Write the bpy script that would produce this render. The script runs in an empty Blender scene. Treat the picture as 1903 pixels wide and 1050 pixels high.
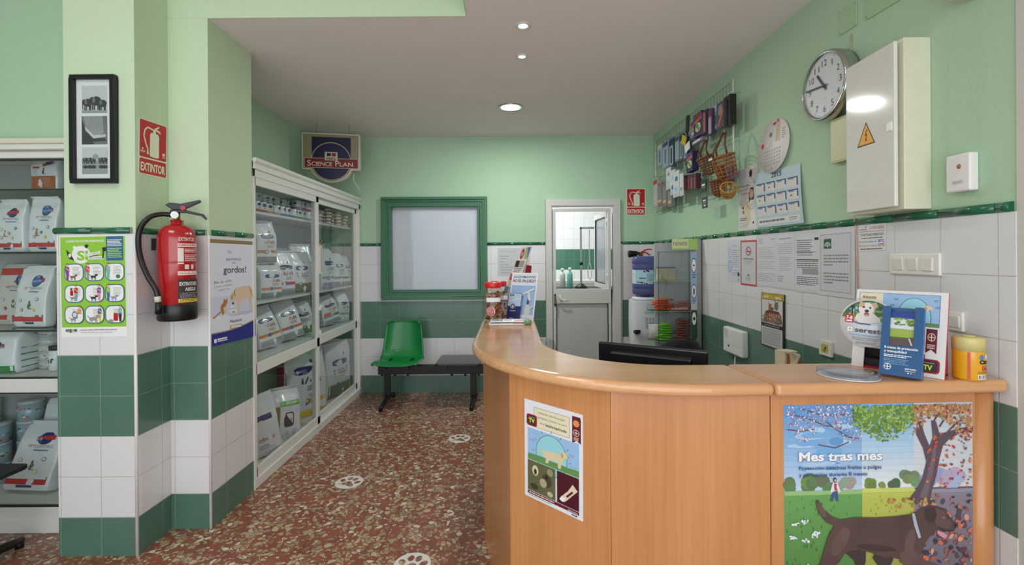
import bpy, bmesh, math, random
from mathutils import Matrix, Vector
random.seed(7)
SC = bpy.context.scene
COL = SC.collection
PI = math.pi

# ------------------------------------------------------------------ camera, world, lights, exposure
F, CX, CY, ROLL, YAW, PITCH, ZC = 873.32, 948.29, 479.62, .0071, -.0025, -.0019, 1.4601
def ray(u, v):
    a, b = u - CX, v - CY
    c, s = math.cos(ROLL), math.sin(ROLL); a, b = c*a - s*b, s*a + c*b
    x, y, z = a/F, 1.0, -b/F
    c, s = math.cos(PITCH), math.sin(PITCH); y, z = c*y - s*z, s*y + c*z
    c, s = math.cos(YAW), math.sin(YAW); x, y = c*x + s*y, -s*x + c*y
    return x, y, z
def at(u, v, X=None, Y=None, Z=None):
    """the point of the real plane X=, Y= or Z= seen at a measured position of the photograph"""
    x, y, z = ray(u, v)
    t = X/x if X is not None else Y/y if Y is not None else (Z - ZC)/z
    return Vector((x*t, y*t, z*t + ZC))

cam = bpy.data.cameras.new('camera'); camo = bpy.data.objects.new('camera', cam); COL.objects.link(camo)
cam.sensor_width = 36; cam.lens = F/1903*36; cam.clip_start = .02
cam.shift_x = (951.5 - CX)/1903; cam.shift_y = (CY - 525)/1903
o0 = Vector(ray(CX, CY)); rx = Vector(ray(CX + F, CY)) - o0; dy = Vector(ray(CX, CY + F)) - o0
rx.normalize(); up = (-dy).normalized(); bk = (-o0).normalized()
R = Matrix((rx, up, bk)).transposed().to_4x4(); R.translation = (0, 0, ZC)
camo.matrix_world = R
SC.camera = camo

SC.view_settings.view_transform = 'Standard'; SC.view_settings.look = 'None'
SC.view_settings.gamma = 1; SC.view_settings.use_curve_mapping = False
SC.view_settings.exposure = 0.06
W = bpy.data.worlds.new('daylight'); SC.world = W; W.use_nodes = True
W.node_tree.nodes['Background'].inputs[0].default_value = (.86, .93, 1, 1)
W.node_tree.nodes['Background'].inputs[1].default_value = .58
def area(name, loc, rot, sx, sy, power, color=(1, 1, 1), shape='RECTANGLE', spread=PI):
    l = bpy.data.lights.new(name, 'AREA'); l.shape = shape; l.size = sx; l.size_y = sy; l.energy = power; l.color = color; l.spread = spread
    o = bpy.data.objects.new(name, l); COL.objects.link(o); o.location = loc; o.rotation_euler = rot; return o
area('shopfront_daylight', (-.45, -1.0, 1.45), (PI/2, 0, 0), 4.0, 2.3, 67, (.91, .955, 1))
area('downlight_lamp', (.002, 4.097, 2.735), (0, 0, 0), .17, .17, 17, (.93, 1, .97), 'DISK')
area('spot_lamp', (.076, 3.058, 2.742), (0, 0, 0), .06, .06, 3.0, (1, .93, .85), 'DISK')
area('spot_lamp', (.075, 2.654, 2.742), (0, 0, 0), .06, .06, 3.0, (1, .93, .85), 'DISK')
area('grooming_room_lamp', (0, 6.1, 2.7), (0, 0, 0), 1.8, .5, 40, (.94, .97, 1))
area('hall_fill_light', (-1.9, .6, 3.33), (0, 0, 0), 1.2, .6, 16, (1, .96, .9))  # unseen fill light added to lift the brightness, not a fitting of the hall

# ------------------------------------------------------------------ materials
def lin(c):
    return tuple(((x/255)/12.92 if x/255 <= .04045 else ((x/255 + .055)/1.055)**2.4) for x in c) + (1,)
_mc = {}
def nodes(name):
    m = bpy.data.materials.new(name); m.use_nodes = True
    nt = m.node_tree; return m, nt, nt.nodes['Principled BSDF']
def C(r, g, b, rough=.5, metal=0, var=.05, bump=0, scale=40, coat=0, spec=.5):
    k = (r, g, b, rough, metal, var, bump, scale, coat, spec)
    if k in _mc: return _mc[k]
    m, nt, p = nodes('paint_%d_%d_%d' % (r, g, b))
    base = lin((r, g, b)); p.inputs['Roughness'].default_value = rough; p.inputs['Metallic'].default_value = metal
    p.inputs['Specular IOR Level'].default_value = spec
    if coat: p.inputs['Coat Weight'].default_value = coat; p.inputs['Coat Roughness'].default_value = .08
    tc = nt.nodes.new('ShaderNodeTexCoord'); nz = nt.nodes.new('ShaderNodeTexNoise'); nz.inputs['Scale'].default_value = scale
    nt.links.new(tc.outputs['Object'], nz.inputs['Vector'])
    mx = nt.nodes.new('ShaderNodeMix'); mx.data_type = 'RGBA'
    mx.inputs[6].default_value = tuple(x*(1 - var) for x in base[:3]) + (1,); mx.inputs[7].default_value = tuple(min(1, x*(1 + var)) for x in base[:3]) + (1,)
    nt.links.new(nz.outputs[0], mx.inputs[0]); nt.links.new(mx.outputs[2], p.inputs['Base Color'])
    if bump:
        bp = nt.nodes.new('ShaderNodeBump'); bp.inputs['Strength'].default_value = bump; bp.inputs['Distance'].default_value = .004
        nt.links.new(nz.outputs[0], bp.inputs['Height']); nt.links.new(bp.outputs[0], p.inputs['Normal'])
    _mc[k] = m; return m
def math_n(nt, op, a, b=None):
    n = nt.nodes.new('ShaderNodeMath'); n.operation = op
    for i, x in enumerate((a, b)):
        if x is None: continue
        if isinstance(x, (int, float)): n.inputs[i].default_value = x
        else: nt.links.new(x, n.inputs[i])
    return n.outputs[0]
def mix_n(nt, f, a, b):
    n = nt.nodes.new('ShaderNodeMix'); n.data_type = 'RGBA'
    for i, x in ((0, f), (6, a), (7, b)):
        if isinstance(x, (int, float)): n.inputs[i].default_value = x
        elif isinstance(x, tuple): n.inputs[i].default_value = x
        else: nt.links.new(x, n.inputs[i])
    return n.outputs[2]
GREEN_T, WHITE_T = lin((86, 121, 104)), lin((224, 224, 224))
def tile_mat(axis, off, name, size=.2, z0=.19, g=((-1, .19), (.59, .99)), white=WHITE_T, green=GREEN_T):
    m, nt, p = nodes(name)
    tc = nt.nodes.new('ShaderNodeTexCoord'); sp = nt.nodes.new('ShaderNodeSeparateXYZ'); nt.links.new(tc.outputs['Object'], sp.inputs[0])
    u, z = sp.outputs[axis], sp.outputs[2]
    du = math_n(nt, 'PINGPONG', math_n(nt, 'ADD', u, 20*size - off), size/2)
    dz = math_n(nt, 'PINGPONG', math_n(nt, 'ADD', z, 20*size - z0), size/2)
    d = math_n(nt, 'MINIMUM', du, dz)
    gr = math_n(nt, 'LESS_THAN', d, .0014)
    gm = None
    for a, b in g:
        k = math_n(nt, 'LESS_THAN', math_n(nt, 'ABSOLUTE', math_n(nt, 'SUBTRACT', z, (a + b)/2)), (b - a)/2)
        gm = k if gm is None else math_n(nt, 'MAXIMUM', gm, k)
    nz = nt.nodes.new('ShaderNodeTexNoise'); nz.inputs['Scale'].default_value = 6; nz.inputs['Detail'].default_value = 3; nt.links.new(tc.outputs['Object'], nz.inputs['Vector'])
    gcol = mix_n(nt, nz.outputs[0], tuple(x*.86 for x in green[:3]) + (1,), tuple(x*1.14 for x in green[:3]) + (1,))
    body = mix_n(nt, gm, white, gcol)
    grc = mix_n(nt, gm, lin((188, 182, 174)), lin((128, 158, 142)))
    nt.links.new(mix_n(nt, gr, body, grc), p.inputs['Base Color'])
    p.inputs['Roughness'].default_value = .22
    bp = nt.nodes.new('ShaderNodeBump'); bp.inputs['Strength'].default_value = .35; bp.inputs['Distance'].default_value = .002
    nt.links.new(math_n(nt, 'MINIMUM', math_n(nt, 'MULTIPLY', d, 300.0), 1.0), bp.inputs['Height']); nt.links.new(bp.outputs[0], p.inputs['Normal'])
    return m
def terrazzo():
    m, nt, p = nodes('red_terrazzo')
    tc = nt.nodes.new('ShaderNodeTexCoord')
    mp = nt.nodes.new('ShaderNodeMapping'); nt.links.new(tc.outputs['Object'], mp.inputs[0]); mp.inputs['Rotation'].default_value = (0, 0, .4)
    wn = nt.nodes.new('ShaderNodeTexNoise'); wn.inputs['Scale'].default_value = 16; nt.links.new(mp.outputs[0], wn.inputs['Vector'])
    ad = nt.nodes.new('ShaderNodeVectorMath'); ad.operation = 'MULTIPLY_ADD'; nt.links.new(wn.outputs['Color'], ad.inputs[0]); ad.inputs[1].default_value = (.04, .04, 0); nt.links.new(mp.outputs[0], ad.inputs[2])
    col = None
    nb = nt.nodes.new('ShaderNodeTexNoise'); nb.inputs['Scale'].default_value = 9; nb.inputs['Detail'].default_value = 5; nt.links.new(tc.outputs['Object'], nb.inputs['Vector'])
    col = mix_n(nt, nb.outputs[0], lin((104, 56, 44)), lin((164, 100, 80)))
    for sc, thr, edge, cols in ((60, .60, .11, [(0, (150, 132, 104)), (.35, (176, 160, 128)), (.7, (140, 96, 74)), (.85, (205, 196, 178))]),
                                (35, .55, .09, [(0, (168, 152, 118)), (.3, (150, 138, 112)), (.55, (186, 170, 138)), (.8, (208, 200, 184)), (.93, (150, 92, 66))])):
        v1 = nt.nodes.new('ShaderNodeTexVoronoi'); v1.inputs['Scale'].default_value = sc; nt.links.new(ad.outputs[0], v1.inputs['Vector'])
        v2 = nt.nodes.new('ShaderNodeTexVoronoi'); v2.feature = 'DISTANCE_TO_EDGE'; v2.inputs['Scale'].default_value = sc; nt.links.new(ad.outputs[0], v2.inputs['Vector'])
        sp = nt.nodes.new('ShaderNodeSeparateColor'); nt.links.new(v1.outputs['Color'], sp.inputs[0])
        chip = math_n(nt, 'MULTIPLY', math_n(nt, 'GREATER_THAN', sp.outputs[0], thr), math_n(nt, 'GREATER_THAN', v2.outputs[0], edge))
        rp = nt.nodes.new('ShaderNodeValToRGB'); rp.color_ramp.interpolation = 'CONSTANT'; nt.links.new(sp.outputs[1], rp.inputs[0])
        e = rp.color_ramp.elements; e[0].color = lin(cols[0][1]); e[1].position = cols[1][0]; e[1].color = lin(cols[1][1])
        for q, c in cols[2:]: x = e.new(q); x.color = lin(c)
        col = mix_n(nt, chip, col, rp.outputs[0])
    s = nt.nodes.new('ShaderNodeSeparateXYZ'); nt.links.new(tc.outputs['Object'], s.inputs[0])
    du = math_n(nt, 'PINGPONG', math_n(nt, 'ADD', s.outputs[0], 8.265), .2); dv = math_n(nt, 'PINGPONG', math_n(nt, 'ADD', s.outputs[1], 8.07), .2)
    j = math_n(nt, 'MULTIPLY', math_n(nt, 'LESS_THAN', math_n(nt, 'MINIMUM', du, dv), .0016), .6)
    nt.links.new(mix_n(nt, j, col, lin((62, 40, 34))), p.inputs['Base Color'])
    p.inputs['Roughness'].default_value = .3
    return m
def wood(name, axis, a=(176, 122, 78), b=(206, 152, 104), rough=.3, grain=90, lo=2.0):
    m, nt, p = nodes(name)
    tc = nt.nodes.new('ShaderNodeTexCoord'); mp = nt.nodes.new('ShaderNodeMapping'); nt.links.new(tc.outputs['Object'], mp.inputs[0])
    sc = [grain]*3; sc[axis] = lo; mp.inputs['Scale'].default_value = sc
    n1 = nt.nodes.new('ShaderNodeTexNoise'); n1.inputs['Scale'].default_value = 1; n1.inputs['Detail'].default_value = 4; nt.links.new(mp.outputs[0], n1.inputs['Vector'])
    mp2 = nt.nodes.new('ShaderNodeMapping'); nt.links.new(tc.outputs['Object'], mp2.inputs[0]); s2 = [7]*3; s2[axis] = .8; mp2.inputs['Scale'].default_value = s2
    n2 = nt.nodes.new('ShaderNodeTexNoise'); n2.inputs['Scale'].default_value = 1; n2.inputs['Detail'].default_value = 2; nt.links.new(mp2.outputs[0], n2.inputs['Vector'])
    f = math_n(nt, 'ADD', math_n(nt, 'MULTIPLY', n1.outputs[0], .45), math_n(nt, 'MULTIPLY', n2.outputs[0], .55))
    rp = nt.nodes.new('ShaderNodeValToRGB'); nt.links.new(f, rp.inputs[0])
    e = rp.color_ramp.elements; e[0].position = .3; e[0].color = lin(a); e[1].position = .68; e[1].color = lin(b)
    nt.links.new(rp.outputs[0], p.inputs['Base Color']); p.inputs['Roughness'].default_value = rough
    p.inputs['Coat Weight'].default_value = .35; p.inputs['Coat Roughness'].default_value = .12
    return m
def glass(name, tint=(1, 1, 1), rough=.0, refl=1.0):
    m = bpy.data.materials.new(name); m.use_nodes = True; nt = m.node_tree; nt.nodes.clear()
    o = nt.nodes.new('ShaderNodeOutputMaterial'); mx = nt.nodes.new('ShaderNodeMixShader'); t = nt.nodes.new('ShaderNodeBsdfTransparent'); g = nt.nodes.new('ShaderNodeBsdfGlossy')
    lw = nt.nodes.new('ShaderNodeLayerWeight'); lw.inputs[0].default_value = .5
    fr = math_n(nt, 'ADD', math_n(nt, 'MULTIPLY', math_n(nt, 'POWER', lw.outputs['Facing'], 5.0), .9), .035)
    t.inputs[0].default_value = tint + (1,); g.inputs['Roughness'].default_value = rough
    nt.links.new(math_n(nt, 'MULTIPLY', fr, refl), mx.inputs[0]); nt.links.new(t.outputs[0], mx.inputs[1]); nt.links.new(g.outputs[0], mx.inputs[2]); nt.links.new(mx.outputs[0], o.inputs[0]); return m
def frosted(name, col, trans=.6, rough=.18):
    m = bpy.data.materials.new(name); m.use_nodes = True; nt = m.node_tree; nt.nodes.clear()
    o = nt.nodes.new('ShaderNodeOutputMaterial'); d = nt.nodes.new('ShaderNodeBsdfDiffuse'); t = nt.nodes.new('ShaderNodeBsdfTranslucent'); g = nt.nodes.new('ShaderNodeBsdfGlossy')
    d.inputs[0].default_value = lin(col); t.inputs[0].default_value = lin(col); g.inputs['Roughness'].default_value = rough
    a = nt.nodes.new('ShaderNodeMixShader'); a.inputs[0].default_value = trans; nt.links.new(d.outputs[0], a.inputs[1]); nt.links.new(t.outputs[0], a.inputs[2])
    fr = nt.nodes.new('ShaderNodeFresnel'); b = nt.nodes.new('ShaderNodeMixShader'); nt.links.new(fr.outputs[0], b.inputs[0]); nt.links.new(a.outputs[0], b.inputs[1]); nt.links.new(g.outputs[0], b.inputs[2]); nt.links.new(b.outputs[0], o.inputs[0]); return m
def emit(name, col, s):
    m = bpy.data.materials.new(name); m.use_nodes = True; p = m.node_tree.nodes['Principled BSDF']
    p.inputs['Base Color'].default_value = col + (1,); p.inputs['Emission Color'].default_value = col + (1,); p.inputs['Emission Strength'].default_value = s; return m
PLASTER = C(177, 207, 177, .8, var=.03, bump=.25, scale=60)
PLASTER_L = C(196, 217, 184, .8, var=.03, bump=.25, scale=60)
CEIL = C(236, 226, 222, .9, var=.02, scale=4)
WHITE_WALL = C(206, 202, 194, .6, var=.02, scale=5)
WHITE = C(232, 230, 224, .4); PAPER = C(238, 238, 236, .55, var=.02); CREAM = C(222, 218, 196, .4); ALU = C(208, 209, 202, .35, var=.02)
BLACK = C(16, 16, 18, .35); DARK = C(40, 40, 44, .5); CHROME = C(190, 190, 190, .18, 1); STEEL = C(150, 152, 154, .35, .9)
RED = C(190, 22, 30, .35); REDG = C(176, 18, 26, .2, coat=.5); GREEN_DADO = C(24, 98, 66, .12, coat=.6, var=.12, scale=30); GREEN_FRAME = C(62, 116, 84, .4)
GLASS = glass('clear_glass', (.95, .97, .965)); ACRYL = glass('clear_acrylic', (.9, .93, .92)); ACRYL_E = C(110, 205, 110, .3)
FOIL = .3

# ------------------------------------------------------------------ mesh builder
def frame_m(o, right, up):
    r = Vector(right).normalized(); u = Vector(up); n = r.cross(u).normalized(); u = n.cross(r)
    m = Matrix((r, u, n)).transposed().to_4x4(); m.translation = o; return m
class MB:
    def __init__(s): s.v, s.f, s.m, s.s, s.mats = [], [], [], [], []
    def mi(s, mat):
        if mat not in s.mats: s.mats.append(mat)
        return s.mats.index(mat)
    def add(s, vs, fs, mat, smooth=False):
        b = len(s.v); i = s.mi(mat); s.v += [tuple(x) for x in vs]
        for f in fs: s.f.append([b + k for k in f]); s.m.append(i); s.s.append(smooth)
        return s
    def box(s, x0, x1, y0, y1, z0, z1, mat, M=None):
        vs = [Vector((x, y, z)) for z in (z0, z1) for y in (y0, y1) for x in (x0, x1)]
        if M is not None: vs = [M @ v for v in vs]
        return s.add(vs, [(0, 2, 3, 1), (4, 5, 7, 6), (0, 1, 5, 4), (2, 6, 7, 3), (0, 4, 6, 2), (1, 3, 7, 5)], mat)
    def boxq(s, c, sz, mat, rz=0, rx=0, ry=0):
        M = Matrix.Translation(c) @ Matrix.Rotation(rz, 4, 'Z') @ Matrix.Rotation(ry, 4, 'Y') @ Matrix.Rotation(rx, 4, 'X')
        a, b, d = sz; return s.box(-a/2, a/2, -b/2, b/2, -d/2, d/2, mat, M)
    def lathe(s, prof, mat, n=24, M=None, smooth=True, arc=2*PI, caps=True):
        M = M or Matrix(); vs = []; fs = []; full = abs(arc - 2*PI) < 1e-6; k = n if full else n + 1
        for r, z in prof:
            for i in range(k): a = arc*i/n; vs.append(M @ Vector((r*math.cos(a), r*math.sin(a), z)))
        for j in range(len(prof) - 1):
            for i in range(n):
                i2 = (i + 1) % k; fs.append((j*k + i, j*k + i2, (j + 1)*k + i2, (j + 1)*k + i))
        s.add(vs, fs, mat, smooth)
        if full and caps:
            for j in (0, len(prof) - 1):
                if prof[j][0] > 1e-5: s.add(vs[j*k:(j + 1)*k], [list(range(k))], mat)
        return s
    def cyl(s, p0, p1, r, mat, n=16, r1=None):
        p0, p1 = Vector(p0), Vector(p1); d = p1 - p0; M = Matrix.Translation(p0) @ d.to_track_quat('Z', 'Y').to_matrix().to_4x4()
        return s.lathe([(r, 0), (r if r1 is None else r1, d.length)], mat, n, M)
    def tube(s, pts, r, mat, n=8, closed=False):
        P = [Vector(p) for p in pts]; N = len(P); rings = []; q = None
        for i in range(N):
            a = P[(i - 1) % N] if closed or i > 0 else P[i]; b = P[(i + 1) % N] if closed or i < N - 1 else P[i]
            t = (b - a).normalized()
            if q is None: q = t.orthogonal().normalized()
            q = (q - t*q.dot(t)).normalized(); w = t.cross(q)
            rr = r[i] if isinstance(r, (list, tuple)) else r
            rings.append([P[i] + (q*math.cos(2*PI*k/n) + w*math.sin(2*PI*k/n))*rr for k in range(n)])
        vs = [v for g in rings for v in g]; fs = []
        for i in range(N if closed else N - 1):
            j = (i + 1) % N
            for k in range(n): k2 = (k + 1) % n; fs.append((i*n + k, i*n + k2, j*n + k2, j*n + k))
        if not closed: fs += [list(range(n))[::-1], [(N - 1)*n + k for k in range(n)]]
        return s.add(vs, fs, mat, True)
    def prism(s, pts, z0, z1, mat, M=None, side=None):
        M = M or Matrix(); n = len(pts); vs = [M @ Vector((x, y, z)) for z in (z0, z1) for x, y in pts]
        s.add(vs, [list(range(n))[::-1], list(range(n, 2*n))], mat)
        return s.add(vs, [(i, (i + 1) % n, n + (i + 1) % n, n + i) for i in range(n)], side or mat)
    def grid(s, fn, nu, nv, mat, smooth=True, wrap=False):
        vs = [fn(i/nu, j/nv) for j in range(nv + 1) for i in range(nu + 1)]; k = nu + 1
        return s.add(vs, [(j*k + i, j*k + i + 1, (j + 1)*k + i + 1, (j + 1)*k + i) for j in range(nv) for i in range(nu)], mat, smooth)
    def ball(s, c, r, mat, n=16):
        rx, ry, rz = r if isinstance(r, tuple) else (r, r, r)
        M = Matrix.Translation(c) @ Matrix.Diagonal((rx, ry, rz, 1)); h = n//2
        return s.lathe([(max(1e-6, math.sin(PI*i/h)), -math.cos(PI*i/h)) for i in range(h + 1)], mat, n, M)
    def build(s, name, parent=None, M=None, bevel=0, seg=2, recalc=True, sub=0):
        me = bpy.data.meshes.new(name); me.from_pydata(s.v, [], s.f)
        for m in s.mats: me.materials.append(m)
        me.polygons.foreach_set('material_index', s.m); me.polygons.foreach_set('use_smooth', s.s); me.update()
        if recalc:
            bm = bmesh.new(); bm.from_mesh(me); bmesh.ops.remove_doubles(bm, verts=bm.verts, dist=1e-6); bmesh.ops.recalc_face_normals(bm, faces=bm.faces); bm.to_mesh(me); bm.free()
        o = bpy.data.objects.new(name, me); COL.objects.link(o)
        if parent: o.parent = parent
        if M is not None: o.matrix_local = M
        if bevel:
            b = o.modifiers.new('bevel', 'BEVEL'); b.width = bevel; b.segments = seg; b.limit_method = 'ANGLE'; b.angle_limit = .6
        if sub:
            b = o.modifiers.new('subsurf', 'SUBSURF'); b.levels = b.render_levels = sub
        return o
def tag(o, label, cat, group=None):
    o['label'] = label; o['category'] = cat
    if group: o['group'] = group
    return o
def struct(o): o['kind'] = 'structure'; return o
def thing(name, label, cat, loc=(0, 0, 0), rz=0, group=None, M=None):
    o = bpy.data.objects.new(name, None); COL.objects.link(o); o.empty_display_size = .05
    o.matrix_world = M if M is not None else Matrix.Translation(loc) @ Matrix.Rotation(rz, 4, 'Z')
    return tag(o, label, cat, group)
def kids(o): return [x for x in bpy.data.objects if x.parent is o]
def copy_tree(o, parent=None):
    c = o.copy(); COL.objects.link(c)
    if parent: c.parent = parent
    for ch in kids(o): copy_tree(ch, c)
    return c

# ------------------------------------------------------------------ printing on sheets
_tx = {}
def text_geo(t, bold=0):
    k = (t, bold)
    if k not in _tx:
        cu = bpy.data.curves.new('lettering', 'FONT'); cu.body = t; cu.size = 1; cu.offset = bold; cu.resolution_u = 3
        ob = bpy.data.objects.new('lettering', cu); COL.objects.link(ob)
        dg = bpy.context.evaluated_depsgraph_get(); me = ob.evaluated_get(dg).to_mesh()
        vs = [(v.co.x, v.co.y) for v in me.vertices]; fs = [tuple(p.vertices) for p in me.polygons]
        ob.evaluated_get(dg).to_mesh_clear(); bpy.data.objects.remove(ob); bpy.data.curves.remove(cu)
        _tx[k] = (vs, fs)
    return _tx[k]
class Ink:
    """prints flat shapes over a surface; x right, y DOWN from the top-left corner, in the sheet's own units"""
    def __init__(s, mb, fn, sub=0): s.mb, s.fn, s.k, s.sub = mb, fn, 1, sub
    def P(s, pts): return [s.fn(x, y, s.k) for x, y in pts]
    def tick(s): s.k += .25
    def up(s, n=1): s.k += n; return s
    def poly(s, pts, c): s.mb.add(s.P(pts), [list(range(len(pts)))], c); s.k += .25; return s
    def rect(s, x, y, w, h, c):
        n = s.sub
        if not n: return s.poly([(x, y + h), (x + w, y + h), (x + w, y), (x, y)], c)
        vs = s.P([(x + w*i/n, y + h*j/n) for j in range(n + 1) for i in range(n + 1)]); k = n + 1
        s.mb.add(vs, [(j*k + i, j*k + i + 1, (j + 1)*k + i + 1, (j + 1)*k + i) for j in range(n) for i in range(n)], c); s.k += .25; return s
    def ell(s, x, y, rx, ry, c, n=24, rot=0):
        cr, sr = math.cos(rot), math.sin(rot); pts = []
        for i in range(n):
            a = 2*PI*i/n; p, q = rx*math.cos(a), ry*math.sin(a); pts.append((x + p*cr - q*sr, y + p*sr + q*cr))
        return s.poly(pts, c)
    def rrect(s, x, y, w, h, r, c, n=5):
        pts = []
        for cx, cy, a0 in ((x + w - r, y + r, -PI/2), (x + w - r, y + h - r, 0), (x + r, y + h - r, PI/2), (x + r, y + r, PI)):
            pts += [(cx + r*math.cos(a0 + PI/2*i/n), cy + r*math.sin(a0 + PI/2*i/n)) for i in range(n + 1)]
        return s.poly(pts, c)
    def line(s, pts, w, c):
        for (a, b), (d, e) in zip(pts, pts[1:]):
            l = math.hypot(d - a, e - b) or 1; nx, ny = -(e - b)/l*w/2, (d - a)/l*w/2
            s.mb.add(s.P([(a + nx, b + ny), (d + nx, e + ny), (d - nx, e - ny), (a - nx, b - ny)]), [(0, 1, 2, 3)], c)
        s.k += .25; return s
    def arc(s, x, y, rx, ry, a0, a1, w, c, n=24): return s.line([(x + rx*math.cos(a0 + (a1 - a0)*i/n), y + ry*math.sin(a0 + (a1 - a0)*i/n)) for i in range(n + 1)], w, c)
    def text(s, x, y, t, h, c, w=None, al='l', bold=0, shear=0, rot=0):
        """baseline at y, capital height h; squeezed to width w when given"""
        vs, fs = text_geo(t, bold)
        if not vs: return s
        x0 = min(v[0] for v in vs); x1 = max(v[0] for v in vs); k = h/.72; kx = k if w is None else w/(x1 - x0); wd = (x1 - x0)*kx
        ox = {'l': 0, 'c': -wd/2, 'r': -wd}[al]; cr, sr = math.cos(rot), math.sin(rot); pts = []
        for a, b in vs:
            p, q = ox + (a - x0)*kx + shear*b*k, -b*k; pts.append((x + p*cr - q*sr, y + p*sr + q*cr))
        s.mb.add(s.P(pts), fs, c); s.k += .25; return s
    def greek(s, x, y, w, n, dy, h, c, rnd=.25):
        """rows of print too small to read"""
        r = random.Random(int(x*13 + y*7 + n))
        for i in range(n):
            e = x + w*(1 - (r.random()*rnd if i % 3 else 0)); a = x
            while a < e - .01*w:
                b = min(e, a + w*(.06 + .12*r.random())); s.mb.add(s.P([(a, y + i*dy + h), (b, y + i*dy + h), (b, y + i*dy), (a, y + i*dy)]), [(0, 1, 2, 3)], c); a = b + w*.02
        s.k += .25; return s
EPS = .00014
def quad_map(tl, tr, br, bl, W, H, off=0, eps=EPS):
    tl, tr, br, bl = map(Vector, (tl, tr, br, bl)); n = (tr - tl).cross(tl - bl).normalized()
    return (lambda x, y, k: (tl*(1 - x/W) + tr*(x/W))*(1 - y/H) + (bl*(1 - x/W) + br*(x/W))*(y/H) + n*(off + eps*k)), n
def flat_map(W, H, w, h, M=None, off=0, eps=EPS):
    """sheet w x h metres in the local XZ plane, facing -Y, bottom edge centred on the origin"""
    M = M or Matrix(); return lambda x, y, k: M @ Vector(((x/W - .5)*w, -off - eps*k, (1 - y/H)*h))
def sheet(tl, tr, br, bl, W, H, paper, th=.0008, off=.0006, eps=EPS):
    """a printed sheet lying on a plane; returns its builder, ink and local matrix"""
    c = (Vector(bl) + Vector(br))/2; q = [Vector(p) - c for p in (tl, tr, br, bl)]
    mb = MB(); fn, n = quad_map(*q, W, H, off + th, eps); b = [p + n*off for p in q]; f = [p + n*(off + th) for p in q]
    mb.add(b + f, [(0, 1, 2, 3), (4, 7, 6, 5), (0, 4, 5, 1), (1, 5, 6, 2), (2, 6, 7, 3), (3, 7, 4, 0)], paper)
    return mb, Ink(mb, fn), Matrix.Translation(c)

# ================================================================== the setting
XR, YB, ZL = 1.5385, 5.0843, 2.7679
TB = tile_mat(0, -1.4226 % .2, 'back_wall_tiles'); TR_ = tile_mat(1, 1.4898 % .2, 'right_wall_tiles'); TC = tile_mat(0, -2.031 % .2, 'pillar_front_tiles', size=.2); TS = tile_mat(1, 2.3104 % .2 + .165, 'pillar_side_tiles')
WT = lin((236, 236, 236)); TG = tile_mat(0, .02, 'grooming_room_tiles', .15, 1.27, ((1.27, 1.57), (-1, -.5)), WT, lin((70, 120, 98)))
struct(MB().box(-4.2, 2.2, -1.0, 7.0, -.08, 0, terrazzo()).build('floor'))
# wall_back: plaster above the tiling, openings for the window and the door
wx0, wx1, wz0, wz1 = -1.39, -.272, 1.018, 2.106
dx0, dx1, dz1 = .378, 1.165, 2.072
b = MB()
def wall_y(b, x0, x1, z0, z1, y0, y1, zt, tile, plas, t=.008):
    if z0 < zt < z1: wall_y(b, x0, x1, z0, zt, y0, y1, zt, tile, plas, t); wall_y(b, x0, x1, zt, z1, y0, y1, zt, tile, plas, t)
    elif z1 <= zt: b.box(x0, x1, y0, y1, z0, z1, tile)
    else: b.box(x0, x1, y0 + t, y1, z0, z1, plas)
for x0, x1, z0, z1 in ((-2.3, wx0, 0, 2.9), (wx0, wx1, 0, wz0), (wx0, wx1, wz1, 2.9), (wx1, dx0, 0, 2.9), (dx0, dx1, dz1, 2.9), (dx1, 1.75, 0, 2.9)):
    wall_y(b, x0, x1, z0, z1, YB, YB + .14, 1.59, TB, PLASTER)
struct(b.build('wall_back'))
b = MB(); b.box(XR, XR + .15, 1.437, YB, 0, 1.59, TR_); b.box(XR + .008, XR + .15, 1.437, YB + .008, 1.59, 2.9, PLASTER); struct(b.build('wall_right'))
b = MB(); b.box(XR + .003, XR + .15, -.6, 1.437, 0, 2.9, WHITE_WALL); struct(b.build('wall_entrance'))
b = MB(); b.box(-2.26, -2.11, 2.55, YB + .008, 0, 2.9, PLASTER); struct(b.build('wall_left'))
# free-standing front pillar and the pier it leans on
b = MB(); b.box(-2.242, -1.861, 2.3104, 2.40, 0, 1.59, TC); b.box(-1.87, -1.8509, 2.3124, 2.56, 0, 1.59, TS); b.box(-2.242, -1.87, 2.40, 2.60, 0, 1.59, TC)
b.box(-2.208, -1.856, 2.318, 2.62, 1.59, 3.45, PLASTER_L); struct(b.build('wall_pillar'))
b = MB(); b.box(-1.8509, -1.644, 2.54, 2.60, 0, 1.59, TC); b.box(-1.66, -1.634, 2.542, 2.972, 0, 1.59, TS); b.box(-2.11, -1.66, 2.6, 2.972, 0, 1.59, WHITE_WALL)
b.box(-2.11, -1.639, 2.546, 2.972, 1.59, ZL, PLASTER_L); struct(b.build('wall_pier'))
b = MB(); b.box(-4.2, -2.20, 2.60, 2.66, 2.127, 3.45, PLASTER); b.box(-4.2, -2.242, 2.96, 3.0, 0, 2.2, WHITE_WALL); struct(b.build('wall_niche'))
b = MB(); b.box(-2.3, -.231, 2.546, 2.55, ZL - .0005, 3.45, PLASTER_L); b.box(-2.3, -.237, 2.55, 2.62, ZL + .062, 3.45, PLASTER_L); b.box(-.237, -.2312, -.8, 2.546, ZL - .0005, 3.45, PLASTER_L); struct(b.build('wall_header'))
b = MB(); b.box(-2.26, 1.7, 2.5502, YB + .05, ZL, ZL + .06, CEIL); b.box(-.231, 1.7, -.8, 2.5502, ZL, ZL + .06, CEIL); struct(b.build('ceiling'))
b = MB(); b.box(-4.2, -.231, -.8, 2.66, 3.4, 3.46, CEIL); struct(b.build('ceiling_hall'))
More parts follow.
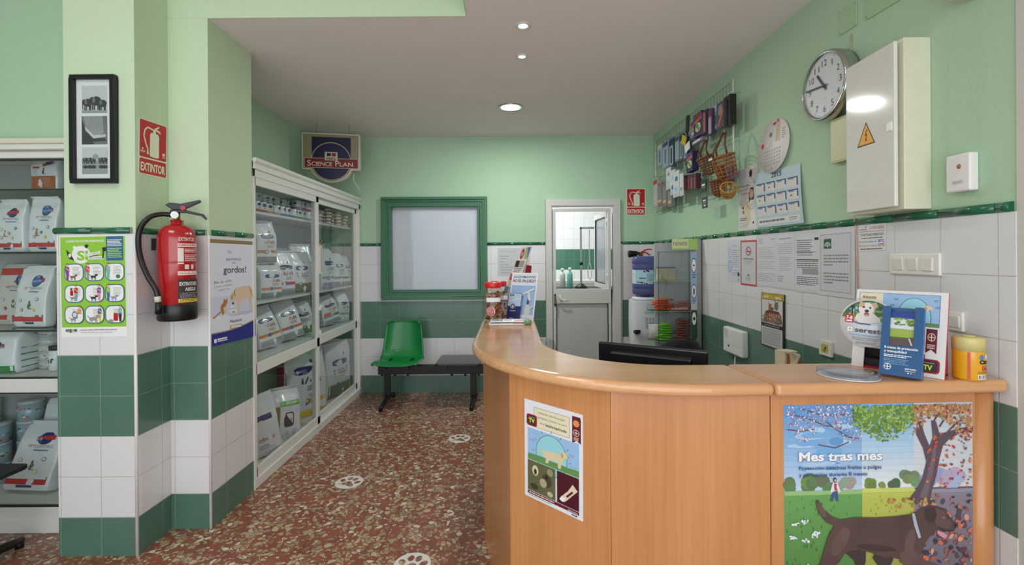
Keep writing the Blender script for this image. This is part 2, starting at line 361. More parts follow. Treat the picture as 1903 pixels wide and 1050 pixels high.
b = MB(); b.box(-4.25, -4.2, -.8, 3.0, 0, 3.46, PLASTER); struct(b.build('wall_far_left'))
# grooming room behind the back wall
b = MB(); b.box(-1.8, 2.0, 6.9, 7.0, 0, 2.85, TG); b.box(1.7, 1.8, 5.2, 6.9, 0, 2.85, C(232, 232, 230, .4)); b.box(-1.9, -1.8, 5.2, 6.9, 0, 2.85, C(232, 232, 230, .4)); b.box(-1.9, 2, 5.2, 7, 2.8, 2.86, CEIL); struct(b.build('wall_grooming_room'))

# green glazed half-round listel, one strip per wall, mitred every 20 cm
def dado(n, p0, p1, nrm, off=0, z=1.605, r=.0165):
    p0, p1, nrm = Vector(p0), Vector(p1), Vector(nrm); d = (p1 - p0); L = d.length; d.normalize(); b = MB(); t = 0; first = True
    while t < L - .004:
        e = min(L, (t + off) if first and off else t + .2); first = False; a_, b_ = t + .0012, e - .0012
        pr = [(math.sin(PI*i/8)*r*.95, -math.cos(PI*i/8)*r) for i in range(9)]
        prof = [(-.004, -r)] + pr + [(-.004, r)]; vs = []
        for s in (a_, b_): vs += [p0 + d*s + nrm*x + Vector((0, 0, z + y)) for x, y in prof]
        k = len(prof); b.add(vs, [(i, i + 1, k + i + 1, k + i) for i in range(k - 1)], GREEN_DADO, True); b.add(vs, [list(range(k)), list(range(k, 2*k))], GREEN_DADO)
        b.boxq(p0 + d*e + Vector((0, 0, z)) + nrm*.003, (.0024 if abs(d.x) > .5 else .012, .012 if abs(d.x) > .5 else .0024, 2*r - .003), C(170, 170, 158, .7))
        t = e
    return struct(b.build('trim_%d' % n))
dado(1, (-1.634, YB + .004, 0), (wx0 - .012, YB + .004, 0), (0, -1, 0), .1, r=.017)
dado(2, (wx1 + .012, YB + .004, 0), (dx0 - .012, YB + .004, 0), (0, -1, 0), .17, r=.017)
dado(3, (dx1 + .01, YB + .004, 0), (XR - .004, YB + .004, 0), (0, -1, 0), .19, r=.017)
dado(4, (XR + .004, 1.447, 0), (XR + .004, YB - .018, 0), (-1, 0, 0), .0428)
dado(5, (-2.252, 2.3144, 0), (-1.872, 2.3144, 0), (0, -1, 0), .19)
dado(6, (-1.8549, 2.33, 0), (-1.8549, 2.525, 0), (1, 0, 0))
dado(7, (-1.832, 2.544, 0), (-1.652, 2.544, 0), (0, -1, 0))
dado(8, (-1.638, 2.562, 0), (-1.638, 2.962, 0), (1, 0, 0))
# white corner strips of the tiling
for n, (x, y, zt) in enumerate(((-1.8575, 2.3135, 1.59), (-1.6405, 2.5435, 1.59))):
    struct(MB().cyl((x, y, 0), (x, y, zt), .0075, WHITE, 10).build('trim_%d' % (9 + n)))
struct(MB().box(-1.655, -1.628, 2.958, 2.972, 0, 1.6, WHITE).build('trim_11'))

# window_1: green moulded frame round a frosted pane
b = MB(); o_ = (wx0 - .012, wx1 + .01, wz0 - .010, wz1 + .01)
def ring(b, x0, x1, z0, z1, w, y0, y1, mat):
    b.box(x0, x1, y0, y1, z1 - w, z1, mat); b.box(x0, x1, y0, y1, z0, z0 + w, mat); b.box(x0, x0 + w, y0, y1, z0 + w, z1 - w, mat); b.box(x1 - w, x1, y0, y1, z0 + w, z1 - w, mat)
ring(b, *o_, .103, YB - .012, YB + .10, GREEN_FRAME); ring(b, *o_, .05, YB - .026, YB - .012, GREEN_FRAME); ring(b, *o_, .028, YB - .034, YB - .026, GREEN_FRAME)
ring(b, o_[0] + .078, o_[1] - .078, o_[2] + .078, o_[3] - .078, .02, YB - .019, YB - .012, GREEN_FRAME)
wf = struct(b.build('window_1', bevel=.004))
MB().box(o_[0] + .1, o_[1] - .1, YB + .05, YB + .056, o_[2] + .1, o_[3] - .1, frosted('frosted_pane', (232, 236, 242), .78, .03)).build('frosted_pane', wf)

# door_1: white aluminium half door, glazed sash swung open into the grooming room
b = MB(); ring(b, dx0 - .01, dx1 + .01, -.2, dz1 + .008, .068, YB - .03, YB + .09, ALU); ring(b, dx0 + .03, dx1 - .03, -.2, dz1 - .035, .036, YB - .012, YB + .05, ALU)
b.box(dx0 - .012, dx0 - .008, YB - .034, YB, 0, dz1 + .01, C(150, 150, 140, .4)); dr = struct(b.build('door_1', bevel=.004))
lx0, lx1 = .449, 1.07
b = MB(); ring(b, lx0, lx1, .02, .985, .03, YB - .02, YB + .03, ALU); b.box(lx0, lx1, YB - .024, YB + .03, .957, 1.09, ALU); b.box(lx0 + .034, lx1 - .034, YB + .004, YB + .02, .02, .95, C(190, 194, 190, .35))
ring(b, lx0 + .028, lx1 - .028, .02, .961, .007, YB - .0215, YB + .01, C(36, 38, 38, .5)); ring(b, lx0, lx1, 1.08, 1.98, .03, YB - .02, YB + .03, ALU)
b.build('door_panel', dr, bevel=.002)
b = MB(); b.box(lx0 + .008, lx0 + .026, YB - .034, YB - .024, .93, 1.06, C(30, 30, 30, .3)); b.cyl((lx0 + .017, YB - .03, 1.02), (lx0 + .017, YB - .075, 1.02), .008, CHROME); b.boxq((lx0 + .017, YB - .07, 1.0), (.018, .012, .08), CHROME); b.build('lock', dr)
b = MB(); b.cyl((lx0 + .07, YB - .02, 1.025), (lx0 + .07, YB - .06, 1.025), .012, WHITE); b.tube([(lx0 + .07, YB - .06, 1.05), (lx0 + .07, YB - .062, 1.01), (lx0 + .10, YB - .064, .997), (lx0 + .16, YB - .064, .995)], .009, WHITE); b.build('door_handle', dr)
M = Matrix.Translation((1.035, YB + .045, 0)) @ Matrix.Rotation(math.radians(-88), 4, 'Z') @ Matrix.Scale(-1, 4, (1, 0, 0))
b = MB()
for a in ((0, .62, 0, .035, 1.10, 1.155), (0, .62, 0, .035, 1.90, 1.955), (0, .05, 0, .035, 1.155, 1.90), (.57, .62, 0, .035, 1.155, 1.90)): b.box(*a, ALU, M)
for a in ((.05, .57, -.001, .036, 1.155, 1.162), (.05, .57, -.001, .036, 1.893, 1.90), (.05, .056, -.001, .036, 1.155, 1.9), (.564, .57, -.001, .036, 1.155, 1.9)): b.box(*a, DARK, M)
sa = b.build('sash', dr); MB().box(.05, .57, .014, .02, 1.155, 1.9, frosted('sash_frosted_glass', (206, 212, 218), .5, .2), M).build('sash_pane', sa)
b = MB()
for z in (1.2, 1.8): b.cyl((1.045, YB + .03, z), (1.045, YB + .03, z + .07), .009, CHROME, 10)
b.build('hinge', dr)
struct(MB().box(dx1 + .012, dx1 + .028, YB - .016, YB, .05, 1.6, C(200, 202, 198, .4)).build('trim_12'))   # cable duct beside the door

# recessed ceiling lights
def ceil_light(name, label, x, y, r, rim, st, col):
    t = thing(name, label, 'ceiling light', (x, y, ZL - .001))
    MB().lathe([(r, -.004), (r + rim*.3, -.009), (r + rim, -.004), (r + rim, .001), (r, .001)], ALU if rim > .012 else CHROME, 32).build('trim_ring', t)
    MB().lathe([(1e-5, -.0065), (r*.6, -.006), (r, -.003)], emit(name + '_glow', col, st), 32).build('lamp_lens', t)
ceil_light('recessed_spotlight', 'small recessed ceiling spot closest to the green header beam', .0747, 2.654, .030, .013, 7, (1, .97, .92))
ceil_light('recessed_spotlight', 'small recessed ceiling spot midway between the other two ceiling lights', .0776, 3.058, .026, .013, 7, (1, .97, .92))
ceil_light('recessed_downlight', 'large round bright downlight nearest the back wall', .0024, 4.097, .098, .012, 9, (.96, 1, .98))

# ================================================================== display cabinets and the goods in them
CAB = C(226, 226, 220, .35, var=.02)
# --- right-hand cabinet: front plane X = -1.634, from the pier to the back wall
XF = -1.634; XBK = -2.10; Y0, Y1 = 2.975, YB - .002
cab = thing('display_cabinet', 'white aluminium display cabinet with sliding glass doors reaching from the pier to the back wall', 'cabinet', (XF, Y0, 0))
CM = Matrix.Translation((-XF, -Y0, 0))
def cpart(b, name, par=None, **k): return b.build(name, par or cab, CM if par is None else None, **k)
b = MB()
prof = [(-.0, 2.035), (.012, 2.035), (.012, 2.05), (.004, 2.058), (.004, 2.07), (.02, 2.085), (.02, 2.105), (-.0, 2.105)]
b.prism([(XF + x, z) for x, z in prof], -Y1, -Y0, CAB, Matrix.Rotation(PI/2, 4, 'X')); b.box(XBK, XF, Y0, Y1, 2.085, 2.1, CAB)
cpart(b, 'cornice')
b = MB(); ring_ = [(XF - .05, XF, Y0, Y0 + .022, .04, 2.04), (XF - .05, XF, Y1 - .04, Y1, .04, 2.04), (XF - .05, XF, Y0, Y1, 1.985, 2.04), (XF - .06, XF + .004, Y0, Y1, 0, .06)]
for a in ring_: b.box(*a, CAB)
cpart(b, 'carcass_frame', bevel=.002)
cpart(MB().box(XBK, XBK + .012, Y0, Y1 - .02, .9, 2.085, C(206, 208, 212, .5)), 'back_panel')
cpart(MB().box(XBK, XF - .06, Y0, Y1, .04, .06, CAB), 'bottom_panel')
for z, x in ((1.785, -1.72), (1.172, -1.70), (.80, -1.68)):
    cpart(MB().box(XBK + .012, x, Y0 + .004, Y1 - .012, z - .018, z, C(216, 220, 218, .35)), 'shelf', bevel=.002)
b = MB(); b.box(XBK + .012, XBK + .026, Y0, Y1 - .02, 1.46, 1.49, C(170, 174, 176, .4)); b.box(XBK + .012, XBK + .03, 3.62, 3.65, .82, 2.0, C(170, 174, 176, .4)); cpart(b, 'shelf_support')
def slide_door(y0, y1, dx, lockside):
    b = MB(); x0, x1 = XF - .03 + dx, XF - .006 + dx; w = .05
    for a in ((y0, y1, 1.935, 1.987), (y0, y1, .715, .79), (y0, y1, .06, .125), (y0, y0 + w*.5, .06, 1.985), (y1 - w, y1, .06, 1.985)): b.box(x0, x1, a[0], a[1], a[2], a[3], CAB)
    d = cpart(b, 'sliding_door', bevel=.0015)
    for z0, z1 in ((.79, 1.935), (.125, .715)): MB().box(x0 + .009, x0 + .014, y0 + .02, y1 - w + .004, z0 - .004, z1 + .004, GLASS).build('glass_pane', d)
    for z in (.10, .73, 1.96): MB().cyl((x1, y1 - .02, z), (x1 + .001, y1 - .02, z), .005, DARK, 8).build('screw', d)
    return d
d1 = slide_door(2.99, 4.0, .0, 1); d2 = slide_door(3.965, Y1 - .03, -.026, 0)
b = MB(); b.box(XF - .012, XF + .008, 3.995, 4.03, 1.33, 1.57, C(206, 206, 198, .35)); b.box(XF + .006, XF + .010, 4.008, 4.014, 1.34, 1.55, C(150, 150, 146, .4)); b.build('lock_strip', d1)
b = MB(); b.cyl((XF + .004, 4.015, 1.60), (XF + .02, 4.015, 1.60), .016, C(150, 136, 70, .3, .8), 14); b.cyl((XF + .02, 4.015, 1.60), (XF + .026, 4.015, 1.60), .007, DARK, 8); b.build('key_lock', d1)
for z in (.82, 1.02): MB().box(XF - .006, XF + .006, 3.995, 4.012, z, z + .03, CAB).build('door_stop', d2)

BAGW = C(228, 232, 236, .2, bump=1.0, scale=13, coat=.4); BAGG = C(196, 202, 206, .22, bump=1.0, scale=13, coat=.4)
NAVY = C(44, 58, 120, .35); BLUE = C(70, 104, 168, .4); INK = C(48, 44, 46, .6); LGREY = C(150, 152, 156, .6); ORANGE = C(222, 140, 74, .4); REDP = C(196, 52, 58, .4)
GOLD = C(150, 122, 66, .4); OLIVE = C(112, 106, 70, .4); LILAC = C(170, 164, 190, .4); LIME = C(150, 200, 60, .4); YEL = C(226, 196, 60, .4); TERRA = C(178, 92, 52, .4); GRN = C(54, 140, 72, .4); PINK = C(214, 150, 152, .4); SKY = C(160, 196, 226, .45); PUR = C(96, 60, 120, .4)
def cat_print(I, x, y, s, c):
    I.ell(x, y, .55*s, .8*s, c); I.ell(x + .1*s, y - 1.1*s, .42*s, .4*s, c); I.poly([(x - .2*s, y - 1.2*s), (x - .15*s, y - 1.75*s), (x + .1*s, y - 1.4*s)], c); I.poly([(x + .15*s, y - 1.4*s), (x + .42*s, y - 1.75*s), (x + .45*s, y - 1.2*s)], c)
    I.line([(x + .3*s, y + .7*s), (x + 1.2*s, y + .75*s), (x + 1.7*s, y + .5*s)], .22*s, c)
def dog_print(I, x, y, s, c, c2=None):
    I.rrect(x - s, y - .45*s, 1.7*s, .75*s, .3*s, c); I.ell(x + .85*s, y - .6*s, .45*s, .38*s, c); I.ell(x + 1.2*s, y - .5*s, .25*s, .18*s, c); I.ell(x + .68*s, y - .5*s, .15*s, .35*s, c2 or c)
    for q in (-.85, -.5, .25, .55): I.rect(x + q*s, y, .2*s, 1.0*s, c)
    I.line([(x - .95*s, y - .2*s), (x - 1.4*s, y - .8*s)], .18*s, c)
def art_rx(code, band, codec, bot=None, low=.16):
    """veterinary diet bag: blue banner, big code, coloured band with a round badge, grey foot"""
    def f(I):
        I.rect(3, 100 - low*100, 94, low*100 - 1, bot or LGREY); I.rect(3, 86 - low*100 - 2, 94, 7 if bot is None else 6, band)
        I.ell(46, 88 - low*100, 9, 5, BLUE); I.ell(46, 88 - low*100, 6, 3.3, BAGW)
        I.poly([(20, 30), (30, 28), (60, 28), (82, 30), (82, 37), (60, 39), (30, 39), (20, 37)], NAVY); I.text(25, 35.5, 'PRESCRIPTION', 3.2, BAGW, 52); I.text(40, 38.2, 'DIET', 1.6, BAGW, 20)
        I.ell(66, 22, 3.5, 2.5, NAVY); I.text(34, 52, code, 9, codec, min(40, 14*len(code)), bold=.01)
        cat_print(I, 80, 49, 3.4, INK); I.greek(48, 56, 34, 3, 2.6, 1.0, codec); I.greek(52, 68, 26, 2, 2.4, .8, LGREY)
    return f
def art_metab(foot):
    def f(I):
        I.rect(3, 76, 94, 23, foot); I.rect(3, 74, 94, 2, C(196, 184, 140, .4)); I.ell(40, 77, 7, 4.4, BLUE); I.ell(40, 77, 4.6, 2.8, BAGW)
        I.poly([(22, 33), (34, 31), (64, 31), (80, 33), (80, 40), (64, 42), (34, 42), (22, 40)], NAVY); I.text(27, 38.4, 'PRESCRIPTION', 3.2, BAGW, 48)
        I.text(22, 53, 'Metabolic', 5.5, INK, 48); I.rect(24, 55, 54, 2.4, GOLD); I.greek(26, 59.5, 50, 2, 2.6, .9, LGREY); cat_print(I, 78, 50, 3, INK); I.ell(66, 22, 4, 2.6, REDP)
    return f
def art_science(band, animal, sub='VETESSENTIALS', circ=True):
    def f(I):
        I.rect(4, 84, 92, 8, band); I.poly([(4, 84), (96, 80), (96, 84)], C(110, 130, 90, .5)); I.rect(34, 93, 34, 3.4, NAVY)
        I.ell(62, 22, 16, 10, NAVY); I.ell(62, 22, 14, 8.4, BLUE); I.poly([(42, 20), (82, 17), (83, 24), (43, 27)], REDP); I.text(62, 24.2, 'SCIENCE PLAN', 3.6, BAGW, 36, 'c', rot=-.07); I.text(62, 16, "Hill's", 3, BAGW, 9, 'c')
        I.text(28, 37, sub[:3], 4.6, REDP, 16); I.text(46, 37, sub[3:], 4.6, LGREY, 40); I.greek(40, 40, 38, 1, 2, 1.6, BLUE)
        if circ:
            for x, y, c in ((22, 56, LGREY), (76, 54, BLUE), (27, 72, REDP), (66, 73, YEL), (52, 64, GRN)): I.ell(x, y, 5, 3, c); I.ell(x, y, 3.6, 2.1, BAGW)
        animal(I)
    return f
def bag(name, label, loc, rz, w, h, d, art, group, mat=None, tilt=0, roll=0, pinch=.80, seal=True, side=None, lumpy=.0):
    """standing pouch: filled body that narrows to a crimped top seam; front faces -Y before turning"""
    mat = mat or BAGW; M = Matrix.Translation(loc) @ Matrix.Rotation(rz, 4, 'Z') @ Matrix.Rotation(tilt, 4, 'X') @ Matrix.Rotation(roll, 4, 'Y')
    t = thing(name, label, 'pet food bag', M=M, group=group); rg = random.Random(int(abs(loc[0]*1000) + abs(loc[1])*977 + loc[2]*131)); ph = [rg.uniform(0, 6) for _ in range(4)]
    def dep(z):
        k = z/h
        if k < .06: return d*(.86 + .14*k/.06)
        if k < pinch*.8: return d*(1 + .05*math.sin(k*5))
        q = min(1, (k - pinch*.8)/(1.0 - pinch*.8)); return d*(1 - q)**1.15*(1) + .010*q
    def wid(z):
        k = z/h; return w*(1 - .05*math.sin(PI*min(1, k)) - .05*max(0, k - .8)/.2 + .012*math.sin(9*k + ph[0]))
    sx = lambda z: .012*math.sin(7*z/h + ph[1])*w/.2*max(0, z/h - .2)
    def surf(u, z):     # front face depth at x fraction u (-1..1)
        return -dep(z)/2*(max(0, 1 - abs(u)**7))**(1/7.) - .004*math.sin(6*u + ph[2] + 9*z/h)*min(1, dep(z)/.05)*(1 - abs(u))
    n, zs = 36, [0, .012, .03, .08, .16, .28, .4, .52, .62, .70, .76, .82, .87, .91, .94]; b = MB(); vs = []; fs = []
    for k in zs:
        z = k*h
        for i in range(n):
            a = 2*PI*i/n; c, s_ = math.cos(a), math.sin(a); u = abs(c)**.45*(1 if c > 0 else -1); r = 1 if k > .02 else .93
            y = surf(u, z) if s_ < 0 else -surf(u, z)*(1 + .0*lumpy); vs.append((u*wid(z)/2*r + sx(z), y*r, z))
    m = len(zs)
    for j in range(m - 1):
        for i in range(n): i2 = (i + 1) % n; fs.append((j*n + i, j*n + i2, (j + 1)*n + i2, (j + 1)*n + i))
    b.add(vs, fs, mat, True); b.add(vs[:n], [list(range(n))], mat); b.add(vs[-n:], [list(range(n))], mat)
    if art:
        I = Ink(b, lambda x, y, k: Vector((((x/100 - .5)*.97)*wid((1 - y/100)*h*.94 + .002) + sx((1 - y/100)*h*.94), surf((x/50 - 1)*.97, (1 - y/100)*h*.94 + .002) - .0012 - .0003*k, (1 - y/100)*h*.94 + .002)), sub=8); art(I)
    if side:
        for sg in (-1, 1):
            for q in range(4):
                z = h*(.12 + .15*q); b.box(sg*w*.46, sg*(w*.492), -d*.3, d*.3, z, z + .006, side)
    b.build('body', t, recalc=False)
    if seal:
        z0, z1 = .925*h, h; b = MB(); ww = wid(z0)/2
        def sf(u, v):
            z = z0 + (z1 - z0)*v; y = .005*math.sin(u*7 + ph[3])*v + .004*math.sin(v*20); return Vector(((u - .5)*2*ww*.985 + sx(z), y + .02*(v*v)*(-1 if ph[1] > 3 else 1)*(h/.4), z))
        b.grid(sf, 14, 6, mat); o = b.build('top_seam', t, recalc=False); so = o.modifiers.new('thickness', 'SOLIDIFY'); so.thickness = .004; so.offset = 0
    # rest it on its shelf and keep it clear of panes, back panel and side panels
    ps = [M @ v.co for ch in kids(t) for v in ch.data.vertices]
    lim = (-2.08, -1.668 if loc[1] < 3.9 else -1.70, 3.005, 5.062) if loc[0] > -2.2 else (-4, -2.265, 2.585, 2.94)
    sh = [0, 0, loc[2] + .0015 - min(p.z for p in ps)]
    for ax in (0, 1):
        a, b_ = min(p[ax] for p in ps), max(p[ax] for p in ps)
        if b_ > lim[2*ax + 1] - .004: sh[ax] = lim[2*ax + 1] - .004 - b_
        elif a < lim[2*ax] + .004: sh[ax] = lim[2*ax] + .004 - a
    t.matrix_world = Matrix.Translation(sh) @ M
    return t
R90 = PI/2
# the second shelf (bags, z = 1.172): facing the glass, i.e. turned +90 degrees
def on(u, v, z): p = at(u, v, Z=z); return (p.x, p.y, z)
G2 = 'pet food bags on the second cabinet shelf'; G3 = 'pet food bags leaning on the third cabinet shelf'; G4 = 'large pet food bags on the cabinet floor'
OR2 = C(196, 120, 70, .5); RD2 = C(186, 84, 70, .5); BR2 = C(120, 104, 84, .5)
bag('pet_food_bag', 'short white diet bag with orange band, low left of the second shelf', (-1.80, 3.45, 1.172), R90 - .4, .20, .255, .11, art_rx('c/d', ORANGE, OR2), G2, pinch=.98, seal=False)
bag('pet_food_bag', 'white diet bag with orange band set on top of the short bag', (-1.82, 3.43, 1.427), R90 - .4, .185, .31, .10, art_rx('c/d', ORANGE, OR2), G2)
bag('pet_food_bag', 'white diet bag with red band beside the two orange-banded bags', (-1.80, 3.672, 1.172), R90 - .45, .185, .35, .11, art_rx('k/d', REDP, RD2), G2)
bag('pet_food_bag', 'white bag with a broad olive foot on the second shelf', (-1.80, 3.95, 1.172), R90 - .5, .21, .345, .12, art_metab(OLIVE), G2)
bag('pet_food_bag', 'shiny plain white bag behind the olive-footed bag', (-1.94, 4.30, 1.172), R90 - .7, .20, .42, .12, None, G2, side=LGREY)
bag('pet_food_bag', 'pale plain bag just left of the cabinet middle stile', (-1.80, 4.19, 1.172), R90 - 1.3, .13, .26, .13, None, G2, side=LGREY)
bag('pet_food_bag', 'white bag with lilac foot just right of the key lock', (-1.77, 4.46, 1.172), R90 - .3, .20, .385, .12, art_rx('r/d', LILAC, LILAC, LILAC), G2)
bag('pet_food_bag', 'white diet bag with grey foot third from the right end of the second shelf', (-1.78, 4.75, 1.172), R90 - .35, .18, .34, .14, art_rx('w/d', LGREY, BR2), G2, side=LGREY)
bag('pet_food_bag', 'tall pale bag behind the grey-footed diet bag right of the lock', (-1.95, 4.75, 1.172), R90 - .3, .2, .44, .1, None, G2, mat=BAGG)
bag('pet_food_bag', 'white bag with green foot closest to the back wall on the second shelf', (-1.77, 4.95, 1.172), R90 - .2, .15, .315, .12, art_rx('l/d', GRN, GRN), G2)
# third shelf (z = .80): bags leaning to one side
bag('pet_food_bag', 'white bag with orange band leaning at the left end of the third shelf', (-1.77, 3.42, .80), R90 - .45, .20, .30, .10, art_rx('s/d', ORANGE, OR2), G3, tilt=-.25, roll=-.15)
bag('pet_food_bag', 'pale bag standing behind the leftmost leaning orange-banded bag', (-1.93, 3.48, .80), R90 - .2, .2, .31, .1, None, G3, mat=BAGG, roll=-.1)
bag('pet_food_bag', 'white bag with red lettering leaning in the middle of the third shelf', (-1.77, 3.76, .80), R90 - .55, .205, .31, .11, art_rx('s/d', C(206, 104, 76, .4), REDP), G3, tilt=-.22, roll=-.17, side=REDP)
bag('pet_food_bag', 'wrinkled white bag with green foot on the third shelf', (-1.77, 4.02, .80), R90 - .5, .19, .275, .11, art_metab(C(104, 128, 62, .4)), G3, tilt=-.14, roll=-.1, side=LGREY)
bag('pet_food_bag', 'white bag behind the green-footed bag on the third shelf', (-1.97, 3.93, .80), R90 - .2, .2, .315, .1, None, G3, roll=-.2)
bag('pet_food_bag', 'grey-white bag left of the middle stile on the third shelf', (-1.92, 4.30, .80), R90 - .8, .2, .31, .1, None, G3, mat=BAGG, side=LGREY, roll=-.12)
def art_mosaic(I):
    art_rx('d/d', LGREY, OR2)(I); I.rect(6, 58, 40, 12, C(222, 116, 54, .4)); I.rect(52, 66, 42, 8, GRN)
bag('pet_food_bag', 'leaning bag with orange square picture right of the middle stile', (-1.76, 4.60, .80), R90 - .45, .22, .28, .11, art_mosaic, G3, tilt=-.15, roll=-.17, side=LGREY)
bag('pet_food_bag', 'upright rounded white bag nearest the back wall on the third shelf', (-1.77, 4.90, .80), R90 - .5, .16, .30, .15, art_rx('t/d', LGREY, GRN, C(190, 206, 200, .4)), G3, roll=.04, side=LGREY)
# cabinet floor (z = .06)
bag('pet_food_bag', 'large white sack with yellow foot on the cabinet floor', (-1.87, 4.19, .06), R90 - .65, .40, .66, .16, art_rx('i/d', YEL, INK, YEL, .10), G4)
def art_tan(I):
    I.rect(3, 30, 22, 69, C(150, 118, 60, .4)); I.rect(26, 22, 70, 9, C(120, 196, 80, .4)); I.greek(30, 24.5, 56, 2, 3, 1.6, BAGW); I.rrect(40, 44, 34, 30, 8, INK); I.rrect(43, 46, 28, 26, 7, BAGW); I.text(48, 68, 'j/d', 12, NAVY, 18); I.greek(44, 80, 40, 4, 3, 1.2, LGREY)
bag('pet_food_bag', 'tan and white bag with green strip in front of the yellow-footed sack', (-1.76, 3.68, .06), R90 - .85, .22, .40, .16, art_tan, G4, pinch=.86)
bag('pet_food_bag', 'large white green-footed sack in the cabinet corner by the back wall', (-1.80, 4.80, .06), R90 - .3, .40, .58, .16, art_metab(C(120, 128, 96, .4)), G4, pinch=.96, seal=False, side=LGREY)
bag('pet_food_bag', 'white sack with red lettering behind the pier on the cabinet floor', (-1.78, 3.36, .06), R90 - .6, .22, .42, .16, lambda I: (I.text(20, 72, 'obese', 9, REDP, 56), I.greek(20, 78, 50, 3, 3, 1.4, LGREY), I.rect(18, 26, 60, 9, NAVY)), G4, roll=-.12)
t = thing('price_rail', 'upright red and white striped pole behind the yellow-footed sack', 'rail', (-1.95, 3.95, .0612))
MB().box(-.03, .03, -.012, .012, 0, .68, C(126, 40, 52, .4)).build('pole', t); MB().box(.031, .033, -.004, .004, .02, .66, WHITE).build('white_stripe', t)
def wrap(u, v):
    r = .5 + .5*math.sin(u*17)*math.cos(v*13); return Vector(((u - .5)*.12, (v - .5)*.10, .012 + .04*math.sin(PI*u)*math.sin(PI*v)*(.5 + r) + .008*math.sin(u*40 + v*30)))
o = MB().grid(wrap, 22, 40, C(206, 208, 206, .25, bump=.4)).build('plastic_wrap', M=Matrix.Translation((-1.74, 3.515, .062)), recalc=False); tag(o, 'crumpled grey plastic wrapping on the cabinet floor by the glass', 'plastic wrap')

# tins on the top shelf (z = 1.785)
def tin_mesh(band, r=.0375, h=.078, low=False):
    b = MB(); b.lathe([(r*.93, 0), (r, .002), (r, h - .002), (r*.96, h), (r*.92, h - .003), (1e-5, h - .003)], BAGW if not low else C(222, 200, 190, .4), 24)
    b.lathe([(r + .0004, h*.06), (r + .0004, h*.26)], band, 24); b.lathe([(r + .0006, .001), (r + .0006, .004)], STEEL, 24); b.lathe([(r + .0006, h - .004), (r + .0006, h - .001)], STEEL, 24)
    for s_ in range(3):
        for z0, z1, a0, a1, c in ((.55, .78, -.35, .45, NAVY), (.38, .48, -.2, .2, band), (.8, .86, -.25, .3, BLUE)):
            vs = [Vector(((r + .0008)*math.cos(s_*2.1 + a0 + (a1 - a0)*k/4), (r + .0008)*math.sin(s_*2.1 + a0 + (a1 - a0)*k/4), h*z)) for z in (z0, z1) for k in range(5)]
            b.add(vs, [(k, k + 1, k + 6, k + 5) for k in range(4)], c if not low else INK, True)
    return b
protos = {}
def tin(x, y, z, band, label, low=False):
    k = (band.name, low)
    M = Matrix.Translation((x, y, z)) @ Matrix.Rotation(random.uniform(-.5, .5), 4, 'Z')
    if k not in protos: o = tin_mesh(band, *((.0425, .03) if low else (.0375, .078)), low).build('pet_food_tin', M=M); protos[k] = o
    else: o = protos[k].copy(); COL.objects.link(o); o.matrix_world = M
    return tag(o, label, 'tin', 'flat tins right of the lock' if low else 'white food tins on the top shelf')
bands = [RD2, C(200, 150, 60, .4), BLUE, GRN, LGREY, REDP]
ORD = ['first', 'second', 'third', 'fourth', 'fifth', 'sixth', 'seventh', 'eighth', 'ninth', 'tenth', 'eleventh', 'twelfth']
ys = [3.25, 3.332, 3.414, 3.53, 3.612, 3.694, 3.81, 3.892, 3.974, 4.08]
for i, y in enumerate(ys):
    for row in range(2):
        for lay in range(2):
            if row == 0 and lay == 1 and i < 7: continue
            x = -1.775 - .088*row
            tin(x, y + .015*row, 1.786 + .0795*lay, bands[(i//2 + row*2 + lay) % 6], 'white food tin, %s layer of the %s row, %s from the pier' % (('lower', 'upper')[lay], ('front', 'rear')[row], ORD[i]))
for i, (y, x, nn) in enumerate(((4.42, -1.80, 4), (4.53, -1.77, 5), (4.66, -1.80, 4), (4.77, -1.77, 4), (4.88, -1.80, 5), (4.98, -1.77, 4))):
    for k in range(nn): tin(x, y, 1.786 + .0312*k, (PINK, TERRA)[i % 2], 'flat tin, %s up from the shelf in the %s short stack right of the lock' % (ORD[k], ORD[i]), True)

# --- left-hand cabinet, facing the room left of the front pillar
LX0, LX1, LYF = -3.9, -2.245, 2.5125
lc = thing('display_cabinet', 'white glazed display cabinet cut off by the picture edge beside the green poster pillar', 'cabinet', (-2.6, LYF, 0)); LM = Matrix.Translation((2.6, -LYF, 0))
def lpart(b, name, **k): return b.build(name, lc, LM, **k)
b = MB(); b.box(LX0, LX1, LYF - .02, 2.96, 2.085, 2.112, CREAM); b.box(LX0, LX1, LYF - .008, 2.6, 2.055, 2.085, CAB); b.box(LX0, LX1, LYF - .014, 2.6, 2.047, 2.055, C(170, 166, 156, .5)); b.box(LX0, LX1, LYF, 2.55, 2.01, 2.047, CAB); lpart(b, 'cornice', bevel=.002)
b = MB(); b.box(LX0, LX1, LYF, 2.55, .752, .825, CAB); b.box(LX0, LX1, LYF, 2.55, 0, .135, CAB); b.box(LX0, LX1, LYF - .006, LYF, 0, .065, CAB); b.box(LX1 - .012, LX1, LYF, 2.96, .05, 2.05, C(200, 204, 206, .4)); b.box(LX0, LX1 - .012, 2.55, 2.945, .03, .14, CAB); lpart(b, 'carcass_frame', bevel=.002)
lpart(MB().box(LX0, LX1 - .012, 2.945, 2.958, .13, 2.06, C(180, 182, 182, .5)), 'back_panel')
for z in (1.855, 1.509, 1.079, .817):
    b = MB().box(LX0, LX1 - .014, 2.58, 2.94, z - .010, z, GLASS if z > .9 else CAB); b.box(LX0, LX1 - .014, 2.576, 2.58, z - .011, z, C(34, 44, 42, .3)); lpart(b, 'shelf')
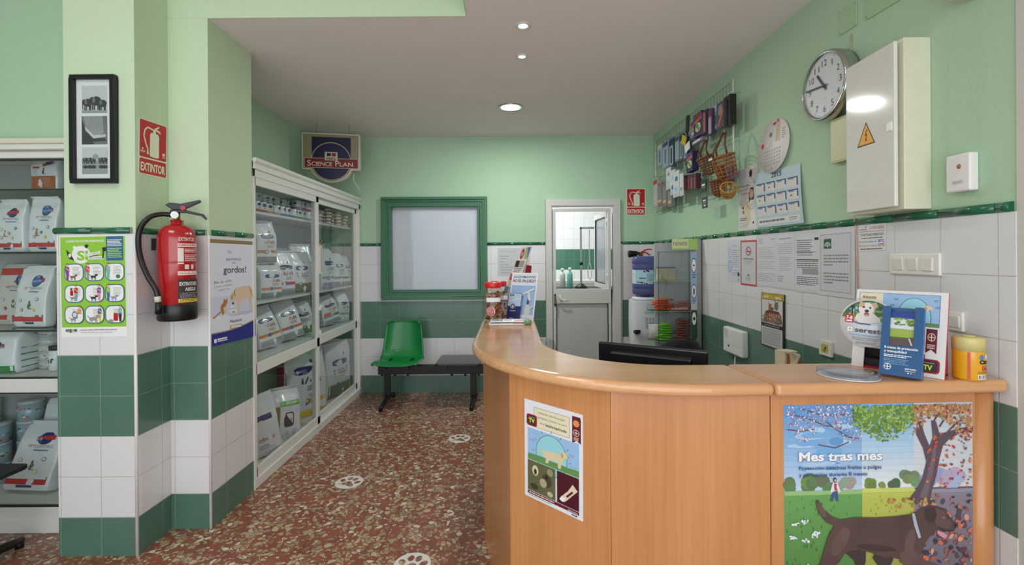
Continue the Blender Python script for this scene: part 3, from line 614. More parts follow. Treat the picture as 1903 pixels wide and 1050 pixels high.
for z0, z1 in ((.825, 2.006), (.135, .752)):
    lpart(MB().box(LX0, LX1 - .004, 2.522, 2.527, z0, z1, GLASS), 'glass_pane'); b = MB(); ring(b, LX0, LX1 - .004, z0, z1, .008, 2.518, 2.53, C(40, 42, 42, .5)); lpart(b, 'pane_gasket')
GL = 'pet food bags in the left cabinet'
def catA(I): cat_print(I, 36, 66, 6, C(176, 120, 84, .5))
def catB(I): cat_print(I, 50, 66, 6, C(110, 100, 88, .5))
bag('pet_food_bag', 'white bag with terracotta lower half on the left cabinet top shelf', (-2.68, 2.72, 1.856), -.05, .17, .19, .06, lambda I: (I.rect(5, 52, 90, 44, TERRA), I.rect(5, 93, 90, 6, YEL), I.greek(30, 58, 50, 8, 4, 1.6, PINK), cat_print(I, 52, 40, 9, C(116, 86, 60, .5)), I.poly([(44, 12), (84, 4), (86, 14), (48, 22)], REDP), I.poly([(52, 6), (78, 2), (80, 16), (56, 20)], NAVY), I.rect(12, 22, 26, 6, REDP), I.greek(10, 32, 22, 4, 5, 1.6, LGREY)), GL, pinch=.97, seal=False)
bag('pet_food_bag', 'white cat food bag nearest the pillar on the second shelf of the left cabinet', (-2.665, 2.70, 1.51), -.03, .175, .315, .08, art_science(REDP, catA), GL)
bag('pet_food_bag', 'white cat food bag just left of the one nearest the pillar, second shelf', (-2.85, 2.70, 1.51), -.06, .175, .30, .08, art_science(REDP, catA), GL)
bag('pet_food_bag', 'red and white bag cut by the picture edge on the second shelf', (-3.03, 2.72, 1.51), -.06, .175, .29, .08, art_science(REDP, catB), GL)
bag('pet_food_bag', 'wrinkled white cat food bag in front on the third shelf of the left cabinet', (-2.74, 2.69, 1.08), -.1, .21, .35, .07, art_science(REDP, catB), GL, tilt=-.08)
bag('pet_food_bag', 'red-edged bag lettered GR behind the wrinkled white bag on the third shelf', (-2.95, 2.82, 1.08), -.05, .25, .36, .08, lambda I: (art_science(REDP, catB)(I), I.rect(2, 2, 96, 12, REDP), I.text(62, 12, 'GR', 9, PAPER, 20, bold=.03)), GL, mat=C(214, 206, 204, .25, bump=.4, scale=14, coat=.4))
def puppy(I):
    I.rect(3, 80, 94, 19, GRN); dog_print(I, 62, 70, 7, INK, C(60, 44, 36, .5)); I.ell(55, 64, 5, 6, C(196, 190, 180, .5)); I.ell(45, 30, 26, 15, NAVY); I.ell(45, 30, 22, 12, BLUE); I.poly([(14, 29), (76, 27), (76, 36), (14, 38)], REDP); I.text(45, 35.5, 'SCIENCE PLAN', 5, BAGW, 54, 'c')
bag('pet_food_bag', 'white and green puppy food sack on the lowest upper shelf of the left cabinet', (-2.94, 2.72, .818), .05, .27, .245, .16, puppy, GL, pinch=1.0, seal=False, side=GRN)
bag('pet_food_bag', 'white cat food bag leaning on the tubs at the bottom of the left cabinet', (-2.74, 2.66, .142), -.08, .29, .37, .10, art_science(REDP, catB), GL, tilt=-.38)
bag('pet_food_bag', 'plain white bag behind the leaning cat food bag by the pillar', (-2.78, 2.88, .142), .1, .15, .47, .08, None, GL)
def tub(x, y, z, r, h, label, c=None, n=1):
    t = thing('treat_tub', label, 'tub', (x, y, z), group='plastic tubs in the left cabinet')
    b = MB(); b.lathe([(r*.9, 0), (r, h*.04), (r, h*.9)], c or C(150, 176, 186, .2, coat=.5), 24); I = Ink(b, lambda u, v, k: Vector(((r + .0006*k)*math.sin((u - 50)/50*PI), -(r + .0006*k)*math.cos((u - 50)/50*PI), h*.9*(1 - v/100)))); rg = random.Random(int(x*999 + z*77))
    for _ in range(40): I.rect(rg.uniform(5, 90), rg.uniform(8, 84), rg.uniform(3, 7), rg.uniform(4, 9), rg.choice([BAGW, REDP, BLUE, INK, LGREY, OR2])); I.k = 1
    b.build('body', t); MB().lathe([(r*1.03, h*.9), (r*1.03, h), (1e-5, h)], BAGG, 24).build('lid', t)
for i, (x, y, zs_) in enumerate(((-2.94, 2.86, 4), (-3.08, 2.80, 3), (-3.21, 2.86, 4))):
    for k in range(zs_): tub(x, y, .141 + .118*k, .062, .115, 'patterned plastic tub, %s up in the %s stack from the pillar behind the leaning bag' % (ORD[k], ORD[i]))
for k in range(5): tub(-2.775, 2.82, .819 + .047*k, .055, .046, 'shallow clear tub, %s up in the stack right of the puppy food sack' % ORD[k], C(196, 202, 200, .2))
t = thing('pet_jar', 'small black-lidded white jar with a black dog beside the shallow tub stack', 'jar', (-2.665, 2.74, .819))
b = MB().lathe([(.03, 0), (.034, .004), (.034, .11), (.03, .12)], BAGW, 20); I = Ink(b, lambda u, v, k: Vector(((.0345 + .0004*k)*math.sin((u - 50)/30), -(.0345 + .0004*k)*math.cos((u - 50)/30), .12*(1 - v/100)))); dog_print(I, 46, 50, 12, INK); I.rect(10, 74, 80, 16, LILAC); b.build('body', t); MB().lathe([(.034, .12), (.034, .145), (1e-5, .146)], BLACK, 20).build('lid', t)

# ================================================================== things on the pillars and the back wall
def on_pillar(u, v): return at(u, v, Y=2.3104)
def on_plaster(u, v): return at(u, v, Y=2.318)
SKIN = C(226, 178, 150, .6); HAIR = C(104, 60, 44, .6); GBG = C(146, 200, 62, .5); BBG = C(52, 104, 140, .5); TEAL = C(110, 180, 176, .6); MAG = C(214, 50, 120, .6); VIO = C(126, 70, 150, .6); BROWN = C(140, 92, 58, .6); GREY = C(150, 150, 150, .6)
# adoption poster on the pillar
b, I, M = sheet(on_pillar(111, 440), on_pillar(234, 437), on_pillar(237, 625), on_pillar(115, 627), 100, 153, PAPER)
I.rect(1, 1, 98, 137, GBG); I.text(9, 9, 'CONFIA EN LOS PROFESIONALES', 3.2, PAPER, 58, bold=.02)
I.rect(70, 1, 26, 37, BBG); I.greek(72, 6, 22, 5, 2.2, 1.1, PAPER); I.greek(72, 19, 22, 6, 2.6, 1.3, C(170, 214, 120, .5))
I.ell(32, 28, 14, 13.5, PAPER); I.text(26, 36, 'SI', 14, GBG, 17, bold=.04); I.poly([(37, 16), (40, 12), (44, 14), (41, 19)], INK)
I.poly([(40, 27), (61, 23), (61, 27), (40, 31)], PAPER); I.text(41, 30, 'A LA TENENCIA', 2.4, INK, 19, rot=-.19); I.rect(43, 31, 23, 4.4, PAPER); I.text(44, 34.4, 'RESPONSABLE', 2.4, INK, 21); I.poly([(44, 31), (58, 29), (58, 30), (44, 32)], INK)
for p in ([(10, 20), (16, 26), (20, 33), (22, 37), (14, 34), (11, 27)], [(64, 18), (70, 17), (71, 23), (67, 24), (66, 34), (64, 34), (65, 24)]): I.poly(p, INK)
I.ell(23, 17, 3, 2.4, PAPER); I.ell(15, 29, 2, 3, PAPER)
figs = [((VIO, VIO), 'dog', BROWN), ((MAG, GREY), 'dog2', INK), ((TEAL, TEAL), 'note', YEL), ((RED, TEAL), 'sit', GREY), ((VIO, PINK), 'cat', INK), ((C(120, 190, 80, .6), BLUE), 'dogs', GREY), ((ORANGE, PAPER), 'hoop', GREY), ((BLUE, YEL), 'bigdog', GREY), ((TEAL, INK), 'case', RED)]
for i, ((c1, c2), kind, pc) in enumerate(figs):
    x, y = 7 + (i % 3)*31, 42 + (i//3)*32
    I.rrect(x - .5, y - .5, 29, 27, 9, BBG); I.rrect(x + .8, y + .8, 26.4, 24.4, 8, PAPER); I.greek(x + 12, y + 5, 12, 6, 2.2, .8, LGREY)
    hx = x + (4 if i % 3 != 1 or i == 1 else 20) if i != 4 else x + 21
    if i in (7, 8, 6): hx = x + 22
    if i == 3: hx = x + 17
    I.ell(hx, y + 1, 2, 2.2, HAIR); I.ell(hx, y + 2, 1.6, 1.9, SKIN); I.rrect(hx - 3, y + 4, 6, 9, 2, c1); I.poly([(hx - 2.6, y + 12), (hx + 2.6, y + 12), (hx + 1.8, y + 24), (hx - 1.2, y + 24)], c2); I.line([(hx - 2, y + 6), (hx + 4, y + 11)], 1.3, SKIN)
    if kind in ('dog', 'dogs', 'bigdog', 'dog2', 'cat', 'sit', 'hoop'): dog_print(I, x + 13, y + 20, 4.5 if kind != 'bigdog' else 7, pc, pc)
    if kind == 'note': I.ell(x + 19, y + 20, 3.5, 3, GRN)
    if kind == 'case': I.rrect(x + 12, y + 11, 7, 12, 2, RED); I.ell(x + 8, y + 23, 4, 2.5, GREY)
    if kind == 'hoop': I.arc(x + 15, y + 13, 3.6, 4.6, 0, 2*PI, 1.2, BBG)
    if kind == 'sit': I.rrect(x + 8, y + 8, 5, 8, 2, RED); I.ell(x + 10, y + 6, 1.8, 2, HAIR)
I.text(8, 144, 'arg', 5, INK, 9, bold=.03); I.text(17, 144, 'o', 5, GBG, 4, bold=.05); I.text(21, 144, 's', 5, INK, 4, bold=.03); I.greek(30, 141.5, 55, 1, 2, 1.2, LGREY); I.greek(30, 146, 48, 1, 2, .6, LGREY)
tag(b.build('poster', M=M, recalc=False), 'lime green poster with nine cartoon panels taped to the pillar tiles', 'poster')

# framed elephants
q = [on_plaster(137, 142), on_plaster(220, 141), on_plaster(221, 341), on_plaster(138, 342)]
w_, h_ = .215, .52; cx_ = (q[0].x + q[1].x)/2; z0_ = q[3].z
w_ = q[1].x - q[0].x; h_ = q[0].z - q[3].z
t = thing('picture_frame', 'narrow black picture frame with three grey elephant photographs', 'picture frame', (cx_, 2.318, z0_), rz=-.012)
b = MB(); ring(b, -w_/2, w_/2, 0, h_, .022, -.028, -.002, BLACK); b.build('frame', t, bevel=.002)
b = MB(); b.box(-w_/2 + .02, w_/2 - .02, -.012, -.004, .02, h_ - .02, PAPER); I = Ink(b, flat_map(100, 240, w_ - .04, h_ - .04, Matrix.Translation((0, 0, .02)), .012))
G1, G2_, G3_, G4_ = C(206, 206, 208, .5), C(120, 120, 122, .5), C(60, 60, 62, .5), C(160, 160, 162, .5)
I.rect(16, 15, 70, 66, G1); I.rect(16, 74, 70, 7, G4_)
def eleph(x, y, s, c):
    I.ell(x, y, 1.0*s, .8*s, c); I.ell(x - .85*s, y - .1*s, .5*s, .6*s, c); I.ell(x - .5*s, y - .15*s, .3*s, .5*s, G2_); I.line([(x - 1.15*s, y + .1*s), (x - 1.25*s, y + .8*s), (x - 1.1*s, y + 1.3*s)], .2*s, c)
    for q_ in (-.7, -.35, .35, .65): I.rect(x + q_*s - .12*s, y + .4*s, .26*s, 1.1*s, c)
for x, y, s in ((33, 56, 12), (56, 52, 14), (74, 58, 11)): eleph(x, y, s, G3_)
I.rect(16, 88, 70, 68, G2_); I.poly([(20, 88), (72, 88), (76, 130), (50, 136), (30, 124)], G4_); I.poly([(16, 96), (30, 124), (52, 140), (80, 142), (84, 148), (46, 150), (16, 130)], G3_); I.poly([(24, 112), (48, 134), (82, 132), (82, 138), (48, 142), (26, 122)], G1); I.poly([(16, 120), (36, 140), (52, 156), (16, 156)], G3_)
for k in range(8): I.line([(24 + k*6, 90), (30 + k*5.5, 122)], .8, G2_)
I.rect(16, 163, 70, 64, G4_); I.rect(16, 163, 70, 32, G1)
for x in (26, 38, 48, 70, 80): eleph(x, 193, 6.5, G3_)
for x in (26, 38, 48, 70, 80): I.ell(x, 210, 7, 4, G3_)
I.ell(54, 186, 8, 6, G4_)
b.build('mount', t, recalc=False)
MB().box(-w_/2 + .022, w_/2 - .022, -.017, -.0165, .022, h_ - .022, GLASS).build('front_glass', t)

# fire-extinguisher signs
def exting(tl, tr, br, bl, label):
    b, I, M = sheet(tl, tr, br, bl, 100, 152, C(226, 224, 206, .5), th=.0012)
    I.rrect(3, 3, 94, 101, 3, REDP and C(190, 24, 34, .4)); I.rrect(3, 108, 94, 41, 3, C(190, 24, 34, .4)); wcol = C(226, 230, 206, .5)
    I.rrect(38, 32, 32, 68, 9, wcol); I.rect(38, 60, 32, 38, wcol); I.rect(49, 22, 9, 14, wcol); I.line([(52, 24), (30, 20), (20, 30), (17, 46), (24, 66), (30, 78), (31, 90)], 4.2, wcol); I.rect(27.5, 88, 7, 6, wcol)
    I.poly([(52, 20), (68, 10), (72, 12), (58, 22)], wcol); I.poly([(56, 22), (66, 20), (76, 26), (74, 29), (64, 25), (56, 26)], wcol)
    I.ell(13, 82, 2.4, 3, wcol); I.rect(5, 87, 17, 2, wcol); I.greek(7, 91, 13, 1, 2, 1, wcol); I.rect(83, 82, 9, 7, wcol); I.greek(82, 92, 12, 2, 2.4, 1, wcol)
    I.text(50, 141, 'EXTINTOR', 23, wcol, 86, 'c', bold=.03)
    return tag(b.build('extinguisher_sign', M=M, recalc=False), label, 'sign')
def on_side(u, v): return at(u, v, X=-1.856)
exting(on_side(257.5, 217), on_side(310, 235), on_side(309, 333), on_side(256.5, 322), 'red EXTINTOR sign on the side of the front pillar')
def on_back(u, v): return at(u, v, Y=YB + .008)
exting(on_back(1164, 350.5), on_back(1199, 350.5), on_back(1199.5, 400), on_back(1164.5, 400), 'small red EXTINTOR sign above the water cooler beside the door')

# fire extinguishers
def extinguisher(M, label, s=1.0, full=True):
    t = thing('fire_extinguisher', label, 'fire extinguisher', M=M @ Matrix.Scale(s, 4))
    b = MB(); r = .088
    b.lathe([(r*.9, .02), (r, .03), (r, .40), (r*.985, .43), (r*.9, .462), (r*.7, .485), (r*.4, .497), (.03, .50), (.03, .52)], REDG, 40)
    b.lathe([(r + .0004, .295), (r + .0018, .300), (r + .0004, .305)], REDG, 40)
    if full:
        I = Ink(b, lambda x, y, k: Vector(((r + .0006 + .0002*k)*math.sin((x - 50)/50*1.25 + .42), -(r + .0006 + .0002*k)*math.cos((x - 50)/50*1.25 + .42), .43 - y/100*.34)), sub=8)
        wi = C(226, 216, 208, .5)
        I.text(62, 6, 'EXTINTOR', 5.5, wi, 36, 'c', bold=.02); I.rect(42, 10, 48, 5, wi); I.rect(44, 11.5, 40, 1.6, REDP); I.rect(42, 17, 12, 24, wi); I.greek(56, 18, 32, 3, 2.2, 1, wi); I.greek(56, 27, 32, 4, 2.6, 1.2, wi); I.rect(56, 42, 9, 7, wi); I.rect(70, 42, 7, 7, wi); I.rect(42, 52, 48, 6, wi); I.greek(44, 53, 44, 2, 2.4, 1, REDP)
        I.rect(42, 64, 50, 38, INK); I.text(66, 74, 'EXTINTORES', 5.5, wi, 42, 'c', bold=.03); I.text(70, 82, 'ASEGUR', 5, wi, 28, 'c', bold=.03); I.greek(46, 85, 42, 4, 2.1, 1, LGREY); I.rect(43, 94, 48, 5.5, YEL); I.greek(46, 95, 40, 2, 2.2, 1, INK)
    b.build('cylinder', t)
    MB().lathe([(.04, -.004), (r*.96, -.004), (r + .002, .004), (r + .002, .078), (r, .082), (r*.9, .082)], BLACK, 40).build('base_boot', t)
    b = MB(); b.cyl((0, 0, .515), (0, 0, .56), .016, C(150, 130, 84, .3, .8), 16); b.cyl((0, -.03, .535), (0, .03, .535), .011, C(160, 140, 96, .3, .8), 12); b.build('valve', t)
    b = MB(); b.cyl((0, -.03, .545), (0, -.052, .545), .017, CHROME, 16); b.cyl((0, -.052, .545), (0, -.054, .545), .014, PAPER, 16); b.build('pressure_gauge', t)
    b = MB(); b.prism([(-.05, .60), (-.02, .575), (.03, .575), (.11, .62), (.105, .632), (.02, .608), (-.03, .612)], -.012, .012, BLACK, Matrix.Rotation(PI/2, 4, 'X')); b.build('squeeze_lever', t, bevel=.003)
    b = MB(); b.prism([(-.03, .56), (.04, .56), (.11, .545), (.13, .525), (.137, .53), (.12, .556), (.04, .575), (-.03, .575)], -.010, .010, BLACK, Matrix.Rotation(PI/2, 4, 'X')); b.build('carry_handle', t, bevel=.003)
    MB().cyl((.03, -.02, .585), (.03, .02, .585), .012, RED, 12).build('safety_pin', t)
    if full:
        pts = []
        ctrl = [(-.01, -.0, .545), (-.06, -.01, .55), (-.11, -.03, .53), (-.145, -.05, .47), (-.15, -.06, .39), (-.135, -.075, .31), (-.105, -.09, .23), (-.07, -.097, .16), (-.06, -.10, .10), (-.06, -.10, .045)]
        C_ = [Vector(c) for c in ctrl]
        for i in range(len(C_) - 1):
            p0, p1, p2, p3 = C_[max(0, i - 1)], C_[i], C_[i + 1], C_[min(len(C_) - 1, i + 2)]
            for k in range(6):
                u = k/6; pts.append(.5*((2*p1) + (p2 - p0)*u + (2*p0 - 5*p1 + 4*p2 - p3)*u*u + (3*p1 - p0 - 3*p2 + p3)*u**3))
        pts.append(C_[-1]); ho = MB().tube(pts, .0125, BLACK, 12).build('hose', t)
        MB().cyl((-.0645, -.0985, .128), (-.061, -.0995, .10), .0145, C(206, 204, 190, .4), 16).build('hose_ring', ho)
        MB().cyl((-.06, -.10, .098), (-.06, -.10, .04), .0135, BLACK, 16, .015).build('nozzle', ho)
    return t
ex = at(318, 600, Y=2.43); ext_z = at(316, 594, Y=2.43).z
# hung on the side of the pillar
extinguisher(Matrix.Translation((-1.728, 2.425, ext_z + .004)) @ Matrix.Rotation(.42, 4, 'Z'), 'large red fire extinguisher with black hose hung in the pillar corner', .98)
MB().box(-1.85, -1.81, 2.41, 2.44, ext_z + .36, ext_z + .42, BLACK).build('wall_bracket', None); tag(bpy.data.objects['wall_bracket'], 'black wall bracket behind the large red fire extinguisher', 'bracket')

# pet weight poster on the pier side
def on_pier(u, v): return at(u, v, X=-1.634)
b, I, M = sheet(on_pier(389.5, 444), on_pier(471.5, 449), on_pier(474, 624.5), on_pier(392, 644), 100, 165, C(224, 228, 242, .4), off=.002)
I.rect(0, 0, 100, 6, C(140, 118, 76, .35)); I.rect(0, 6, 100, 1, PAPER); I.rect(0, 90, 100, 30, C(210, 216, 236, .4)); I.rect(0, 120, 100, 26, C(228, 232, 246, .4))
I.text(36, 22, 'No', 7, LGREY, 8); I.text(32, 33, 'queremos', 6, C(96, 96, 100, .5), 34); I.greek(45, 36, 8, 1, 2, 1.6, LGREY); I.text(26, 53, 'gordos!', 11, INK, 52, bold=.01)
I.ell(26, 72, 19, 11, C(200, 206, 222, .4)); I.ell(26, 72, 18, 10.2, C(228, 231, 244, .4)); I.text(7, 70, 'Mes de lucha', 5, C(90, 70, 50, .5), 36, rot=-.07); I.text(9, 76, 'CONTRA LA OBESIDAD', 3, C(110, 90, 70, .5), 34, rot=-.07); I.text(16, 81, 'MASCOTAS', 2.4, C(120, 100, 80, .5), 22, rot=-.07)
DOGC, DOGD, CATC = C(224, 200, 168, .5), C(196, 164, 124, .5), C(184, 120, 62, .5)
I.ell(66, 121, 30, 3, C(196, 202, 224, .4))
I.poly([(48, 86), (56, 78), (70, 76), (86, 76), (92, 82), (93, 92), (96, 98), (94, 100), (91, 94), (90, 104), (92, 116), (86, 118), (85, 106), (82, 96), (74, 98), (66, 98), (62, 108), (62, 120), (56, 121), (57, 106), (52, 96)], DOGC)
I.poly([(58, 80), (52, 78), (46, 84), (42, 94), (43, 102), (47, 104), (51, 98), (55, 92)], DOGC); I.ell(44, 92, 3, 5.5, DOGD, rot=.3); I.ell(46, 103, 2.2, 1.8, INK); I.arc(56, 86, 6, 8, 2.4, 3.8, 1.4, NAVY); I.poly([(84, 76), (92, 84), (94, 96), (88, 90)], DOGD); I.line([(93, 92), (99, 94)], 1.6, DOGC)
I.ell(25, 109, 6, 8, CATC); I.ell(29, 100, 4.4, 4, CATC); I.poly([(26, 98), (26, 93), (29, 96)], CATC); I.poly([(30, 96), (34, 93), (33, 99)], CATC); I.ell(28, 111, 3, 5, DOGC); I.line([(20, 114), (12, 118), (6, 122), (3, 121)], 2.2, CATC); I.rect(22, 113, 3, 6, CATC)
I.ell(46, 118, 10, 4, C(206, 210, 224, .4)); I.ell(46, 116, 9, 3, PAPER); I.ell(44, 109, 6, 2.6, C(206, 210, 224, .4)); I.ell(44, 108, 5, 1.8, PAPER); I.ell(47, 117, 4, 1.4, LGREY)
I.text(38, 134, 'Metabolic', 5, C(80, 80, 100, .5), 28, shear=.2)
sw = [(100*k/14, 147 - 18*(max(0, k/14 - .25))**1.7) for k in range(15)]
I.poly(sw + [(100, 165), (0, 165)], C(40, 44, 140, .35)); I.line([(x, y - 1.0) for x, y in sw], 1.6, C(170, 140, 84, .35)); I.rrect(38, 138.5, 28, 5.4, 2.5, C(170, 140, 84, .35)); I.rrect(40, 139.4, 24, 3.6, 1.6, C(228, 231, 244, .4))
I.rect(5, 155, 5, 6, PAPER); I.rect(11.5, 155, 20, 2.4, PAPER); I.greek(12, 158.5, 20, 1, 2, 1.8, PAPER)
tag(b.build('poster', M=M, recalc=False), 'white poster with a dog and cat at a bowl above a blue swoosh', 'poster')

# hanging illuminated sign over the right-hand cabinet
cs = at(617, 290, Y=4.55); sg = thing('hanging_sign', 'dark blue and maroon brand sign with a round lower edge hung from the ceiling corner', 'sign', (cs.x, 4.55, 0), rz=.20)
sw_ = .53; zt, zb, zm = at(617, 250, Y=4.55).z, at(617, 341, Y=4.55).z, at(617, 317.5, Y=4.55).z
def sign_outline(g):
    R_ = .205 - g; zc = zb + .205; pts = [(-sw_/2 + g, zt - g), (-sw_/2 + g, zm + g)]
    a0 = math.asin(max(-1, (zm + g - zc)/R_)); n = 18
    for k in range(n + 1): a = PI - a0 + (PI + 2*a0)*k/n; pts.append((R_*math.cos(a), zc + R_*math.sin(a)))
    return pts + [(sw_/2 - g, zm + g), (sw_/2 - g, zt - g)]
RX = Matrix.Rotation(PI/2, 4, 'X')
MB().prism(sign_outline(0), -.045, .045, C(198, 196, 180, .4), RX).build('housing', sg, bevel=.004)
b = MB(); H_ = zt - zb; I = Ink(b, lambda x, y, k: Vector((x*sw_/2, -.0462 - .0003*k, zt - y*H_)), 0)
def SP(pts): return [(x/(sw_/2), (zt - z)/H_) for x, z in pts]
TAN = C(124, 112, 82, .4); NV = C(22, 22, 62, .3)
I.poly(SP(sign_outline(.014)), TAN); I.poly(SP(sign_outline(.018)), C(142, 132, 102, .4)); I.rect(-.66, .08, 1.34, .50, NV)
zc_ = zb + .205; yc_ = (zt - zc_)/H_
I.ell(0, yc_, .183/(sw_/2), .183/H_, C(190, 170, 130, .4), 48); I.ell(0, yc_, .176/(sw_/2), .176/H_, C(26, 24, 70, .3), 48)
I.rect(-.92, .505, 1.86, .20, C(190, 176, 148, .4)); I.rect(-.90, .515, 1.82, .18, C(122, 14, 34, .35))
lt = C(222, 206, 186, .5); I.text(-.82, .665, 'S', .115, lt, .13, bold=.01); I.text(-.67, .665, 'CIENCE', .085, lt, .70, bold=.01); I.text(.14, .665, 'P', .115, lt, .13, bold=.01); I.text(.29, .665, 'LAN', .085, lt, .46, bold=.01)
I.rect(-.22, .38, .44, .17, C(200, 190, 160, .4)); I.rect(-.15, .40, .14, .065, C(20, 20, 44, .4)); I.rect(.02, .40, .14, .065, C(130, 16, 36, .4)); I.text(0, .54, "Hill's", .055, INK, .30, 'c', bold=.02)
b.build('face', sg, recalc=False)
for x in (-.14, .16): MB().cyl((x, 0, zt), (x, 0, ZL - .001), .0016, DARK, 6).build('hanging_wire', sg)
MB().tube([(.20, .02, zm - .01), (.192, .03, zm - .06), (.20, .05, zm - .10), (.23, .08, zm - .135), (.24, .1, zm - .18)], .003, WHITE, 6).build('power_cable', sg)

# bench
def make_bench():
    t = thing('waiting_bench', 'black beam bench with a green plastic seat and side table under the window', 'bench', (-.815, 4.72, 0))
    bl = C(14, 14, 15, .45); L0, L1 = -.527, .527
    MB().box(L0, L1, -.035, .035, .295, .385, bl).build('beam', t, bevel=.006)
    for x in (-.44, .425):
        MB().box(x - .03, x + .03, -.02, .02, .045, .30, bl).build('leg', t, bevel=.004)
        b = MB(); b.tube([(x, -.27, .028), (x, -.22, .034), (x, -.05, .06), (x, .0, .066), (x, .05, .06), (x, .2, .036), (x, .25, .03)], [.014, .02, .023, .024, .023, .02, .014], bl, 10); b.cyl((x, -.25, 0), (x, -.25, .03), .018, bl, 12); b.cyl((x, .235, 0), (x, .235, .03), .018, bl, 12); b.build('foot', t)
    # seat shell: side profile swept over its width
    SG = C(10, 128, 62, .38, coat=.25, bump=.05, scale=300)
    prof = [(-.255, .425), (-.245, .440), (-.20, .448), (-.10, .438), (0, .425), (.09, .424), (.14, .445), (.17, .50), (.188, .58), (.20, .66), (.212, .74), (.218, .785), (.216, .797)]
    def shell(u, v):
        k = v*(len(prof) - 1); i = min(int(k), len(prof) - 2); f = k - i
        y = prof[i][0]*(1 - f) + prof[i + 1][0]*f; z = prof[i][1]*(1 - f) + prof[i + 1][1]*f
        hw = .225 if v < .5 else .225 - .055*((v - .5)/.5)**.8
        if v > .92: hw -= .02*((v - .92)/.08)**2
        if v < .08: hw -= .02*((.08 - v)/.08)**2
        a = (u*2 - 1); e = abs(a)**3.2
        lip = .030*e; seatpart = max(0, min(1, (.62 - v)/.12))
        zz = z + lip*(.9 if v < .5 else .2) - (.02*max(0, (abs(a) - .9)/.1)); yy = y - (.055*e if v >= .5 else .0) - (.05*e*max(0, (v - .4)/.1) if .4 < v < .5 else 0)
        return Vector((a*hw - .31, yy, zz))
    o = MB().grid(shell, 20, 40, SG).build('seat', t, recalc=False); so = o.modifiers.new('thickness', 'SOLIDIFY'); so.thickness = .008; so.offset = -1
    for x in (-.42, -.20): MB().box(x - .012, x + .012, -.19, .16, .384, .432, bl).build('seat_bracket', t)
    top = []
    w0, w1, d0, d1, r = .072, .512, -.215, .215, .035
    for cx, cy, a0 in ((w1 - r, d1 - r, 0), (w0 + r, d1 - r, PI/2), (w0 + r, d0 + r, PI), (w1 - r, d0 + r, 1.5*PI)): top += [(cx + r*math.cos(a0 + PI/2*k/5), cy + r*math.sin(a0 + PI/2*k/5)) for k in range(6)]
    MB().prism(top, .418, .438, C(36, 36, 40, .3, coat=.2)).build('table_top', t, bevel=.004)
    for x in (.17, .40): MB().box(x - .012, x + .012, -.16, .16, .384, .419, bl).build('table_bracket', t)
    for x in (-.49, -.36, -.23, .21, .345, .48): MB().cyl((x, -.02, .278), (x, -.02, .297), .012, bl, 8).build('beam_bolt', t)
    return t
bench = make_bench()
b2 = copy_tree(bench); b2.location = (-2.43 - .512, 2.15, 0); b2['label'] = 'black bench table corner poking in at the left picture edge before the left cabinet'
# notice beside the window
b, I, M = sheet(at(925, 461, Y=YB), at(985, 461, Y=YB), at(985, 513, Y=YB), at(925, 513, Y=YB), 100, 86, C(196, 200, 202, .3))
I.text(8, 12, 'NOTA INFORMATIVA', 4, LGREY, 46)
for k, y in enumerate((24, 32, 42, 50, 58, 66, 74)): I.greek(8, y, 26 - (k % 3)*6 + (22 if k > 3 else 0), 1, 2, 2, LGREY)
I.greek(72, 14, 18, 3, 6, 2, LGREY)
tag(b.build('notice', M=M, recalc=False), 'faint printed notice in a clear sleeve between the window and the door', 'notice')

# grooming table, arm and bottles seen through the door
t = thing('grooming_table', 'grooming table with a steel arm and noose seen through the half door', 'table', (.88, 5.95, 0))
MB().box(-.75, .5, -.10, .42, 1.02, 1.06, C(60, 62, 64, .5)).build('table_top', t, bevel=.01)
for x in (-.7, .45): MB().cyl((x, .2, 0), (x, .2, 1.02), .03, STEEL).build('leg', t)
b = MB(); b.box(-.012, .012, -.012, .012, 1.10, 1.83, STEEL); b.box(-.012, .20, -.012, .012, 1.81, 1.835, STEEL); b.box(.185, .215, -.016, .016, 1.80, 1.84, BLACK); ga = b.build('grooming_arm', t, bevel=.002)
MB().lathe([(.08, 1.06), (.08, 1.08), (.03, 1.11), (.02, 1.12)], BLACK, 20).build('arm_base', ga); MB().cyl((-.02, -.015, 1.375), (.02, -.015, 1.375), .022, BLACK).build('clamp_knob', ga)
MB().tube([(.11, 0, 1.80), (.105, 0, 1.6), (.11, 0, 1.4), (.085, 0, 1.3), (.09, 0, 1.2), (.115, 0, 1.17), (.135, 0, 1.2), (.132, 0, 1.3), (.11, 0, 1.4)], .006, C(206, 200, 190, .7), 6).build('noose', ga)
for i, (x, y, h, c, lb) in enumerate(((.75, 6.05, .26, C(120, 190, 176, .3), 'teal shampoo bottle behind the grooming arm'), (.66, 6.1, .25, C(206, 214, 206, .3), 'white shampoo bottle left of the teal bottle'))):
    t = thing('shampoo_bottle', lb, 'bottle', (x, y, 1.061)); MB().lathe([(.034, 0), (.038, .006), (.038, h*.66), (.03, h*.76), (.014, h*.82), (.014, h*.88)], c, 20).build('body', t); MB().cyl((0, 0, h*.86), (0, 0, h), .018, PAPER).build('cap', t)
t = thing('bath_tub', 'white dog bath rim behind the half door', 'bath', (.35, 6.66, 0)); b = MB(); ring(b, -.6, .9, -.12, .18, .05, 0, .06, WHITE); b.v = [(x, z - .1, y + 1.08) for x, y, z in b.v]; b.build('rim', t, bevel=.01); MB().box(-.58, .88, -.12, .18, 0, 1.08, WHITE).build('basin', t)

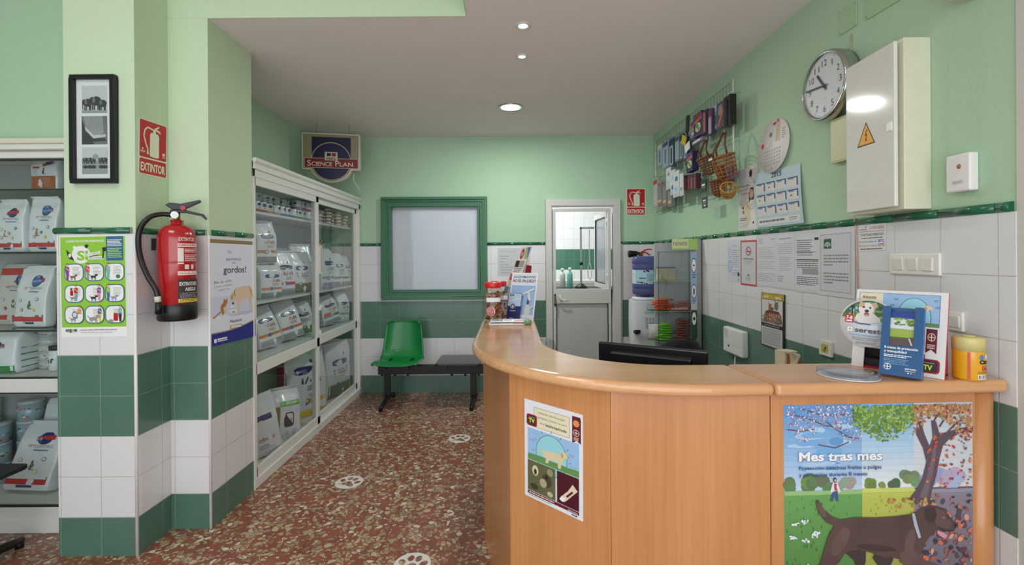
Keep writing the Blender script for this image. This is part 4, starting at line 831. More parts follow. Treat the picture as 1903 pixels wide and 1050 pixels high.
# ================================================================== the reception counter
WV = wood('beech_panels', 2, (186, 122, 72), (208, 146, 92), .32); WH = wood('beech_worktop', 0, (204, 148, 100), (224, 174, 126), .17, 60, 1.6)
WD = C(120, 74, 44, .5)
ctr = thing('reception_counter', 'curved light wood reception counter running from the treat jars to the right wall', 'counter', (.6, 2.2, 0)); KM = Matrix.Translation((-.6, -2.2, 0))
def kpart(b, name, **k): return b.build(name, ctr, KM, **k)
ZT, ZU = 1.07, 1.03
CC = (.60, 2.20)
outer = [(-.185, 3.33)] + [(CC[0] - .785*math.cos(a), CC[1] - .785*math.sin(a)) for a in [PI/2*k/28 for k in range(29)]]
inner = [(.142, 3.33)] + [(CC[0] - .458*math.cos(a), CC[1] - .503*math.sin(a)) for a in [PI/2*k/28 for k in range(29)]]
so_, si_ = at(1442, 738, Z=1.03), at(1357, 680, Z=1.07); so_ = (so_.x, 1.4225); si_ = (si_.x, 1.698)
kpart(MB().prism(outer + [so_, si_] + inner[::-1], ZU, ZT, WH), 'worktop', bevel=.018, seg=4)
kpart(MB().prism([(so_[0] + .002, so_[1]), (1.534, 1.452), (1.534, 1.705), (si_[0] + .002, si_[1])], ZU, ZT, WH), 'worktop', bevel=.012, seg=4)
bp = [(-.15, 3.28), (-.15, 2.43), (-.011, 1.783), (.316, 1.52), (.807, 1.472), (1.531, 1.497)]
for (xa, ya), (xb, yb) in zip(bp, bp[1:]):
    d = Vector((xb - xa, yb - ya, 0)); L = d.length; d.normalize(); n = Vector((-d.y, d.x, 0))
    M = Matrix((d, n, (0, 0, 1))).transposed().to_4x4(); M.translation = (xa, ya, 0)
    kpart(MB().box(.0015, L - .0015, 0, .022, 0, ZU, WV, M), 'front_panel', bevel=.0015)
    kpart(MB().box(.004, L - .004, .022, .03, 0, ZU - .01, WD, M), 'backing_panel')
kpart(MB().cyl((1.497, 1.513, 0), (1.497, 1.513, ZU), .034, WV, 24), 'corner_post')
kpart(MB().box(-.15, .115, 3.28, 3.30, 0, ZU, WV), 'end_panel')
kpart(MB().prism([(-.11, 3.27), (-.11, 2.44), (.03, 1.82), (.34, 1.57), (.81, 1.515), (1.50, 1.56), (1.50, 2.1), (.95, 2.15), (.66, 2.45), (.60, 3.27)], .72, .745, WH), 'desk_top', bevel=.003)
for x0, x1, y0, y1 in ((.57, .59, 2.5, 3.25), (1.44, 1.46, 1.6, 2.08)): kpart(MB().box(x0, x1, y0, y1, 0, .72, WV), 'desk_side')

def on_panel(k):
    (xa, ya), (xb, yb) = bp[k], bp[k + 1]; d = Vector((xb - xa, yb - ya, 0)).normalized(); n = Vector((d.y, -d.x, 0))
    def f(u, v):
        r = Vector(ray(u, v)); o = Vector((0, 0, ZC)); p = Vector((xa, ya, 0)); return o + r*((p - o).dot(n)/r.dot(n))
    return f

# mosquito poster on the second panel from the left
pf = on_panel(2)
b, I, M = sheet(pf(975, 740), pf(1083.5, 771), pf(1084, 969.5), pf(976, 918.5), 100, 168, C(226, 226, 230, .35))
CRM = C(226, 216, 184, .5); MAR = C(104, 20, 40, .4); SKY2 = C(150, 186, 222, .5); TEALC = C(150, 206, 214, .5)
I.rect(17, 10, 62, 34, C(120, 110, 100, .5)); I.rect(17.6, 10.6, 60.8, 32.8, CRM); I.text(48, 19, 'Advantix elimina pulgas', 3.6, C(70, 50, 40, .5), 46, 'c', shear=.2); I.text(48, 27, 'y garrapatas y previene a tu perro', 3.6, C(70, 50, 40, .5), 52, 'c', shear=.2); I.text(28, 36, 'de la', 3.4, C(70, 50, 40, .5), 8, shear=.2); I.text(38, 37, 'leishmaniosis', 5, C(60, 44, 36, .5), 36, bold=.02)
I.rrect(4, 24, 19, 20, 4, C(150, 30, 36, .3)); I.rrect(6.5, 26.5, 14, 15, 3, INK); I.text(13.5, 38, 'TV', 7, C(220, 220, 60, .5), 11, 'c', bold=.04); I.greek(8.5, 28.6, 10, 1, 2, 1.2, LGREY)
I.poly([(83, 6), (96, 6), (97, 10), (97, 48), (90, 44), (83, 50)], MAR); I.ell(89.5, 17, 5, 5.4, C(222, 140, 80, .5)); I.ell(89.5, 32, 5, 5.4, CRM); I.ell(89.5, 32, 4.2, 4.6, MAR); I.rect(89, 28.5, 1, 7, CRM); I.rect(86.4, 31.5, 6.2, 1, CRM); I.greek(85.5, 39, 8.5, 3, 2, 1, CRM)
I.rect(6, 48, 88, 52, SKY2); I.ell(48, 84, 27, 34, C(60, 90, 96, .5), 36); I.ell(48, 84, 26.2, 33.2, TEALC, 36); I.rect(6, 92, 88, 10, C(84, 128, 72, .5)); I.poly([(6, 92), (30, 90), (60, 93), (94, 91), (94, 102), (6, 102)], C(98, 142, 78, .5))
for a in range(7): I.line([(48 - 30*math.cos(a*PI/6), 84 - 37*math.sin(a*PI/6)), (48 - 34*math.cos(a*PI/6), 84 - 42*math.sin(a*PI/6))], .8, C(70, 80, 96, .5))
I.greek(10, 66, 8, 2, 2, .8, LGREY); I.greek(78, 70, 8, 2, 2, .8, LGREY); I.greek(82, 88, 9, 1, 2, .8, LGREY)
dg = C(216, 200, 160, .5); I.poly([(34, 79), (50, 76), (62, 75), (68, 73), (70, 82), (66, 88), (64, 99), (60, 99), (59, 90), (46, 90), (42, 98), (38, 98), (39, 90), (34, 86)], dg); I.ell(69, 74, 5.5, 5, dg); I.ell(74, 76, 3.4, 2.4, dg); I.ell(66.5, 76, 2, 4.4, C(186, 160, 110, .5)); I.line([(35, 80), (28, 82), (25, 78)], 2.2, dg); I.ell(76.8, 75.2, .9, .8, INK)
I.rect(6, 103, 49, 52, C(96, 96, 62, .5))
for x, y, rx_, ry_, c in ((20, 118, 9, 14, (206, 200, 160)), (40, 128, 14, 18, (70, 64, 46)), (46, 112, 8, 10, (150, 142, 100)), (20, 120, 4, 8, (50, 46, 34)), (34, 134, 10, 12, (170, 162, 122)), (40, 122, 4, 6, (40, 36, 30)), (18, 146, 12, 8, (60, 60, 36)), (46, 148, 8, 7, (186, 176, 140))): I.ell(x, y, rx_*.62, ry_*.62, C(*c, .5))
I.rect(58, 103, 36, 52, C(74, 16, 30, .4)); I.poly([(64, 146), (68, 139), (76, 130), (84, 116), (92, 124), (82, 136), (74, 146), (70, 150)], C(226, 206, 176, .4)); I.poly([(62, 148), (66, 141), (72, 145), (67, 151)], PAPER); I.line([(74, 140), (84, 128)], 3, MAR)
I.rect(6, 156, 88, 5, MAR); I.greek(9, 157.5, 44, 1, 2, 1.6, CRM); I.text(76, 160.2, 'advantix', 3, CRM, 16); I.greek(8, 163, 40, 1, 2, .8, LGREY); I.rect(82, 163, 5, 2, BLUE); I.rect(88, 163, 3, 2, INK)
tag(b.build('poster', M=M, recalc=False), 'white mosquito poster with a small dog under a dome on the counter', 'poster')

# big brown-dog poster on the end panel
pf = on_panel(4); tl, tr = pf(1455.5, 751), pf(1806, 748.5); zt_ = (tl.z + tr.z)/2; tl.z = tr.z = zt_; hh = .845
b, I, M = sheet(tl, tr, tr - Vector((0, 0, hh)), tl - Vector((0, 0, hh)), 112, 112*hh/(tr - tl).length, C(216, 220, 226, .3, coat=.5), eps=.00006)
rg = random.Random(5); HH = 112*hh/(tr - tl).length
G = lambda *c: C(*c, .45, coat=.5)
n = 14
for k in range(n):
    f = k/(n - 1); y = 50*k/n
    I.rect(0, y, 46, 50/n + .1, G(int(92 + 96*f), int(150 + 60*f), int(206 + 26*f))); I.k -= .25
    I.rect(46, y, 31, 50/n + .1, G(int(120 + 112*f), int(178 + 56*f), int(226 + 4*f))); I.k -= .25
    I.rect(77, y, 35, 50/n + .1, G(int(196 + 20*f), int(204 + 16*f), int(216 + 6*f))); I.k -= .25
I.k += 1
for _ in range(26): I.ell(rg.uniform(10, 36), rg.uniform(12, 40), rg.uniform(3, 9), rg.uniform(.8, 2.4), G(*rg.choice([(118, 172, 218), (170, 204, 232), (96, 152, 204)])))
# far trees and lawn
I.rect(0, 50, 46, HH - 50, G(88, 150, 74)); I.rect(46, 49, 31, HH - 49, G(176, 190, 74)); I.rect(77, 49, 35, HH - 49, G(112, 104, 112))
for k in range(36):
    y = 51.5 + k*(HH - 51.5)/36; f = k/36; I.rect(0, y, 46, (HH - 51.5)/36 + .05, G(int(104 - 44*f), int(162 - 66*f), int(86 - 44*f))); I.k -= .25; I.rect(46, y, 31, (HH - 51.5)/36 + .05, G(int(190 - 84*f), int(196 - 84*f), int(88 - 36*f))); I.k -= .25; I.rect(77, y, 35, (HH - 51.5)/36 + .05, G(int(142 - 66*f), int(132 - 62*f), int(146 - 62*f))); I.k -= .25
I.k += 1
for x, y, r_, c in ((4, 46, 6, (96, 128, 84)), (12, 45, 8, (104, 134, 72)), (20, 45, 7, (92, 122, 72)), (26, 47, 4, (96, 130, 80)), (37, 46, 5.5, (150, 160, 150)), (33, 48, 4, (140, 156, 140)), (50, 46, 4.5, (110, 140, 70)), (57, 47, 3, (128, 150, 84)), (66, 47, 5, (70, 110, 66)), (74, 43, 6, (110, 136, 96)), (78, 45, 5, (120, 140, 110)), (92, 42, 7, (168, 168, 196)), (100, 44, 8, (180, 180, 204)), (86, 46, 6, (158, 160, 188))):
    for _ in range(5): I.ell(x + rg.uniform(-r_, r_)*.5, y + rg.uniform(-r_, r_)*.35, r_*.55, r_*.5, G(*[min(255, max(0, q + rg.randint(-14, 14))) for q in c]), 10)
I.rect(0, 49.5, 46, 2.4, G(150, 190, 120)); I.rect(46, 48.8, 31, 2.4, G(204, 210, 110)); I.rect(77, 50, 35, 2, G(150, 150, 170))
for _ in range(230):
    x = rg.uniform(0, 77); y = rg.uniform(54, HH - 3); d_ = (y - 50)/60; base = (70, 138, 60) if x < 46 else (150, 166, 58); c = [min(255, max(0, q + rg.choice((-26, -12, 14)))) for q in base]
    I.poly([(x, y), (x + .5 + d_, y), (x + .4 + rg.uniform(-.6, .6), y - 1.2 - 2.2*d_)], G(*c)); I.k -= .24
# big tree
TRK = G(92, 74, 86); tr2 = G(116, 98, 108)
I.poly([(73, 56), (78, 50), (82, 42), (84, 34), (82, 26), (78, 18), (79, 10), (81, 11), (83, 18), (86, 25), (88, 20), (87, 10), (90, 11), (92, 18), (97, 17), (104, 15), (112, 14), (112, 17), (104, 18), (98, 21), (94, 25), (92, 32), (90, 42), (87, 52), (86, 58), (79, 57)], TRK); I.poly([(80, 54), (84, 44), (87, 32), (88, 26), (90, 26), (89, 36), (86, 48), (84, 57)], tr2)
for p in ([(92, 14), (96, 8), (104, 4)], [(94, 20), (102, 12), (110, 8)], [(88, 12), (92, 5), (98, 1)], [(80, 10), (76, 5), (70, 3)]): I.line(p, 1, TRK)
def leaves(n, x0, x1, fy, cols, s0, s1):
    for _ in range(n):
        x = rg.uniform(x0, x1); y0_, y1_ = fy(x); y = rg.uniform(y0_, y1_); s = rg.uniform(s0, s1); x = min(max(x, s + .6), 111.4 - s); y = max(y, s + .6)
        k0 = I.k; I.ell(x, y, s, s*rg.uniform(.45, .8), G(*rg.choice(cols)), 7, rg.uniform(0, 3)); I.k = k0 + .012
for p in ([(2, 5), (12, 7), (24, 12), (34, 14)], [(24, 9), (30, 14), (38, 19), (44, 20)], [(18, 14), (10, 15), (2, 14)], [(20, 23), (30, 25), (38, 22)], [(10, 2), (22, 6), (38, 6)]): I.line(p, .6, G(96, 76, 86))
leaves(360, 2, 48, lambda x: (0, 8 + 14*abs(math.sin(x*.12))), [(226, 200, 214), (206, 178, 196), (238, 222, 230), (150, 120, 132), (190, 176, 200)], .3, .8)
leaves(60, 42, 76, lambda x: (0, 5 + 12*math.sin((x - 38)/42*PI)), [(104, 140, 66), (126, 160, 80), (96, 128, 60)], 2, 4)
leaves(420, 40, 78, lambda x: (0, 9 + 13*math.sin((x - 38)/42*PI)), [(120, 164, 62), (148, 182, 84), (96, 140, 58), (176, 196, 120), (82, 120, 56)], .35, 1.1)
leaves(40, 78, 112, lambda x: (0, 10 + 6*math.sin((x - 60)*.16)), [(176, 130, 96), (160, 120, 84), (186, 160, 120)], 1.6, 3.4)
leaves(380, 76, 112, lambda x: (0, 15 + 7*math.sin((x - 60)*.16)), [(196, 98, 60), (176, 116, 60), (150, 146, 70), (206, 130, 84), (120, 70, 60), (214, 168, 130)], .35, 1.1)
leaves(80, 84, 112, lambda x: (18, 50), [(206, 96, 66), (190, 70, 60), (226, 140, 96), (120, 84, 96)], .5, 1.3)
leaves(300, 77, 112, lambda x: (54, HH - 1), [(206, 112, 80), (176, 90, 70), (226, 160, 130), (96, 60, 70), (60, 50, 70), (80, 76, 96)], .6, 2.2)
leaves(40, 60, 90, lambda x: (55, 60), [(176, 140, 70), (150, 110, 70), (196, 150, 80)], .5, 1.6)
# walker
I.ell(29.6, 43.4, 1, 1.4, G(60, 40, 50)); I.poly([(28.2, 45), (31, 45), (33, 50), (31.6, 51), (30.6, 48), (28.6, 51), (26.6, 50.4)], G(226, 222, 226)); I.poly([(29, 45.4), (30.6, 45.4), (30.4, 49.4), (29.2, 49.4)], G(196, 40, 70)); I.poly([(28.2, 50), (31, 50), (31.6, 55.6), (30.4, 55.6), (29.6, 52), (28, 55.8), (26.8, 55.4)], G(62, 84, 140)); I.ell(29.7, 43.6, .6, .8, SKIN)
for x, y in ((5, 76), (12, 78), (17, 75), (19, 74), (12, 93), (6, 68), (12, 67), (2, 93), (8, 95)):
    for _ in range(7): I.ell(x + rg.uniform(-2, 2), y + rg.uniform(-1, 1), .9, .5, G(226, 232, 238), 6, rg.uniform(0, 3))
# the dog
DB, DH, DD = C(84, 62, 58, .45, var=.45, scale=9, coat=.5), C(100, 76, 72, .45, var=.4, scale=14, coat=.5), C(62, 45, 45, .45, var=.4, scale=12, coat=.5)
Z = lambda p: [((x - 105)/10, (y - 95)/10) for x, y in p]
I.poly(Z([(640, 940), (745, 960), (740, 1000), (700, 1075), (640, 1130), (600, 1130), (660, 1040), (620, 985)]), DD)
I.poly(Z([(455, 945), (580, 930), (578, 1000), (562, 1060), (548, 1120), (510, 1125), (525, 1060), (515, 1000)]), DD)
I.poly(Z([(285, 650), (292, 641), (305, 643), (330, 692), (382, 738), (432, 757), (520, 746), (640, 750), (760, 745), (850, 735), (880, 716), (930, 698), (985, 690), (1040, 705), (1072, 745), (1110, 790), (1119, 812), (1106, 840), (1062, 838), (1035, 848), (1000, 832), (965, 862), (935, 900), (915, 950), (900, 990), (860, 1010), (800, 1000), (740, 985), (690, 980), (600, 950), (520, 930), (460, 945), (425, 1000), (370, 1045), (300, 1075), (272, 1115), (238, 1112), (290, 1045), (318, 985), (335, 920), (362, 845), (392, 792), (345, 770), (303, 715)]), DB)
I.poly(Z([(780, 960), (860, 935), (905, 980), (940, 1010), (1010, 1035), (1070, 1075), (1066, 1100), (1010, 1098), (900, 1075), (820, 1045), (780, 1010)]), DH)
for x, y, rx_, ry_, c, r_ in ((430, 880, 4, 9, DH, .5), (640, 925, 12, 2, DD, .12), (320, 700, 1.6, 5, DH, -.5), (840, 900, 3, 8, DH, .2), (1040, 790, 5, 3, DH, .3), (1000, 735, 6, 3, DH, .3)): I.ell((x - 105)/10, (y - 95)/10, rx_, ry_, c, 20, r_)
I.poly(Z([(925, 705), (990, 698), (1003, 745), (985, 785), (955, 790), (930, 765)]), DD); I.poly(Z([(853, 733), (868, 729), (884, 790), (907, 872), (892, 878), (866, 800)]), G(176, 186, 206))
I.ell((1043 - 105)/10, (763 - 95)/10, .7, .6, G(210, 200, 190)); I.ell((1043 - 105)/10, (764 - 95)/10, .5, .5, INK); I.ell((1112 - 105)/10, (806 - 95)/10, 1.1, 1.4, INK); I.poly(Z([(1006, 832), (1040, 846), (1066, 866), (1050, 882), (1020, 866), (1004, 848)]), G(216, 150, 160)); I.line(Z([(1100, 838), (1050, 836), (1010, 815)]), .7, INK)
for k_ in range(40): I.ell(rg.uniform(18, 92), HH - rg.uniform(2, 16), 1.5, .5, G(*rg.choice([(70, 120, 60), (120, 140, 60), (96, 80, 70)])), 6)
I.k += 4
I.text(8.6, 32.4, 'Mes tras mes', 5.2, G(110, 130, 170), 49, bold=.03); I.text(8.3, 32.0, 'Mes tras mes', 5.2, PAPER, 49, bold=.03)
TXB = G(40, 70, 130); I.text(8.3, 37.2, 'Protección continua frente a pulgas', 2.1, TXB, 48.6, bold=.015); I.text(8.3, 41, 'y garrapatas durante 8 meses', 2.1, TXB, 40.2, bold=.015)
tag(b.build('poster', M=M, recalc=False), 'large park poster of a brown dog reading Mes tras mes on the counter front', 'poster')

# ------------------------------------------------------------------ things on the counter's far end
ZW = ZT + .0008
JGL = glass('jar_plastic', (.93, .91, .88), .03, 1.6)
def jar(x, y, label, rz):
    t = thing('treat_jar', label, 'jar', M=Matrix.Translation((x, y, ZW)) @ Matrix.Rotation(rz, 4, 'Z') @ Matrix.Scale(.92, 4, (0, 0, 1)), group='red-lidded treat jars')
    r = .064; MB().lathe([(r*.8, .0), (r*.95, .006), (r, .03), (r, .165), (r*.97, .185), (r*.82, .212), (r*.72, .222), (r*.72, .232)], JGL, 36).build('jar_body', t)
    MB().lathe([(r*.76, .224), (r*.80, .228), (r*.80, .252), (r*.76, .258), (1e-5, .259)], C(214, 34, 34, .3), 36).build('lid', t)
    rg = random.Random(int(x*1000)); b = MB(); tc = [C(176, 128, 78, .6), C(150, 96, 56, .6), C(200, 150, 96, .6), C(120, 72, 42, .6)]
    for k in range(110):
        a, q, z = rg.uniform(0, 2*PI), .040*math.sqrt(rg.random()), rg.uniform(.014, .185)
        b.boxq((q*math.cos(a), q*math.sin(a), z), (.032, .012, .010), rg.choice(tc), rg.uniform(0, 3), rg.uniform(-.6, .6), rg.uniform(-.8, .8))
    o = b.build('dog_biscuits', t, bevel=.002); o['kind'] = 'stuff'
    b = MB(); I = Ink(b, lambda u, v, k: Vector(((r + .0007 + .0002*k)*math.sin((u - 50)/50*PI), -(r + .0007 + .0002*k)*math.cos((u - 50)/50*PI), .2*(1 - v/100))), sub=8)
    I.rect(38, 18, 22, 14, PAPER); I.build = None
    for cx_, cy_ in ((45, 62), (69, 47)):
        I.ell(cx_, cy_, 6.4, 14, PAPER, 28); I.ell(cx_, cy_, 5.9, 12.8, C(186, 30, 50, .4), 28); pts = [(cx_ + (.6 + .38*a)*math.cos(a), cy_ + (.6 + .38*a)*2.15*math.sin(a)) for a in [k*.35 for k in range(38)]]; I.line(pts, .9, C(240, 214, 214, .5))
    b.build('sticker', t, recalc=False)
jp = at(917, 601, Z=ZT)
jar(jp.x - .004, jp.y + .06, 'clear treat jar with two red swirl stickers and a red lid, in front', .15)
jar(jp.x + .026, jp.y + .196, 'clear red-lidded treat jar standing behind the other jar', .5)

# leishmaniosis leaflet card with a pocket
p = at(964, 594, Z=ZT); rzc = -.50
M = Matrix.Translation((p.x + .006, p.y - .05, ZW)) @ Matrix.Rotation(rzc, 4, 'Z') @ Matrix.Rotation(-.26, 4, 'X')
t = thing('leaflet_display', 'upright blue card reading LA LEISHMANIOSIS NO ES UN JUEGO beside the treat jars', 'leaflet display', M=M)
wc, hc = .182, .30
b = MB(); b.box(-wc/2, wc/2, 0, .003, 0, hc, PAPER); I = Ink(b, flat_map(100, 180, wc, hc))
I.rect(4, 4, 92, 172, C(214, 222, 236, .4)); I.rect(4, 46, 92, 112, C(150, 184, 226, .4)); I.rect(4, 30, 92, 18, C(222, 228, 238, .4)); I.text(50, 20, 'LA LEISHMANIOSIS', 9, C(50, 46, 50, .5), 84, 'c', bold=.015); I.text(50, 36, 'NO ES UN JUEGO', 11, C(50, 46, 50, .5), 88, 'c', bold=.03)
DM = C(222, 220, 210, .5); 
for pts in ([(34, 84), (92, 56), (93, 64), (36, 92)], [(66, 74), (74, 72), (84, 104), (76, 107)], [(8, 98), (52, 82), (53, 89), (10, 105)], [(40, 96), (47, 94), (56, 122), (49, 124)], [(80, 128), (92, 122), (94, 130), (82, 136)]):
    I.poly([(x + 1, y + 2) for x, y in pts], C(90, 110, 150, .5)); I.poly(pts, DM)
    for k in range(6): f = (k + .5)/6; I.ell(pts[0][0]*(1 - f) + pts[2][0]*f, pts[0][1]*(1 - f) + pts[2][1]*f, .9, .9, INK, 8)
I.poly([(62, 158), (64, 130), (70, 118), (78, 120), (84, 140), (82, 158)], C(206, 204, 200, .5)); I.ell(73, 112, 5, 8, C(90, 76, 66, .5)); I.poly([(70, 106), (69, 96), (74, 104)], INK)
b.build('back_card', t, recalc=False)
b = MB(); b.box(-wc/2 + .004, wc/2 - .085, -.02, -.018, 0, .165, C(36, 44, 92, .4)); I = Ink(b, flat_map(100, 190, wc - .089, .165, Matrix.Translation((-.0405, 0, 0)), .0205))
I.rect(2, 2, 96, 90, C(176, 202, 232, .4)); I.rect(10, 8, 30, 12, INK); I.rect(14, 12, 20, 4, YEL); I.poly([(2, 56), (96, 30), (97, 38), (2, 64)], DM); I.rect(2, 92, 96, 96, C(36, 42, 96, .4)); I.ell(40, 92, 20, 20, C(150, 160, 180, .4)); I.ell(40, 92, 15, 15, C(90, 100, 130, .4)); I.ell(40, 94, 6, 9, DM); I.greek(24, 124, 40, 1, 3, 4, DM); I.text(40, 180, 'Bayer', 7, DM, 26, 'c')
b.box(-wc/2 + .004, wc/2 - .085, -.018, 0, 0, .012, PAPER)
b.build('front_leaflet', t, recalc=False)
MB().prism([(0, .004), (.03, .004), (.008, .16)], -.02, .02, PAPER, Matrix.Rotation(PI/2, 4, 'Z') @ Matrix.Rotation(PI/2, 4, 'X')).build('rear_strut', t)

# red stepped brochure stand
p = at(985, 590, Z=ZT); rs = -1.0
t = thing('brochure_stand', 'red stepped brochure stand leaning behind the blue leaflet card', 'brochure stand', M=Matrix.Translation((-.055, 3.17, ZW)) @ Matrix.Rotation(rs, 4, 'Z') @ Matrix.Scale(1.22, 4))
b = MB(); b.prism([(.11, 0), (.17, 0), (.166, .02), (.142, .20), (.150, .27), (.12, .275), (.10, .20), (.128, .17)], -.004, .004, C(150, 20, 36, .3), Matrix.Translation((-.055, 0, 0)) @ Matrix.Rotation(PI/2, 4, 'Z') @ Matrix.Rotation(PI/2, 4, 'X'))
b.prism([(.11, 0), (.17, 0), (.166, .02), (.142, .20), (.150, .27), (.12, .275), (.10, .20), (.128, .17)], -.004, .004, C(150, 20, 36, .3), Matrix.Translation((.055, 0, 0)) @ Matrix.Rotation(PI/2, 4, 'Z') @ Matrix.Rotation(PI/2, 4, 'X')); b.box(-.055, .055, -.02, .168, 0, .006, C(150, 20, 36, .3)); b.build('rack', t)
b = MB(); b.cyl((-.06, .11, .27), (-.0625, .11, .27), .004, WHITE, 8); b.build('rivet', t)
bro = [((214, 220, 226), (70, 120, 150), (150, 180, 190)), ((224, 222, 214), (206, 96, 80), (120, 150, 120)), ((230, 228, 226), (70, 40, 44), (170, 160, 150)), ((232, 220, 216), (190, 60, 80), (170, 190, 140))]
for k in range(4):
    Mb = M_ = Matrix.Translation((0, -.012 + .038*k, .012 + .072*k)) @ Matrix.Rotation(-.36, 4, 'X')
    MB().box(-.053, .053, -.006, -.003, 0, .075, ACRYL, Mb).build('clear_pocket', t)
    b = MB(); b.box(-.05, .05, -.002, .004, .002, .16, C(*bro[k][0], .4), Mb); I = Ink(b, flat_map(100, 160, .10, .158, Mb @ Matrix.Translation((0, 0, .002)), .0025))
    if k == 3: I.ell(30, 44, 18, 34, C(176, 70, 96, .4)); I.poly([(50, 6), (96, 2), (96, 60), (60, 100)], C(160, 186, 120, .4)); I.poly([(70, 4), (96, 2), (96, 90)], C(80, 110, 170, .4)); I.greek(20, 36, 20, 4, 5, 2.4, PAPER)
    else: I.rect(6, 8, 40, 40, C(*bro[k][1], .4)); I.rect(50, 8, 44, 40, C(*bro[k][2], .4)); I.greek(10, 56, 80, 5, 9, 3, C(*bro[k][1], .4))
    o = b.build('brochure', None, M=t.matrix_world.copy(), recalc=False); tag(o, ['pale brochure in the lowest step of the red brochure stand', 'brochure with an orange square in the second step of the red stand', 'brochure with dark print in the third step of the red stand', 'multicoloured brochure with a pink oval at the top of the red stand'][k], 'brochure', 'brochures in the red stand')

# papers lying before the jars
p = at(945, 602, Z=ZT)
for k, (dx, dy, rz, c, lb) in enumerate(((0, .0, .05, PAPER, 'glossy white leaflet lying before the treat jars, underneath'), (.01, .022, -.05, C(226, 228, 232, .3), 'white leaflet with a folded edge on top of the other before the jars'))):
    t = MB()
    def leaf(u, v, k=k): return Vector(((u - .5)*.23, (v - .5)*.10, .002 + .012*k + .012*math.sin(PI*v)*(1 if k else .6)))
    t.grid(leaf, 10, 8, c); I = Ink(t, lambda x, y, q: leaf(x/100, 1 - y/100) + Vector((0, 0, .0008 + .0002*q)), sub=4); I.rect(6, 70, 26, 14, C(150, 156, 170, .4)); I.rect(60, 76, 30, 10, C(206, 120, 120, .4)); I.greek(36, 74, 20, 2, 8, 3, LGREY); I.rect(84, 60, 14, 30, C(120, 160, 110, .4))
    o = t.build('leaflet', M=Matrix.Translation((p.x + dx, p.y + dy, ZW)) @ Matrix.Rotation(rz, 4, 'Z'), recalc=False); so = o.modifiers.new('thickness', 'SOLIDIFY'); so.thickness = .0015; tag(o, lb, 'leaflet')
q = at(979, 602, Z=ZT); t = thing('roll_dispenser', 'small green and white roll at the end of the leaflets', 'roll', (q.x + .005, q.y - .035, ZW)); MB().cyl((-.02, 0, .013), (.02, .0, .013), .013, C(120, 160, 110, .3), 20).build('roll', t); MB().cyl((-.0205, 0, .013), (.0205, 0, .013), .006, WHITE, 12).build('core', t)

# ------------------------------------------------------------------ right end of the counter
bl_, br_ = at(1577, 690, Z=ZT), at(1759, 709.5, Z=ZT); bl_ = Vector((1.185, 1.645, ZT)); br_.y += .004
ang = math.atan2(br_.y - bl_.y, br_.x - bl_.x); wd = (br_ - bl_).length; md = (bl_ + br_)/2
M = Matrix.Translation((md.x + .010, md.y + .014, ZW)) @ Matrix.Rotation(ang, 4, 'Z')
t = thing('display_box', 'white cardboard counter display with a dog under a dome and red edges', 'counter display', M=M)
hb = .272; L_ = Matrix.Rotation(-.21, 4, 'X'); WC = C(226, 222, 218, .35)
b = MB()
for a in ((-wd/2, -wd/2 + .035, 0, .07), (wd/2 - .05, wd/2, 0, .07), (-wd/2, wd/2, .07, hb)): b.box(a[0], a[1], 0, .004, a[2], a[3], WC, L_)
b.box(wd/2, wd/2 + .0012, 0, .0042, 0, hb, C(206, 50, 80, .4), L_)
I = Ink(b, flat_map(100, 105, wd, hb, L_)); I.rect(4, 4, 27, 30, CRM); I.rect(31.5, 4, 61, 40, C(150, 184, 220, .4)); I.line([(4, 4), (92, 4), (92, 44), (31, 44), (4, 36), (4, 4)], .5, C(70, 90, 120, .4))
I.text(7, 12, 'Advantix', 4, C(70, 50, 40, .5), 17, bold=.02, shear=.15); I.greek(7, 15, 18, 4, 4.6, 1.7, C(90, 70, 56, .5), .5)
I.ell(66, 34, 18, 26, C(60, 96, 120, .4), 36); I.ell(66, 34, 17.3, 25.3, C(150, 206, 220, .4), 36); I.rect(31.5, 44, 61, 20, WC); I.rect(31.5, 39, 61, 4.6, C(96, 138, 84, .5)); I.poly([(52, 26), (64, 22), (74, 20), (78, 18), (80, 24), (76, 27), (76, 38), (73, 38), (72, 30), (60, 30), (58, 38), (55, 38), (54, 30)], DOGC); I.ell(80, 20, 4, 3, DOGC); I.ell(83, 21, 2.4, 1.6, DOGC); I.ell(78, 21, 1.4, 3, DOGD)
for x, y in ((40, 18), (86, 10), (88, 18), (36, 26), (44, 10)): I.greek(x, y, 5, 2, 1.6, .6, C(70, 84, 110, .5))
I.poly([(80, 46), (91, 46), (91, 76), (85.5, 71), (80, 76)], MAR); I.ell(85.5, 56, 4, 5, CRM); I.ell(85.5, 56, 3.3, 4.2, MAR); I.rect(85, 52.4, 1, 7.4, CRM); I.rect(82.6, 55.6, 6, 1, CRM); I.greek(81.5, 65, 8, 3, 2, .9, CRM)
I.rrect(72, 83, 23, 17, 4, C(150, 30, 36, .3)); I.rrect(74, 85, 19, 13, 3, INK); I.text(83.5, 96, 'TV', 6, C(220, 220, 60, .5), 9, 'c', bold=.04); I.greek(77, 87, 13, 1, 2, 1, LGREY)
b.build('printed_front', t, recalc=False)
b = MB(); b.box(-wd/2 + .01, wd/2 - .01, .01, .085, 0, .006, C(150, 16, 44, .4)); b.box(-wd/2 + .01, wd/2 - .01, .078, .082, 0, .20, C(40, 24, 30, .5)); b.box(-wd/2 + .01, -wd/2 + .013, .04, .08, 0, .17, WC); b.box(wd/2 - .013, wd/2 - .01, .04, .08, 0, .17, C(206, 50, 80, .4)); b.build('tray', t)
MB().box(-wd/2 + .03, .02, .02, .07, .007, .03, C(30, 30, 34, .4)).build('black_pack', t)
